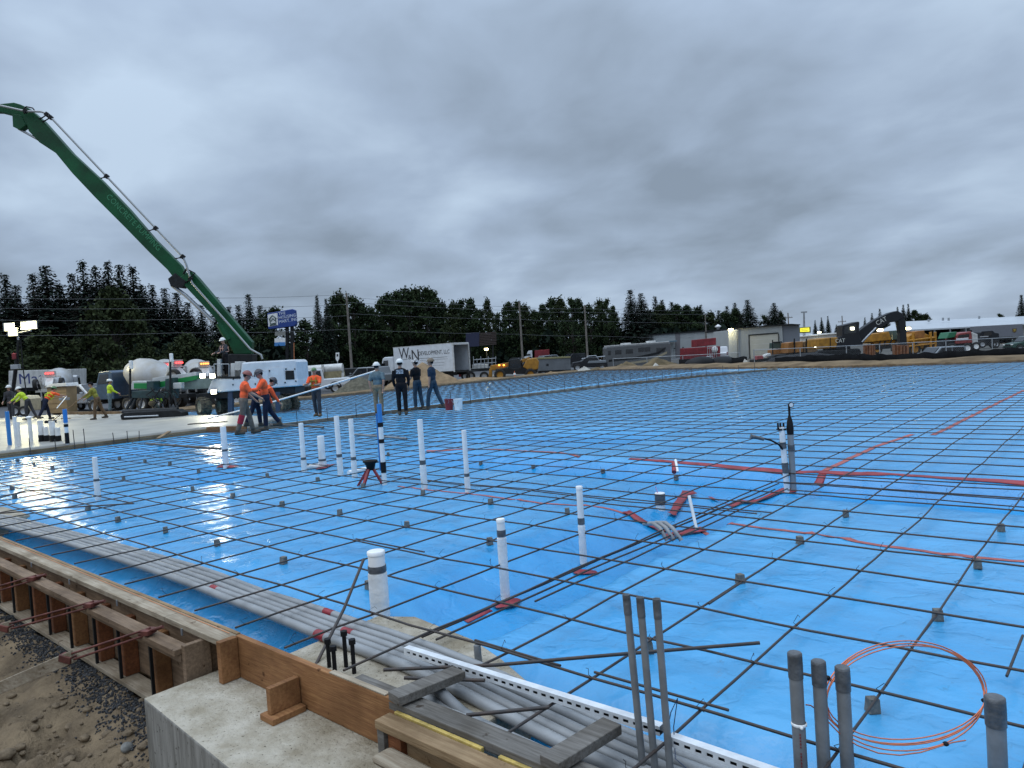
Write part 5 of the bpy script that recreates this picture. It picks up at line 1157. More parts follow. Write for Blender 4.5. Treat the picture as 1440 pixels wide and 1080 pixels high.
b = MB(); b.cyl(F_.q(414, 540), F_.q(413.4, 482), .03, n=6); b.build('shaft', mat('orange pole paint', (.45, .16, .06), .6), F_.o)
F_ = Frame('mud_flap_bin', 'red plastic crate on the ground beside the bending workers', 'crate', 0, 0, 10) if False else None

# ------------------------------------------------------------------ the box truck
F_ = Frame('box_truck', 'white box truck with company lettering and open rear, behind the four standing workers', 'box truck', 556, 536, 70, turn=R(-34)); o = F_.o
o.location.z = gz(o.location.x, o.location.y)
L0 = 7.2
b = MB(); b.span((0, 0, .95), (L0, .04, 3.45)); b.span((0, 2.4, .95), (L0, 2.44, 3.45)); b.span((.002, .042, .96), (.05, 2.398, 3.44)); b.build('box_wall', M_white, o, bevel=.01)
b = MB(); b.span((-.02, -.01, 3.452), (L0 + .02, 2.45, 3.5)); b.build('roof', M_whited, o); b = MB(); b.span((0, .0, .85), (L0, 2.44, .948)); b.build('floor', M_dark, o)
b = MB()
for y in (0, 2.32): b.span((L0 + .002, y, .86), (L0 + .1, y + .12, 3.45))
b.span((L0 + .002, .12, 3.3), (L0 + .1, 2.32, 3.45)); b.build('rear_frame', M_whited, o, bevel=.01)
b = MB(); b.span((L0 + .12, .1, .80), (L0 + 1.2, 2.3, .88)); b.build('tail_lift', M_dark, o)
b = MB(); b.span((-1.5, .25, .55), (L0, .5, .85)); b.span((-1.5, 1.9, .55), (L0, 2.15, .85)); b.build('chassis', M_dark, o)
b = MB(); b.prism([(-1.95, .55), (-2.0, 1.4), (-1.65, 2.5), (-1.4, 2.62), (-.25, 2.62), (-.2, .55)], .15, 2.3); c = b.build('cab', M_white, o, bevel=.08)
b = MB()
for y in (.138, 2.304): b.prism([(-1.72, 1.5), (-1.52, 2.3), (-.9, 2.3), (-.9, 1.5)], y, y + .008)
b.prism([(-2.0, 1.5), (-1.70, 2.42), (-1.73, 2.44), (-2.03, 1.5)], .3, 2.15); b.build('windows', M_glass, c)
b = MB(); b.box((-1.6, .02, 1.85), (.14, .2, .4)); b.build('mirror', M_blk, o)
for x in (-1.2, 4.9):
    for y in (.3, 2.1): wheel(o, (x, y, .46), .46, .3 if x < 0 else .5)
b = MB(); b.span((1.2, .2, .35), (2.6, .5, .8)); b.build('fuel_tank', M_dark, o, bevel=.03)
K = mat('black lettering', (.02, .02, .025), .5)
def tt(s, sz, x, z, sx=1., al='CENTER'): return text(s, sz, K, o, (x, -.006, z), align=al, sx=sx)
tt('W', 1.5, 1.35, 2.8, .85); tt('&', .62, 2.05, 2.45); tt('N', 1.5, 2.75, 2.55, .9); tt('DEVELOPMENT, LLC', .52, 3.15, 2.72, .80, 'LEFT')
b = MB(); b.span((.55, -.007, 2.25), (1.75, -.001, 2.28)); b.span((2.9, -.007, 2.25), (6.6, -.001, 2.28))
b.build('rule_line', K, o)
b = MB()
for z, x0, x1 in ((2.05, 3.3, 4.0), (2.05, 4.9, 6.6), (1.75, 3.4, 4.3), (1.75, 5.0, 6.2), (1.5, 3.3, 4.3), (1.5, 4.8, 6.1)):
    x = x0
    while x < x1: w_ = random.uniform(.06, .2); b.span((x, -.006, z), (min(x1, x + w_), -.001, z + .07)); x += w_ + .05
tag(b.build('small_print', mat('grey lettering', (.33, .34, .36), .5), o), kind='stuff')

# ------------------------------------------------------------------ soil, sand and gravel piles beyond the slab
def pile(label, px, py, dep, wx, wy, h, m, seed=0., name='soil_pile', cat='pile', top=None):
    p = AT(px, py, dep); p.z = gz(p.x, p.y) - .1
    if top: h = (topz(p.x, p.y, top) - p.z) / .95
    n = 40; vs = []; fs = []
    for j in range(n + 1):
        for i in range(n + 1):
            u, v = i / n * 2 - 1, j / n * 2 - 1; d = math.hypot(u, v) + .18 * fb(u * 2 + seed, v * 2, seed, 1.2, 3)
            z = h * (max(0, 1 - d) ** .92) + .12 * h * fb(u * 5 + seed, v * 5, 1, 1.3, 4) * sstep(1.1, .6, d); vs.append((u * wx, v * wy, z))
    for j in range(n):
        for i in range(n): a = j * (n + 1) + i; fs.append((a, a + 1, a + n + 2, a + n + 1))
    b = MB(); b.add(vs, fs, True); o = b.build(name, m, loc=p, rz=FACE); return tag(o, label, cat)
M_sand = mat('tan sand', (.235, .165, .098), .95, spec=.1, var=.2, vs=2, bump=.5, bs=10); M_gvl = mat('grey gravel pile', (.10, .093, .07), .95, spec=.1, var=.3, vs=4, bump=.6, bs=14); M_dirt = mat('yellow brown dirt', (.17, .125, .07), .95, spec=.1, col2=(.09, .07, .042), vs=.9, bump=.6, bs=6)
pile('grey gravel pile between the facing orange worker and the grey shirted worker', 507, 551, 50, 2.4, 1.8, 1.0, M_gvl, 1, top=530.5)
pile('tall tan sand pile in front of the box truck', 596, 541, 55, 3.3, 2.2, 2.0, M_sand, 2, top=512)
pile('low tan dirt mound left of the motorhome pile', 840, 523, 66, 3.0, 2, .55, M_dirt, 3, top=516.5)
pile('broad yellow brown dirt pile in front of the motorhome', 880, 521, 66, 2.6, 2.0, 1.05, M_dirt, 4, top=509)
pile('long yellow brown dirt pile in front of the red containers', 928, 519, 62, 3.9, 2.4, 1.35, M_dirt, 5, top=504.5)
pile('whitish stone pile on the slope of the long dirt pile', 922, 520, 59, 1.3, 1.0, .75, mat('pale rubble', (.33, .31, .27), .9, var=.2, vs=3, bump=.8, bs=5), 6, top=512)
pile('whitish lump of rubble left of the motorhome dirt mound', 822, 523, 64, 1.4, 1.0, .75, mat('pale rubble', (.33, .31, .27)), 8, top=515.5)
pile('grey white rubble heap between the red containers and the garage', 1048, 513, 52, 1.0, .8, .65, mat('pale rubble', (.33, .31, .27)), 9, top=506.5)
pile('small tan dirt heap under the grey dumpster', 775, 527, 62, 1.9, 1.2, .6, M_sand, 10, top=522.5)
pile('long low tan dirt bank along the right side of the slab', 1215, 512, 45, 4.2, 1.4, .45, M_sand, 11)
pile('low tan dirt bank near the lower end of the black silt fence', 1370, 507, 40, 4.0, 1.2, .25, M_sand, 12)
pile('low tan dirt bank right of the grey white rubble heap', 1110, 515, 47, 3.2, 1.4, .32, M_sand, 13)
pile('low brown dirt bank behind the far edge board near the telehandler', 668, 537, 60, 5, 1.6, .55, M_sand, 14)

# ------------------------------------------------------------------ yard vehicles, mid
F_ = Frame('telehandler', 'yellow and black telehandler with lit amber lights behind the far edge board', 'telehandler', 728, 531, 66); o = F_.o; q = F_.q
fpoly(F_, 'chassis', [(698, 526), (697, 519), (712, 517), (730, 518), (738, 509), (754, 508.5), (757, 514), (756, 524), (740, 526)], -.1, 1.3, M_dark, .05)
fpoly(F_, 'engine_hood', [(735, 516), (741, 505), (754, 503), (758, 508), (757, 519), (745, 522)], -.15, 1.35, M_yelm, .08)
fpoly(F_, 'boom', [(688, 521), (690, 514), (730, 507), (744, 502), (746, 506), (732, 511), (696, 521)], .3, .8, M_yelm, .03)
fpoly(F_, 'cab', [(715, 519), (716, 508), (719, 505), (730, 504), (733, 509), (733, 519)], -.05, .9, M_glass, .05)
b = MB(); b.tube([q(715, 519, -.08), q(716, 507, -.08), q(719, 504, -.08), q(731, 503, -.08), q(734, 509, -.08), q(734, 519, -.08)], .05, 6); b.build('cab_frame', M_dark, o)
fpoly(F_, 'fork_carriage', [(687, 530), (688, 519), (692, 519), (692, 530)], .1, 1.1, M_yelm, .02)
for px, py in ((703, 527), (746, 526.5)):
    for y in (-.2, 1.2): wheel(o, q(px, py, y), .52, .4, 0, M_tire, M_yelm, 18, 14)
for px in (702, 708.5): b = MB(); b.box(q(px, 513.5, .1), (.16, .06, .13)); b.build('lamp', M_ambl, o)
b = MB(); b.lathe([(.22, 0), (.06, .05), (.02, .6)], q(724, 531, -1.0), 10); b.build('cone_body', mat('orange cone', (.6, .14, .05), .6), o); b = MB(); b.lathe([(.125, .26), (.085, .42)], q(724, 531, -1.0), 10); b.build('cone_band', M_pvcw, o)
F_ = Frame('flatbed_trailer', 'dark flatbed trailer with pale side rails right of the box truck', 'trailer', 670, 535, 70); o = F_.o; q = F_.q
fpoly(F_, 'bed', [(644, 524), (644, 520), (690, 517), (690, 521)], 0, 2.2, M_dark, .02); fpoly(F_, 'load', [(664, 520), (664, 513), (686, 512), (686, 518)], .1, 1.6, M_whited, .05)
b = MB()
for k in range(7): b.tube([q(666 + k * 5.2, 519, .05), q(665.7 + k * 5.2, 501 + (k % 2) * 3, .05)], .035, 5)
b.tube([q(666, 506, .05), q(698, 503.5, .05)], .03, 5); b.tube([q(666, 512, .05), q(698, 509.5, .05)], .03, 5); b.build('rail', M_galv, o)
for px in (655, 662, 681): wheel(o, q(px, 529, .1), .45, .3)
fpoly(F_, 'tool_box', [(645, 530), (645, 523), (652, 523), (652, 530)], .05, .8, M_redc, .02)
F_ = Frame('dumpster', 'long grey dumpster with dark wheels right of the telehandler', 'dumpster', 778, 528, 74); o = F_.o; q = F_.q
fpoly(F_, 'body', [(757, 522), (755, 505), (802, 503), (803, 520)], 0, 2.2, mat('grey dumpster paint', (.115, .125, .135), .5, var=.15, vs=1), .04)
fpoly(F_, 'top_rim', [(754.6, 505.5), (754.4, 503), (802.4, 501.2), (802.6, 503.4)], -.06, 2.26, mat('olive rim', (.20, .18, .08), .6), .02)
fpoly(F_, 'emblem', [(768, 514.5), (768.5, 511.5), (771.5, 511.5), (771.5, 515)], -.01, -.001, M_card, 0)
fpoly(F_, 'underframe', [(757, 527), (757, 522.3), (803, 520.3), (803, 525)], .3, 1.9, M_dark, 0)
for px in (764, 772, 790, 797): wheel(o, q(px, 526.5, .2), .42, .3)
F_ = Frame('utility_truck', 'dark utility truck with pale roof rack between dumpster and motorhome', 'truck', 828, 524, 78); o = F_.o; q = F_.q
fpoly(F_, 'body', [(804, 517), (806, 510), (818, 508), (824, 503), (838, 502), (843, 507), (854, 508), (855, 516)], 0, 2.0, M_card, .05)
fpoly(F_, 'windows', [(822, 508), (826, 504), (836, 503.4), (839, 507)], -.01, 2.01, M_glass, 0)
b = MB(); b.tube([q(818, 504.5, .1), q(851, 501, .1)], .05, 5); b.tube([q(824, 508, .1), q(826, 501, .1), q(838, 500, .1), q(842, 506, .1)], .05, 5); b.build('rack', M_galv, o)
fpoly(F_, 'hood', [(826, 511), (828, 507.5), (852, 506.5), (853, 510)], -.03, 1.8, M_cars, .03)
for px in (812, 847): wheel(o, q(px, 517, .05), .4, .3)
F_ = Frame('semi_truck', 'white semi truck with dark red trailer far behind the telehandler', 'truck', 755, 508, 118); o = F_.o; q = F_.q
fpoly(F_, 'cab', [(729, 508), (729, 503.6), (738.5, 501.5), (740.5, 499.5), (742.5, 493.5), (748.5, 492.5), (749, 505)], 0, 2.4, M_carw, .1)
fpoly(F_, 'windows', [(739.6, 500.5), (740.6, 497.8), (746, 497.2), (746, 500.2)], -.02, 2.42, M_glass, 0)
fpoly(F_, 'trailer', [(752, 503.5), (752, 492.8), (772.5, 491.2), (773, 502.5)], 0, 2.5, M_redc, .04)
for px in (734, 745, 766, 770): wheel(o, q(px, 506, .1), .52, .3)
pickup('small dark car parked far behind the dumpster, left one', 777, 505, 112, R(25), M_cars, suv=True, group='cars far behind the dumpster')
pickup('small dark car with pale lamps parked far behind the dumpster, right one', 804, 504, 112, R(205), M_card, suv=True, group='cars far behind the dumpster')
F_ = Frame('dark_billboard', 'dark slatted billboard structure in front of the trees above the box truck', 'billboard', 678, 505, 95); o = F_.o
fpoly(F_, 'board', [(655, 488), (655, 468.5), (674, 467.5), (674, 487)], 0, .6, mat('blue black board', (.010, .014, .045), .5), .03)
b = MB()
for k in range(8): b.prism([F_.xz(674, 470 + k * 2.3), F_.xz(674, 468.4 + k * 2.3), F_.xz(698, 466.6 + k * 2.3), F_.xz(698, 468.2 + k * 2.3)], .05, .2)
b.build('slats', mat('dark slats', (.045, .03, .026), .8), o)
for px in (660, 692): b = MB(); b.prism([F_.xz(px, 515), F_.xz(px, 470), F_.xz(px + 2, 470), F_.xz(px + 2, 515)], .25, .55); b.build('post', M_dark, o)
def yardlamp(label, px, py, dep, pole_to, pw, m=M_lampy, col=(1, .86, .5), w_=.5, d=None):
    F = Frame('yard_lamp', label, 'lamp', px, py, dep)
    b = MB(); b.box((0, 0, 0), (w_, w_ * .6, w_ * .45)); b.build('lens', m, F.o, bevel=.05)
    b = MB(); b.box((0, .02, w_ * .30), (w_ * 1.15, w_ * .75, .06))
    if pole_to: b.tube([(0, .1, w_ * .3), F.q(px + (pole_to - py) * .06, pole_to, .1)], .07, 6)
    b.build('housing', M_dark, F.o)
    if pw: lamp('yard lamp glow', F.p - Vector((FW.x, FW.y, 0)) * .8 - Vector((0, 0, .35)), pw, col, None, None, .25)
yardlamp('lit yard lamp on a pole above the flatbed trailer', 684, 491, 84, 520, 70, w_=.42)
F_ = Frame('motorhome', 'grey motorhome with dark windows and swoosh stripes behind the dirt piles', 'motorhome', 905, 525, 84); o = F_.o; q = F_.q
M_rv = mat('grey motorhome paint', (.085, .088, .09), .4, var=.12)
fpoly(F_, 'body', [(852, 519), (851, 490), (853, 487.5), (940, 481), (943, 483), (944, 512)], 0, 2.5, M_rv, .12)
fpoly(F_, 'roof', [(853, 487.6), (853, 486.2), (941, 479.6), (941, 481)], .05, 2.45, M_whited, .02)
for x0, x1, y0 in ((855, 859, 493), (865, 874, 492), (880, 890, 491), (897.5, 906, 488.5), (906.5, 914.5, 488), (923, 935, 489)):
    fpoly(F_, 'window', [(x0, y0 + 6.5), (x0, y0 + .4), (x1, y0), (x1, y0 + 6)], -.012, -.001, M_glass, 0)
b = MB(); b.prism([F_.xz(*p) for p in ((856, 506), (893, 502), (925, 495), (936, 488), (936, 491), (926, 498), (894, 505), (856, 509))], -.016, -.004); b.build('swoosh', M_dark, o)
b = MB(); b.prism([F_.xz(*p) for p in ((880, 510), (915, 505), (938, 494), (938, 497), (916, 508), (880, 513))], -.016, -.004); b.build('swoosh', mat('tan swoosh', (.28, .24, .16), .5), o)
for px in (868, 918, 926): wheel(o, q(px, 519, .1), .48, .3)
b = MB(); b.box(q(880, 484.5, 1.2), (1.1, .9, .35)); b.box(q(915, 481.5, 1.2), (1.0, .9, .35)); b.build('roof_unit', M_whited, o, bevel=.05)
for lab, x0, x1, yt, yb, dep in (('dark red shipping container with open slats behind the flat trailer', 963, 1013, 488, 512, 82), ('dark red container standing behind the front red container', 979, 1007, 476, 488, 88)):
    F_ = Frame('red_container', lab, 'container', x0, yb, dep); o = F_.o
    fpoly(F_, 'box', [(x0, yb), (x0, yt + 1.6), (x1, yt - 1.2), (x1, yb - 3)], 0, 2.4, M_redc, .03)
    b = MB(); n = int((x1 - x0) / 2.2)
    for k in range(n): b.prism([F_.xz(x0 + k * 2.2, yb - .5 - 3 * k / n), F_.xz(x0 + k * 2.2, yt + 2.4 - 2.8 * k / n), F_.xz(x0 + .9 + k * 2.2, yt + 2.4 - 2.8 * k / n), F_.xz(x0 + .9 + k * 2.2, yb - .5 - 3 * k / n)], -.03, .0)
    b.build('ribs', M_redc, o)
    if x0 == 963:
        b = MB(); b.lathe([(0, 0), (.35, -.06), (.35, .06)], F_.q(1005, 491.5, -.08), 14, 'y'); b.build('round_plate', M_pvcw, o)
        b = MB()
        for k in range(5): b.tube([F_.q(995 + k * 3.2, 508, -.5), F_.q(995 + k * 3.2, 488, -.5)], .035, 5)
        b.tube([F_.q(995, 490, -.5), F_.q(1009, 488.5, -.5)], .03, 5); b.build('ladder_rack', M_galv, o)
F_ = Frame('flat_trailer', 'low flat trailer with pale frame in front of the red containers', 'trailer', 1005, 515, 66); o = F_.o; q = F_.q
fpoly(F_, 'bed', [(988, 512), (988, 509), (1024, 506.5), (1024, 509.5)], 0, 1.8, M_wmud, .02)
b = MB(); b.tube([q(992, 509, 0), q(994, 501.5, 0), q(1002, 501, 0), q(1003, 506, 0)], .05, 6); b.tube([q(986, 510, .9), q(976, 513, .9)], .05, 6); b.build('frame', M_galv, o)
for px in (1012, 1020): wheel(o, q(px, 511, .0), .34, .24)
for k, (px, w_) in enumerate(((985, 22), (1018, 20))):
    F_ = Frame('tarp_bundle', ('black tarp covered bundle below the left red container', 'black tarp covered bundle left of the rubble heap')[k], 'tarp bundle', px, 516, 57)
    b = MB(); b.ell((0, 0, .2), (w_ * .055, .8, .62), 20, 10); b.v = [tuple(Vector(v) * (1 + .22 * fb(v[0], v[1] * 2, v[2] * 2 + k, 1.3, 3))) for v in b.v]; b.build('tarp', M_blk, F_.o)
pickup('white van like car tail right of the red containers', 1010, 505, 86, R(80), M_carw, suv=True)

# ------------------------------------------------------------------ buildings on the right
M_sid = mat('pale ribbed siding', (.36, .375, .37), .6, var=.06, vs=.6); M_sidc = mat('cream garage door', (.40, .385, .325), .6, var=.06, vs=.7)
def ribs(F, x0, x1, yt0, yt1, yb0, yb1, n, y=-.05, m=None):
    b = MB()
    for k in range(n):
        t = (k + .5) / n; x = x0 + (x1 - x0) * t; w_ = (x1 - x0) / n * .18
        b.prism([F.xz(x, yb0 + (yb1 - yb0) * t), F.xz(x, yt0 + (yt1 - yt0) * t), F.xz(x + w_, yt0 + (yt1 - yt0) * t), F.xz(x + w_, yb0 + (yb1 - yb0) * t)], y, .0)
    return b.build('ribs', m or M_sid, F.o)
F_ = Frame('metal_shed', 'long low metal building with grey downpipes behind the motorhome', 'building', 950, 515, 118); o = F_.o
fpoly(F_, 'wall', [(884, 516), (885, 474), (1026, 463.5), (1026, 512)], 0, 9, M_sid, .03); fpoly(F_, 'roof', [(884, 474), (884, 472.6), (1027, 461.8), (1027, 463.2)], -.25, 9.2, M_dark, 0); ribs(F_, 886, 1024, 474.2, 463.8, 514, 510, 60)
for px in (904, 950, 992): fpoly(F_, 'downpipe_panel', [(px, 510), (px, 473 - (px - 884) * .072), (px + 6.5, 472.5 - (px - 884) * .072), (px + 6.5, 509)], -.12, -.06, mat('grey panel', (.14, .13, .135), .6), 0)
fpoly(F_, 'dark_roof_strip', [(916, 482.5), (916, 480.8), (952, 478.4), (952, 480.4)], -1.6, -.2, mat('teal roof', (.10, .16, .20), .5), .02)
F_ = Frame('garage_building', 'tall pale metal garage with a cream roller door and a lit corner lamp', 'building', 1075, 512, 92); o = F_.o; q = F_.q
fpoly(F_, 'front_wall', [(1037, 506), (1035.5, 462.5), (1100, 457.6), (1102, 503)], 0, 14, M_sid, .03); ribs(F_, 1038, 1099, 463, 458.4, 505, 502, 34)
fpoly(F_, 'door', [(1055.5, 505), (1054, 472.2), (1094, 469.2), (1095.5, 503)], -.12, -.055, M_sidc, 0)
fpoly(F_, 'door_frame', [(1053.2, 472), (1053.1, 470.6), (1094.8, 467.4), (1094.9, 468.8)], -.2, -.056, M_dark, 0); fpoly(F_, 'door_frame', [(1054.4, 505), (1053.2, 472.2), (1054, 472.1), (1055.3, 505)], -.18, -.056, M_dark, 0); fpoly(F_, 'door_frame', [(1095.7, 503), (1094.3, 469.2), (1095.2, 469.1), (1096.6, 503)], -.18, -.056, M_dark, 0)
b = MB()
for k in range(1, 5): b.prism([F_.xz(1055.4, 472 + k * 6.5), F_.xz(1055.4, 471.7 + k * 6.5), F_.xz(1095, 468.9 + k * 6.5), F_.xz(1095, 469.2 + k * 6.5)], -.13, -.12)
b.build('door_seam', M_whited, o)
fpoly(F_, 'side_wall', [(1102.2, 503), (1100.4, 457.4), (1124.5, 457.2), (1125.5, 500)], .25, 14, mat('grey blue siding', (.14, .155, .18), .55), .03)
fpoly(F_, 'roof', [(1035, 462.6), (1035, 461.2), (1100, 456), (1113, 455.2), (1125.5, 456), (1125.5, 457.2), (1113, 456.6), (1100, 457.3)], -.3, 14.2, M_dark, 0)
fpoly(F_, 'corner_bay', [(1025.5, 508), (1024, 464.5), (1036, 463.2), (1037, 507)], -.7, 6, M_sid, .03); ribs(F_, 1026, 1036, 465, 464, 507, 506, 5, -.75)
yardlamp('glaring wall lamp at the corner of the pale metal garage', 1027.5, 463.5, 90.6, None, 90, M_lampy, (1, .95, .65), .5)
F_ = Frame('roof_vent', 'small white roof vent on the long metal building', 'vent', 1010, 462, 119)
b = MB(); b.lathe([(.25, -.6), (.25, .1), (.5, .2), (.5, .4), (0, .7)], n=10); b.build('stack', M_pvcw, F_.o)
F_ = Frame('shed_roof_building', 'long white roofed shed with open dark bays at the far right', 'building', 1340, 500, 128); o = F_.o; q = F_.q
M_wroof = mat('white metal roof', (.38, .405, .425), .45, var=.05, vs=.4)
b = MB(); P = [F_.q(1236, 466, 0), F_.q(1500, 452, 0), F_.q(1500, 442, 9), F_.q(1262, 452.5, 9)]
P2 = [p + Vector((0, 0, -.25)) for p in P]; b.add(P + P2, [(0, 1, 2, 3), (7, 6, 5, 4), (0, 4, 5, 1), (1, 5, 6, 2), (2, 6, 7, 3), (3, 7, 4, 0)]); b.build('roof', M_wroof, o)
fpoly(F_, 'back_wall', [(1236, 488), (1236, 467), (1500, 453), (1500, 478)], 8, 8.4, M_dark, 0)
for px in range(1248, 1490, 22): fpoly(F_, 'bay_post', [(px, 492), (px, 466 - (px - 1236) * .053), (px + 1.3, 466 - (px - 1236) * .053), (px + 1.3, 491)], .3, .6, M_galv, 0)
fpoly(F_, 'pale_bay_wall', [(1384, 478), (1384, 461), (1500, 455), (1500, 474)], 1.0, 8, M_sid, 0)
b = MB()
for px, py in ((1306, 450.5), (1326, 448.8), (1377, 446.5), (1334, 449)): b.cyl(F_.q(px, py + 2, 6), F_.q(px, py - 2, 6), .18, n=8)
b.build('roof_vents', M_galv, o)
F_ = Frame('small_white_building', 'small white flat building below the yellow lit sign', 'building', 1145, 485, 150); o = F_.o
fpoly(F_, 'wall', [(1126, 488), (1126, 474), (1178, 469), (1178, 486)], 0, 8, M_whited, .05); fpoly(F_, 'roof', [(1125, 474), (1125, 472.5), (1179, 467.5), (1179, 469)], -.4, 8.4, M_pvcw, 0)
F_ = Frame('lit_sign', 'glowing yellow shop sign on a lattice mast above the rooftops', 'sign', 1132, 463.5, 150); o = F_.o; q = F_.q
fpoly(F_, 'sign_face', [(1125.5, 466.8), (1125.3, 461.5), (1138, 460.6), (1138.3, 466.2)], 0, .05, mat('lit yellow sign', (.7, .62, .05), .5, emit=(.85, .8, .04), es=1.1), 0)
fpoly(F_, 'sign_box', [(1124.8, 468.5), (1124.6, 460.4), (1140, 459.4), (1140.4, 467.8)], .06, .8, mat('olive sign box', (.10, .09, .01), .5), .05)
b = MB()
for z in (462.8, 465): b.prism([F_.xz(1126.5, z + .5), F_.xz(1126.5, z - .1), F_.xz(1136, z - .7), F_.xz(1136, z - .1)], -.03, -.002)
b.build('sign_text', mat('olive sign box', (.1, .09, .01)), o)
b = MB()
for dx in (-1.5, 1.5): b.tube([q(1131 + dx, 485, .4), q(1130.6 + dx * .3, 438, .4)], .1, 5)
for k in range(10): b.tube([q(1131 - 1.3 + k * .1, 476 - k * 3.6, .4), q(1131 + 1.3 - k * .1, 473 - k * 3.6, .4)], .05, 4)
b.box(q(1130.6, 439, .4), (1.2, .2, .3)); b.build('mast', M_galv, o)

# ------------------------------------------------------------------ yard machines on the right
F_ = Frame('skid_loader', 'small dark cabbed loader in front of the garage side wall', 'loader', 1095, 508, 74); o = F_.o; q = F_.q
fpoly(F_, 'body', [(1085, 503), (1086, 492), (1103, 489), (1104, 501)], 0, 1.4, M_orgm, .06)
fpoly(F_, 'cab_glass', [(1087.5, 490), (1088, 482), (1098, 481.3), (1099, 489.5)], .05, 1.3, mat('greenish cab glass', (.06, .09, .08), .1), .03)
b = MB()
for px, tp in ((1086.5, 478), (1099.5, 480.5)): b.tube([q(px, 503, -.02), q(px, tp, -.02)], .06, 5)
b.tube([q(1086.5, 481.5, -.02), q(1099.5, 480.5, -.02)], .06, 5); b.build('cab_frame', M_dark, o)
for px in (1088, 1100): wheel(o, q(px, 504, -.05), .42, .3)
F_ = Frame('orange_machine', 'long orange brown road machine with dark uprights beside the small loader', 'machine', 1132, 507, 72); o = F_.o; q = F_.q
M_or2 = mat('faded orange paint', (.30, .135, .035), .55, var=.3, vs=1.4)
fpoly(F_, 'hopper', [(1107, 497), (1109, 482), (1116, 480.6), (1117, 496)], 0, 2.0, M_orgm, .04); fpoly(F_, 'engine_hood', [(1118, 496), (1118, 481), (1129, 480), (1130, 495)], 0, 2.0, M_or2, .04); fpoly(F_, 'rear_body', [(1131, 496), (1131, 480), (1149, 478), (1150, 495)], .1, 2.0, mat('dusty brown paint', (.26, .17, .09), .6, var=.3, vs=1.5), .04)
for px in (1117, 1134): b = MB(); b.prism([F_.xz(px - .8, 498), F_.xz(px - .5, 476), F_.xz(px + .5, 476), F_.xz(px + .8, 498)], -.1, .1); b.build('upright', M_dark, o)
fpoly(F_, 'crawler', [(1087, 507), (1089, 499), (1150, 494), (1152, 503)], .1, 1.9, M_dark, .1)
for px in (1112, 1125, 1141): wheel(o, q(px, 502.5, -.05), .35, .25)
def track(F, x0, x1, y0, y1, ya, yb): return fpoly(F, 'crawler_track', [(x0 + 2, y1), (x0, (y0 + y1) / 2), (x0 + 3, y0), (x1 - 3, y0 - (x1 - x0) * .05), (x1, (y0 + y1) / 2 - (x1 - x0) * .055), (x1 - 2, y1 - (x1 - x0) * .055)], ya, yb, M_dark, .12)
F_ = Frame('excavator', 'yellow bodied excavator with black cab and black arched arm in the yard', 'excavator', 1190, 507, 68); o = F_.o; q = F_.q
fpoly(F_, 'engine_body', [(1150, 491), (1150.5, 476.5), (1167, 474.5), (1178, 474), (1181, 489)], 0, 2.6, M_yelm, .1)
fpoly(F_, 'body_seam', [(1167, 490.5), (1167, 475), (1168.2, 475), (1168.2, 490.4)], -.02, 0, M_blk, 0)
fpoly(F_, 'counterweight', [(1176, 491), (1178, 474), (1189, 472), (1197, 474), (1196, 490)], -.05, 2.6, M_card, .08)
text('CAT', .52, mat('cat lettering', (.55, .55, .5), .5), o, q(1181.5, 479.3, -.13), sx=.9)
fpoly(F_, 'cab', [(1184, 487), (1185, 457.5), (1207, 452), (1209, 453), (1208, 470), (1214, 485)], -.1, 1.2, M_card, .06)
fpoly(F_, 'cab_window', [(1187, 470), (1187.5, 459.5), (1204, 456), (1204, 468)], -.115, -.101, M_glass, 0)
fpoly(F_, 'boom', [(1203, 484), (1205, 468), (1216, 459), (1233, 448), (1252, 439.5), (1262, 437), (1270, 441), (1272, 446), (1262, 452), (1252, 453.5), (1240, 460), (1222, 472), (1213, 484)], .6, 1.3, M_card, .05)
fpoly(F_, 'stick', [(1258, 440), (1268, 440), (1274, 452), (1275, 470), (1276, 486), (1266, 487), (1266, 468), (1263, 452)], .65, 1.25, M_card, .05)
fpoly(F_, 'bucket', [(1263, 484), (1277, 484), (1279, 492), (1270, 497), (1262, 493)], .3, 1.6, M_card, .05)
text('CAT', .62, mat('cat lettering', (.55, .55, .5)), o, q(1239.5, 451.6, .59), (R(90), -R(24), 0), sx=.9)
b = MB(); b.tube([q(1212, 481, .5), q(1232, 461, .5)], .1, 7); b.tube([q(1228, 452, .95), q(1258, 439, .95)], .1, 7); b.build('ram', M_galv, o)
track(F_, 1148, 1212, 493, 503, .0, .7); track(F_, 1148, 1212, 493, 503, 2.0, 2.7)
fpoly(F_, 'undercarriage', [(1165, 499), (1165, 490), (1196, 488.5), (1196, 497)], .72, 1.98, M_dark, 0)
b = MB(); b.box(q(1198.7, 462, -.2), (.28, .08, .24)); b.build('work_lamp', M_lamp2, o)
F_ = Frame('yellow_grader', 'yellow motor grader seen under the black excavator arm', 'grader', 1246, 503, 84); o = F_.o; q = F_.q
fpoly(F_, 'hood', [(1214, 482), (1218, 471), (1250, 466), (1254, 478)], .2, 1.8, M_yelm, .06); fpoly(F_, 'frame', [(1228, 489), (1229, 481), (1266, 477), (1266, 484)], .5, 1.3, M_yelm, .05)
fpoly(F_, 'cab', [(1254, 478), (1255, 465), (1265, 464), (1266, 477)], .2, 1.7, mat('greenish cab glass', (.06, .09, .08)), .04); fpoly(F_, 'blade', [(1230, 492), (1230, 486.5), (1262, 483.5), (1262, 489)], -.1, .1, M_dark, .03)
b = MB()
for px in (1236, 1243, 1251, 1258): b.tube([q(px, 485, .3), q(px + 3, 478, .3)], .07, 6)
b.build('rams', M_dark, o)
for px in (1222, 1233, 1263): wheel(o, q(px, 491, .1), .6, .4, 0, M_tire, M_yelm)
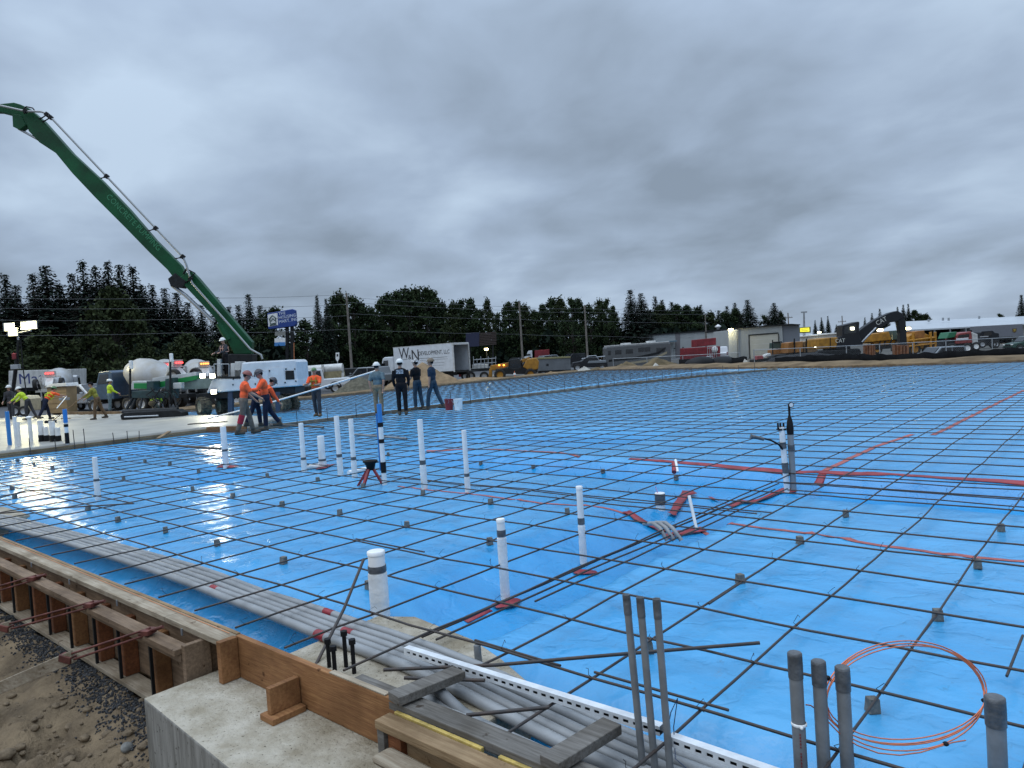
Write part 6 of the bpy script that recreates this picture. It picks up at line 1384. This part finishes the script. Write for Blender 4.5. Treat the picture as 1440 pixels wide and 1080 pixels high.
F_ = Frame('yellow_loader', 'yellow loader with raised frame lit by the right yard lamp', 'loader', 1295, 500, 80); o = F_.o; q = F_.q
fpoly(F_, 'body', [(1276, 484), (1277, 473), (1289, 467), (1302, 469), (1314, 474), (1316, 487), (1300, 491)], .2, 2.2, M_yelm, .08)
fpoly(F_, 'hood', [(1287, 476), (1287, 466), (1300, 464.5), (1301, 475)], .1, 1.9, M_orgm, .05)
for px in (1284, 1308.5, 1315): fpoly(F_, 'mast', [(px, 496), (px, 467), (px + 2.2, 466.5), (px + 2.4, 495)], -.2, .1, M_yelm, .02)
b = MB(); b.tube([q(1278, 479, -.1), q(1316, 474.5, -.1)], .12, 6); b.tube([q(1278, 487, -.1), q(1316, 483, -.1)], .1, 6); b.build('crossbar', M_yelm, o)
for px in (1285, 1306): wheel(o, q(px, 491, .3), .7, .5, 0, M_tire, M_yelm)
yardlamp('glaring yellow lamp under the excavator boom', 1237.5, 464, 76, None, 90)
yardlamp('glaring yellow lamp beside the excavator stick, right one', 1276.5, 462, 76, None, 120)
yardlamp('small white lamp far away on the low white roof', 1152, 467.3, 148, None, 0, M_lamp2, w_=.6)
yardlamp('small white lamp low between the orange machine and the excavator', 1146.5, 488.3, 66, None, 0, M_lamp2, w_=.2)
for x0, x1 in ((1216, 1232), (1257, 1279)):
    F_ = Frame('timber_stack', 'upright bundle of rust brown boards behind the chain link fence, ' + ('left' if x0 < 1230 else 'right') + ' one', 'timber stack', x0, 506, 56); o = F_.o
    n = 9
    for k in range(n):
        xx = x0 + (x1 - x0) * k / n; b = MB(); b.prism([F_.xz(xx - .3, 506.5 - k * .1), F_.xz(xx + random.uniform(-.8, .6), 485.5 + random.uniform(-.8, 1.2)), F_.xz(xx + 1.5 + random.uniform(-.2, .4), 485.3), F_.xz(xx + 1.6, 506.3 - k * .1)], random.uniform(0, .1), .2); b.build('board', M_wdark if k % 2 else mat('rust brown board', (.22, .10, .05), .7, var=.3), o)
F_ = Frame('dump_truck', 'red and white dump truck with a green hopper at the far right', 'dump truck', 1350, 500, 84); o = F_.o; q = F_.q
fpoly(F_, 'cab', [(1344, 484), (1345, 471), (1349, 468.5), (1366, 466), (1368, 482)], 0, 2.2, mat('red truck paint', (.22, .04, .035), .45, var=.3), .08); fpoly(F_, 'windows', [(1347, 475.5), (1348, 471.5), (1363, 469.4), (1363, 474)], -.012, -.001, M_glass, 0)
fpoly(F_, 'hood', [(1345, 478.5), (1345, 476), (1362, 474.8), (1362, 477.4)], -.03, 2.1, M_carw, .03); fpoly(F_, 'stack', [(1367, 490), (1367, 467), (1375, 470), (1376, 490)], .1, 2.0, M_whited, .05); fpoly(F_, 'exhaust', [(1365, 476), (1365, 464), (1367, 464), (1367, 476)], .3, .6, M_dark, .02)
fpoly(F_, 'green_hopper', [(1331, 476), (1335, 467.5), (1346, 466.5), (1344, 474)], .2, 2.0, mat('green hopper paint', (.02, .13, .06), .5), .05); fpoly(F_, 'chassis', [(1326, 490), (1328, 478), (1372, 478), (1374, 486)], .2, 2.0, M_dark, .04)
for px in (1338, 1359.5): wheel(o, q(px, 489.5, .1), .58, .4, 0, M_tire, M_pvcw)
wheel(o, q(1372, 487, .1), .5, .3, 0, M_tire, M_pvcw)
F_ = Frame('semi_tractor', 'black semi tractor with bright chrome parked before the pale wall', 'truck', 1390, 492, 96); o = F_.o; q = F_.q
fpoly(F_, 'cab', [(1378, 481), (1379, 468), (1381, 465.5), (1396, 464.5), (1399, 467.5), (1405, 468.5), (1406, 480)], 0, 2.3, M_card, .08); fpoly(F_, 'windows', [(1383, 472.5), (1384, 467.5), (1394, 466.6), (1395, 471.6)], -.012, -.001, M_glass, 0)
fpoly(F_, 'chrome', [(1378, 474.3), (1378, 473), (1390, 472.2), (1390, 473.6)], -.06, -.01, mat('chrome', (.7, .72, .75), .15, .9), 0); fpoly(F_, 'bumper', [(1376, 487), (1376, 481), (1404, 479.5), (1404, 485)], .0, 2.2, M_dark, .04)
for px in (1381, 1396, 1400): wheel(o, q(px, 484, .0), .5, .3)
F_ = Frame('delivery_trailer', 'pale grey box trailer with a brown and gold shield at the right edge', 'trailer', 1415, 482, 104); o = F_.o; q = F_.q
fpoly(F_, 'box', [(1380, 475), (1379, 458.5), (1438, 455.5), (1439, 472.5)], 0, 2.5, mat('grey trailer panel', (.15, .155, .175), .5, var=.06), .03)
fpoly(F_, 'shield', [(1424, 466.5), (1423.8, 462.3), (1429.6, 461.6), (1429.4, 466.2), (1426.6, 468)], -.03, -.002, mat('shield brown', (.09, .05, .02), .5), 0)
fpoly(F_, 'shield_gold', [(1425, 463.8), (1425, 463.2), (1428.6, 462.7), (1428.4, 463.6)], -.04, -.031, mat('shield gold', (.5, .36, .04), .5), 0); text('UPS', .30, mat('shield gold', (.5, .36, .04)), o, q(1426.7, 465.4, -.035), sx=.9)
fpoly(F_, 'undercarriage', [(1382, 478), (1382, 475.2), (1439, 472.8), (1439, 476)], .3, 2.2, M_dark, 0)
for px in (1388, 1394, 1430): wheel(o, q(px, 478.5, .1), .5, .3)
pickup('silver SUV parked against the chain link fence at right', 1318, 503, 62, R(188), M_cars, suv=True)
pickup('dark green car cut by the right edge of the photo', 1444, 484, 88, R(180), mat('dark green car', (.02, .06, .045), .35), suv=True)
# chain link fence and silt fence
M_mesh = mat('chain link', (.13, .14, .15), .6, .5)
def fence(label, pts, posts, name='chain_link_fence'):
    P = [AT(px, py, d) for px, py, d in pts]; t = thing(name, label, 'fence', P[0]); H_ = 1.9
    for i, (a, c) in enumerate(zip(P, P[1:])):
        L = (c - a).length; n = max(1, round(L / posts))
        for k in range(n + (i == len(P) - 2)):
            p = a.lerp(c, k / n) - P[0]; b = MB(); b.cyl(p - Vector((0, 0, H_)), p + Vector((0, 0, .03)), .04, n=7); b.build('post', M_galv, t)
        b = MB(); b.tube([a - P[0], c - P[0]], .026, 6); b.build('top_rail', M_galv, t)
        b = MB(); st = .16; m_ = int(L / st); d = (c - a).normalized()
        for k in range(-12, m_):
            for s_ in (1, -1):
                x0, x1 = k * st, k * st + H_ * s_ if s_ > 0 else k * st; z0, z1 = -H_, 0
                if s_ > 0: q0, q1 = a + d * max(0, x0), None; u0 = max(0, -x0); A_2 = a + d * (x0 + u0) + Vector((0, 0, -H_ + u0)); u1 = min(H_, L - x0); B_2 = a + d * (x0 + u1) + Vector((0, 0, -H_ + u1))
                else: u0 = max(0, -x0); A_2 = a + d * (x0 + u0) + Vector((0, 0, -u0)); u1 = min(H_, L - x0); B_2 = a + d * (x0 + u1) + Vector((0, 0, -u1))
                if u1 > u0: b.tube([A_2 - P[0], B_2 - P[0]], .0035, 3, False)
        b.build('mesh', M_mesh, t)
fence('grey chain link fence in front of the machines along the right side', [(1060, 492.5, 56), (1190, 486.5, 56), (1330, 479.5, 56), (1460, 472.5, 56)], 3.0)
fence('grey chain link fence in front of the motorhome and red containers', [(862, 504.5, 74), (960, 500, 70), (1040, 496, 66)], 3.0)
M_silt = mat('black silt fabric', (.0045, .005, .006), .85, spec=.15, var=.4, vs=3)
for lab, pts, h in (('black silt fence fabric along the right side of the slab', [(1090, 512, 48), (1140, 509, 47), (1200, 507.5, 46), (1255, 508, 45.5), (1300, 506, 44), (1380, 502, 43), (1460, 498, 42)], .42), ('black silt fence fabric beside the grey white rubble heap', [(955, 514, 64), (1000, 514.5, 60), (1055, 512, 54)], .55)):
    b = MB(); V_ = []; P = [AT(*p) for p in pts]; rows = []
    for a, c in zip(P, P[1:]):
        for k in range(14):
            p = a.lerp(c, k / 14); rows.append(p)
    fs = []
    for i, p in enumerate(rows):
        s_ = .08 * noise.noise((i * .5, 1, 2)); V_ += [p + Vector((s_, s_, -.25)), p + Vector((-s_, s_, h + .12 * noise.noise((i * .33, 5, 2))))]
        if i: fs.append((2 * i - 2, 2 * i, 2 * i + 1, 2 * i - 1))
    b.add(V_, fs, True); o = b.build('silt_fence', M_silt); so = o.modifiers.new('thickness', 'SOLIDIFY'); so.thickness = .02; tag(o, lab, 'silt fence')
F_ = Frame('red_equipment', 'small red grey equipment heap left of the small loader', 'equipment', 1075, 508, 66); o = F_.o; q = F_.q
fpoly(F_, 'engine', [(1064, 506), (1065, 500.5), (1073, 500), (1074, 505)], 0, 1, mat('red machine paint', (.25, .05, .05), .5, var=.3), .04); fpoly(F_, 'tank', [(1075, 502), (1077, 498.5), (1084, 496.5), (1085, 501)], .1, .9, M_whited, .05); fpoly(F_, 'skid', [(1060, 510), (1060, 506.2), (1086, 503), (1086, 507)], 0, 1.2, M_dark, .02)
F_ = Frame('black_barrier', 'low black tarp covered row below the orange machine', 'tarp bundle', 1130, 511, 58)
b = MB(); b.ell((0, 0, .15), (3.1, .8, .66), 30, 10); b.v = [tuple(Vector(v) * (1 + .2 * fb(v[0], v[1] * 2, v[2] * 2, 1.3, 3))) for v in b.v]; b.build('tarp', M_blk, F_.o)

# ------------------------------------------------------------------ trees
M_con = mat('dark conifer needles', (.016, .027, .018), .9, spec=.08, col2=(.007, .012, .009), vs=.6)
M_dec = mat('dark green leaves', (.036, .055, .022), .85, spec=.1, col2=(.012, .020, .010), vs=.55)
M_dec2 = mat('olive green leaves', (.044, .056, .022), .85, spec=.1, col2=(.016, .024, .011), vs=.6)
def leafquad(b, p, s, rnd):
    n = Vector((rnd.gauss(0, 1), rnd.gauss(0, 1), rnd.gauss(0, 1))).normalized(); a = n.orthogonal().normalized(); c = n.cross(a); t = rnd.random() * 6.28
    a, c = a * math.cos(t) + c * math.sin(t), c * math.cos(t) - a * math.sin(t)
    b.add([p - a * s, p + c * s * .6, p + a * s, p - c * s * .6], [(0, 1, 2, 3)])
def conifer(seed, H=20., R0=3.6, dens=1.):   # whorled drooping boughs
    rnd = random.Random(seed); tr = MB(); cr = MB()
    tr.tube([(0, 0, 0), (.05, 0, H * .5), (0, 0, H * .97)], [.34, .2, .03], 7)
    z = H * .06
    while z < H * .995:
        t = z / H; rr = R0 * (1 - t) ** 1.0 * (1 - .25 * math.exp(-t * 8)) + .12; nb = max(5, int((7 + 7 * (1 - t)) * dens)); ph = rnd.random() * 6.28
        for k in range(nb):
            a = ph + 6.28 * k / nb + rnd.uniform(-.35, .35); L = rr * rnd.uniform(.72, 1.08); dz = -L * rnd.uniform(.12, .42) + (.2 * L if t > .85 else 0)
            e_ = Vector((math.cos(a) * L, math.sin(a) * L, z + dz)); s0 = Vector((0, 0, z))
            if L > .8: tr.tube([s0, s0.lerp(e_, .6) + Vector((0, 0, L * .05)), e_], [.05, .03, .012], 4, False)
            ns = max(3, int(L * 7.5))
            for i in range(ns):
                f = (i + rnd.random()) / ns; p = s0.lerp(e_, .15 + .85 * f) + Vector((rnd.gauss(0, .16), rnd.gauss(0, .16), rnd.gauss(0, .10) - .08)) * (1.2 - .4 * f); d = Vector((math.cos(a + rnd.gauss(0, .6)), math.sin(a + rnd.gauss(0, .6)), rnd.uniform(-.6, .1))).normalized()
                w_ = d.cross(Vector((0, 0, 1))).normalized() * rnd.uniform(.13, .24) * (.55 + .45 * (1 - t)); l = rnd.uniform(.34, .64) * (.38 + .62 * (1 - t)); cr.add([p - w_, p + w_, p + d * l + w_ * .25 - Vector((0, 0, .1)), p + d * l - w_ * .25 - Vector((0, 0, .1))], [(0, 1, 2, 3)])
        z += rnd.uniform(.30, .46) * (.55 + .6 * (1 - t))
    return tr, cr
def broadleaf(seed, H=18., Rw=4.2, low=.16, nclump=78, leaf=.32, per=60, slim=1.):
    rnd = random.Random(seed); tr = MB(); cr = MB()
    tr.tube([(0, 0, 0), (rnd.uniform(-.2, .2), 0, H * .35), (rnd.uniform(-.4, .4), .2, H * .7), (0, 0, H * .93)], [.36, .27, .15, .03], 8)
    for k in range(nclump):
        t = low + (1 - low) * (k + rnd.random()) / nclump; a = rnd.random() * 6.28
        prof = (math.sin(math.pi * min(1, max(0, (t - low * .6) / (1 - low * .6))) ** .8) ** .7) * (1 - .25 * t)
        rad = Rw * slim * prof * math.sqrt(rnd.random()) * rnd.uniform(.75, 1.12); c = Vector((math.cos(a) * rad, math.sin(a) * rad, H * t * .97))
        st = Vector((0, 0, max(H * .1, c.z - rad * .7 - .5))); tr.tube([st, st.lerp(c, .5) + Vector((0, 0, .2)), c], [.08, .05, .02], 4, False)
        s_ = rnd.uniform(.7, 1.35) * (1.1 - .3 * t)
        for _ in range(per):
            p = c + Vector((rnd.gauss(0, .52), rnd.gauss(0, .52), rnd.gauss(0, .46))) * s_
            leafquad(cr, p, leaf * rnd.uniform(.6, 1.25), rnd)
    return tr, cr
PROTO = {}
def proto(kind, n):
    tr, cr = {'c': lambda: conifer(11 + n, 20, (4.6, 5.4, 4.0, 6.0)[n % 4]), 'd': lambda: broadleaf(40 + n, 18, (5.4, 4.4, 6.0, 4.0)[n % 4], (.10, .16, .08, .2)[n % 4]), 'r': lambda: broadleaf(80 + n, 14, 7.0, .03, 120, .32, 60)}[kind]()
    mt = bpy.data.meshes.new('trunk'); mt.from_pydata([tuple(v) for v in tr.v], [], tr.f); mt.materials.append(M_bark)
    mc = bpy.data.meshes.new('crown'); mc.from_pydata([tuple(v) for v in cr.v], [], cr.f); mc.materials.append(M_con if kind == 'c' else (M_dec2 if kind == 'r' or n % 3 == 1 else M_dec))
    return mt, mc, {'c': 20, 'd': 18, 'r': 14}[kind]
def tree(kind, n, px, top, dep, wsc=1., label=None, group=None, base=None):
    if (kind, n) not in PROTO: PROTO[(kind, n)] = proto(kind, n)
    mt, mc, H0 = PROTO[(kind, n)]
    p = AT(px, top, dep); z0 = min(gz(p.x, p.y), 0) - .2 if base is None else base; h = p.z - z0
    p.x -= 0; s_ = h / H0
    # the picture is rolled: stand the trunk so its tip falls on the surveyed point
    t = thing('pine_tree' if kind == 'c' else 'leafy_tree', label, 'tree', (p.x, p.y, z0), random.uniform(0, 6.28), group); t.scale = (s_ * wsc, s_ * wsc, s_)
    for nm, me in (('trunk', mt), ('crown', mc)):
        o = bpy.data.objects.new(nm, me); COL.objects.link(o); o.parent = t
    return t
g = 'dark conifers on the skyline at left'
lc = 'dark pointed conifer standing in the tall wood at the left'
for i, (px, top, dep, w_) in enumerate(((6, 384, 100, 1), (24, 400, 104, 1.1), (47, 384, 104, .9), (62, 371, 102, 1.15), (80, 398, 106, 1.1), (100, 383, 104, .95), (117, 366, 101, .95), (136, 372, 103, .9), (150, 366, 105, .85), (164, 371, 102, 1.0), (183, 373, 101, 1.1), (200, 399, 106, 1.1), (216, 399, 104, 1.0), (232, 404, 106, 1.0), (-22, 392, 102, 1.1), (-50, 380, 104, 1.1), (248, 410, 108, 1.1), (266, 424, 110, 1.1), (284, 428, 110, 1.1), (303, 416, 108, .8), (318, 430, 110, 1.0), (334, 428, 110, 1.0), (351, 413, 108, .95), (368, 428, 110, 1.0))):
    tree('c', i % 4, px + 3 * math.sin(i * 5.1), top, dep, w_ * 1.55, lc, g)
tree('r', 0, 156, 406, 82, .9, 'big round dark green tree rising in front of the left conifers')
tree('r', 1, 60, 468, 78, 1.3, 'low bushy tree behind the white lettered trailer')
tree('r', 0, 262, 470, 80, 1.2, 'low bushy tree behind the mixer trucks'); tree('r', 1, 200, 486, 76, 1.2, 'low olive bush beside the blue mixer cab'); tree('r', 1, -10, 470, 80, 1.3, 'low bushy tree behind the light tower')
tree('r', 0, 330, 462, 92, 1.1, 'dark bushy tree behind the foot of the green boom'); tree('d', 2, 385, 432, 104, 1.3, 'rounded dark tree behind the blue roadside sign'); tree('d', 0, 428, 450, 104, 1.3, 'low dark tree right of the blue roadside sign')
lc = 'dark pointed conifer left of the first utility pole in the middle wood'
for i, (px, top, w_) in enumerate(((445, 414, .9), (458, 419, .8))): tree('c', i, px, top, 112, w_, lc, 'conifers left of the first utility pole')
ld = 'tall dark leafy tree in the wood behind the box truck and telehandler'
for i, (px, top, w_) in enumerate(((469, 418, .9), (478, 410, 1), (494, 415, 1), (506, 426, 1), (520, 432, .9), (534, 420, 1), (546, 412, 1), (558, 409, 1), (571, 405, 1.05), (584, 404, 1.05), (597, 404, 1), (608, 408, 1), (621, 424, .9), (636, 424, .95), (648, 421, 1), (660, 420, 1), (672, 436, .9), (684, 420, .7), (700, 440, .8), (714, 425, 1), (727, 424, .9), (737, 428, .9), (750, 436, .9), (762, 428, .9), (776, 419, 1), (788, 418, 1), (802, 419, .9), (813, 420, .9), (828, 428, .9), (843, 421, .9), (853, 420, .75), (862, 430, .7))):
    tree('d', i % 4, px, top, 116 + (i * 7) % 13, w_ * .95, ld, 'leafy trees in the middle wood')
tree('c', 2, 886, 407, 118, 2.0, 'tallest pointed conifer at the left end of the right hand wood'); tree('c', 3, 901, 411, 122, 1.7, 'second tall conifer of the right hand wood beside the tallest')
lr = 'dark conifer in the wood behind the long metal building'
for i, (px, top, w_) in enumerate(((921, 416, .9), (931, 421, .9), (944, 424, 1), (965, 427, .95), (985, 428, .8), (1010, 436, 1.0), (1022, 430, 1.0), (1033, 425, .85), (974, 436, 1.0), (955, 434, 1.0), (998, 440, 1.1))): tree('c', i % 4, px, top, 128 + (i * 5) % 9, w_ * 1.7, lr, 'conifers behind the long metal building')
for i, (px, top, w_) in enumerate(((912, 436, 1.2), (928, 428, 1.2), (950, 428, 1.2), (966, 430, 1.2), (980, 432, 1.2), (1000, 438, 1.3), (1018, 438, 1.3), (1034, 434, 1.2), (940, 436, 1.2))): tree('d', i % 4, px, top, 124, w_, 'dark leafy tree in the wood behind the long metal building', 'leafy trees behind the long metal building')
tree('c', 1, 1051, 421, 120, 2.0, 'broad dark conifer standing above the garage roof'); tree('d', 2, 1074, 443, 122, 1.0, 'small rounded tree above the garage roof'); tree('c', 3, 1088, 425, 120, 1.8, 'pointed conifer left of the lattice mast, above the garage'); tree('d', 1, 1098, 438, 121, .8, 'leafy tree beside the pointed conifer above the garage')
for i, (px, top, w_) in enumerate(((1146, 450, .9), (1155, 446, .8), (1164, 444, .9), (1176, 456, 1), (1187, 456, 1))): tree('c', i % 4, px, top, 190, w_ * 1.2, 'small far conifer between the lit sign and the excavator cab', 'far conifers left of the excavator')
for i, (px, top, w_) in enumerate(((1216, 446, .9), (1226, 440, .9), (1237, 434, 1.1), (1246, 440, 1))): tree('c', i % 4, px, top, 150, w_ * 1.2, 'dark conifer rising behind the excavator boom', 'conifers behind the excavator boom')
for i, (px, top, w_) in enumerate(((1262, 431, .9), (1270, 428, .9), (1277, 427, .9), (1286, 436, 1.1), (1296, 442, 1.2), (1303, 441, 1.0))): tree('cccddd'[i], i % 4, px, top, 165, w_ * 1.2, 'dark tree above the white shed roof right of the excavator arm', 'trees right of the excavator arm')
tree('c', 0, 1436, 414, 140, 1.3, 'tall conifer at the right edge above the white shed'); tree('d', 2, 1405, 441, 165, 1.1, 'low dark tree top peeping over the white shed roof')
# undergrowth that reads as one dark mass behind the wood
b = MB(); rnd = random.Random(3)
for k in range(8200):
    px = rnd.uniform(-90, 1040); dep = rnd.uniform(118, 136) if px > 400 else rnd.uniform(92, 116)
    hz = 545 - (px * .0636); p = AT(px, hz - rnd.uniform(-14, (58 if px < 400 else 46 if px < 865 else 30) * (.5 + .5 * abs(noise.noise((px * .02, 1, 1)) * 1.6 + .4))), dep)
    leafquad(b, p, rnd.uniform(.5, 1.05), rnd)
tag(b.build('undergrowth', M_con), 'dark undergrowth filling the lower wood behind the site', 'undergrowth', kind='stuff')

# ------------------------------------------------------------------ utility poles and lines
def upole(label, px, top, base, dep, arms, r=.16):
    a = AT(px[0], top, dep); c = AT(px[1], base, dep); t = thing('utility_pole', label, 'utility pole', (a.x, a.y, c.z), FACE); h = a.z - c.z
    b = MB(); b.cyl((0, 0, -.5), (0, 0, h), r, r * .7, 9); b.build('shaft', M_pole, t)
    for z in arms: b = MB(); b.box((0, .1, h - z), (1.9, .1, .12)); [b.cyl((x, .1, h - z + .05), (x, .1, h - z + .25), .04, n=6) for x in (-.8, -.3, .4, .8)]; b.build('crossarm', M_pole, t)
    return Vector((a.x, a.y, a.z))
upole('weathered utility pole left of the box truck', (487, 493), 412, 530, 84, ())
upole('weathered utility pole behind the telehandler', (730, 735), 425, 512, 100, ())
upole('weathered utility pole at the right end of the middle wood', (822, 826), 429, 510, 106, ())
upole('thin utility pole right of the red containers', (991.5, 993), 441, 480, 116, (), .1)
upole('small utility pole with crossarms above the garage roof', (1108, 1109), 440, 470, 150, (1.0, 2.6), .16)
upole('small far utility pole left of the excavator cab', (1184, 1185), 444, 472, 170, (1.4,), .15)
def line(label, pts, sag=.6, r=.014, group='power lines across the trees'):
    b = MB()
    P = [AT(*p) for p in pts]; Q = []
    for a, c in zip(P, P[1:]):
        for i in range(12): t_ = i / 12; p = a.lerp(c, t_); p.z -= 4 * sag * t_ * (1 - t_) * .3; Q.append(p)
    Q.append(P[-1]); b.tube(Q, r, 4, False); tag(b.build('power_line', M_wire), label, 'power line', group)
for k, (ya, yb, yc) in enumerate(((418, 414, 428), (432, 428, 433), (449, 444, 445), (471, 463, 461))):
    line(('highest', 'second', 'third', 'lowest')[k] + ' power line running across the left wood', [(-60, ya, 74), (250, yb + 5, 78), (489, yb, 84)], .5, .017, 'power lines across the left wood')
for k, (ya, yb) in enumerate(((418, 432), (441, 449), (463, 470), (425, 437))):
    line(('highest', 'middle', 'lowest', 'second highest')[k] + ' power line running across the middle wood', [(489, ya, 84), (731, yb, 100), (823, yb + 2, 106), (1000, yb + 5, 120)], .4, .016, 'power lines across the middle wood')
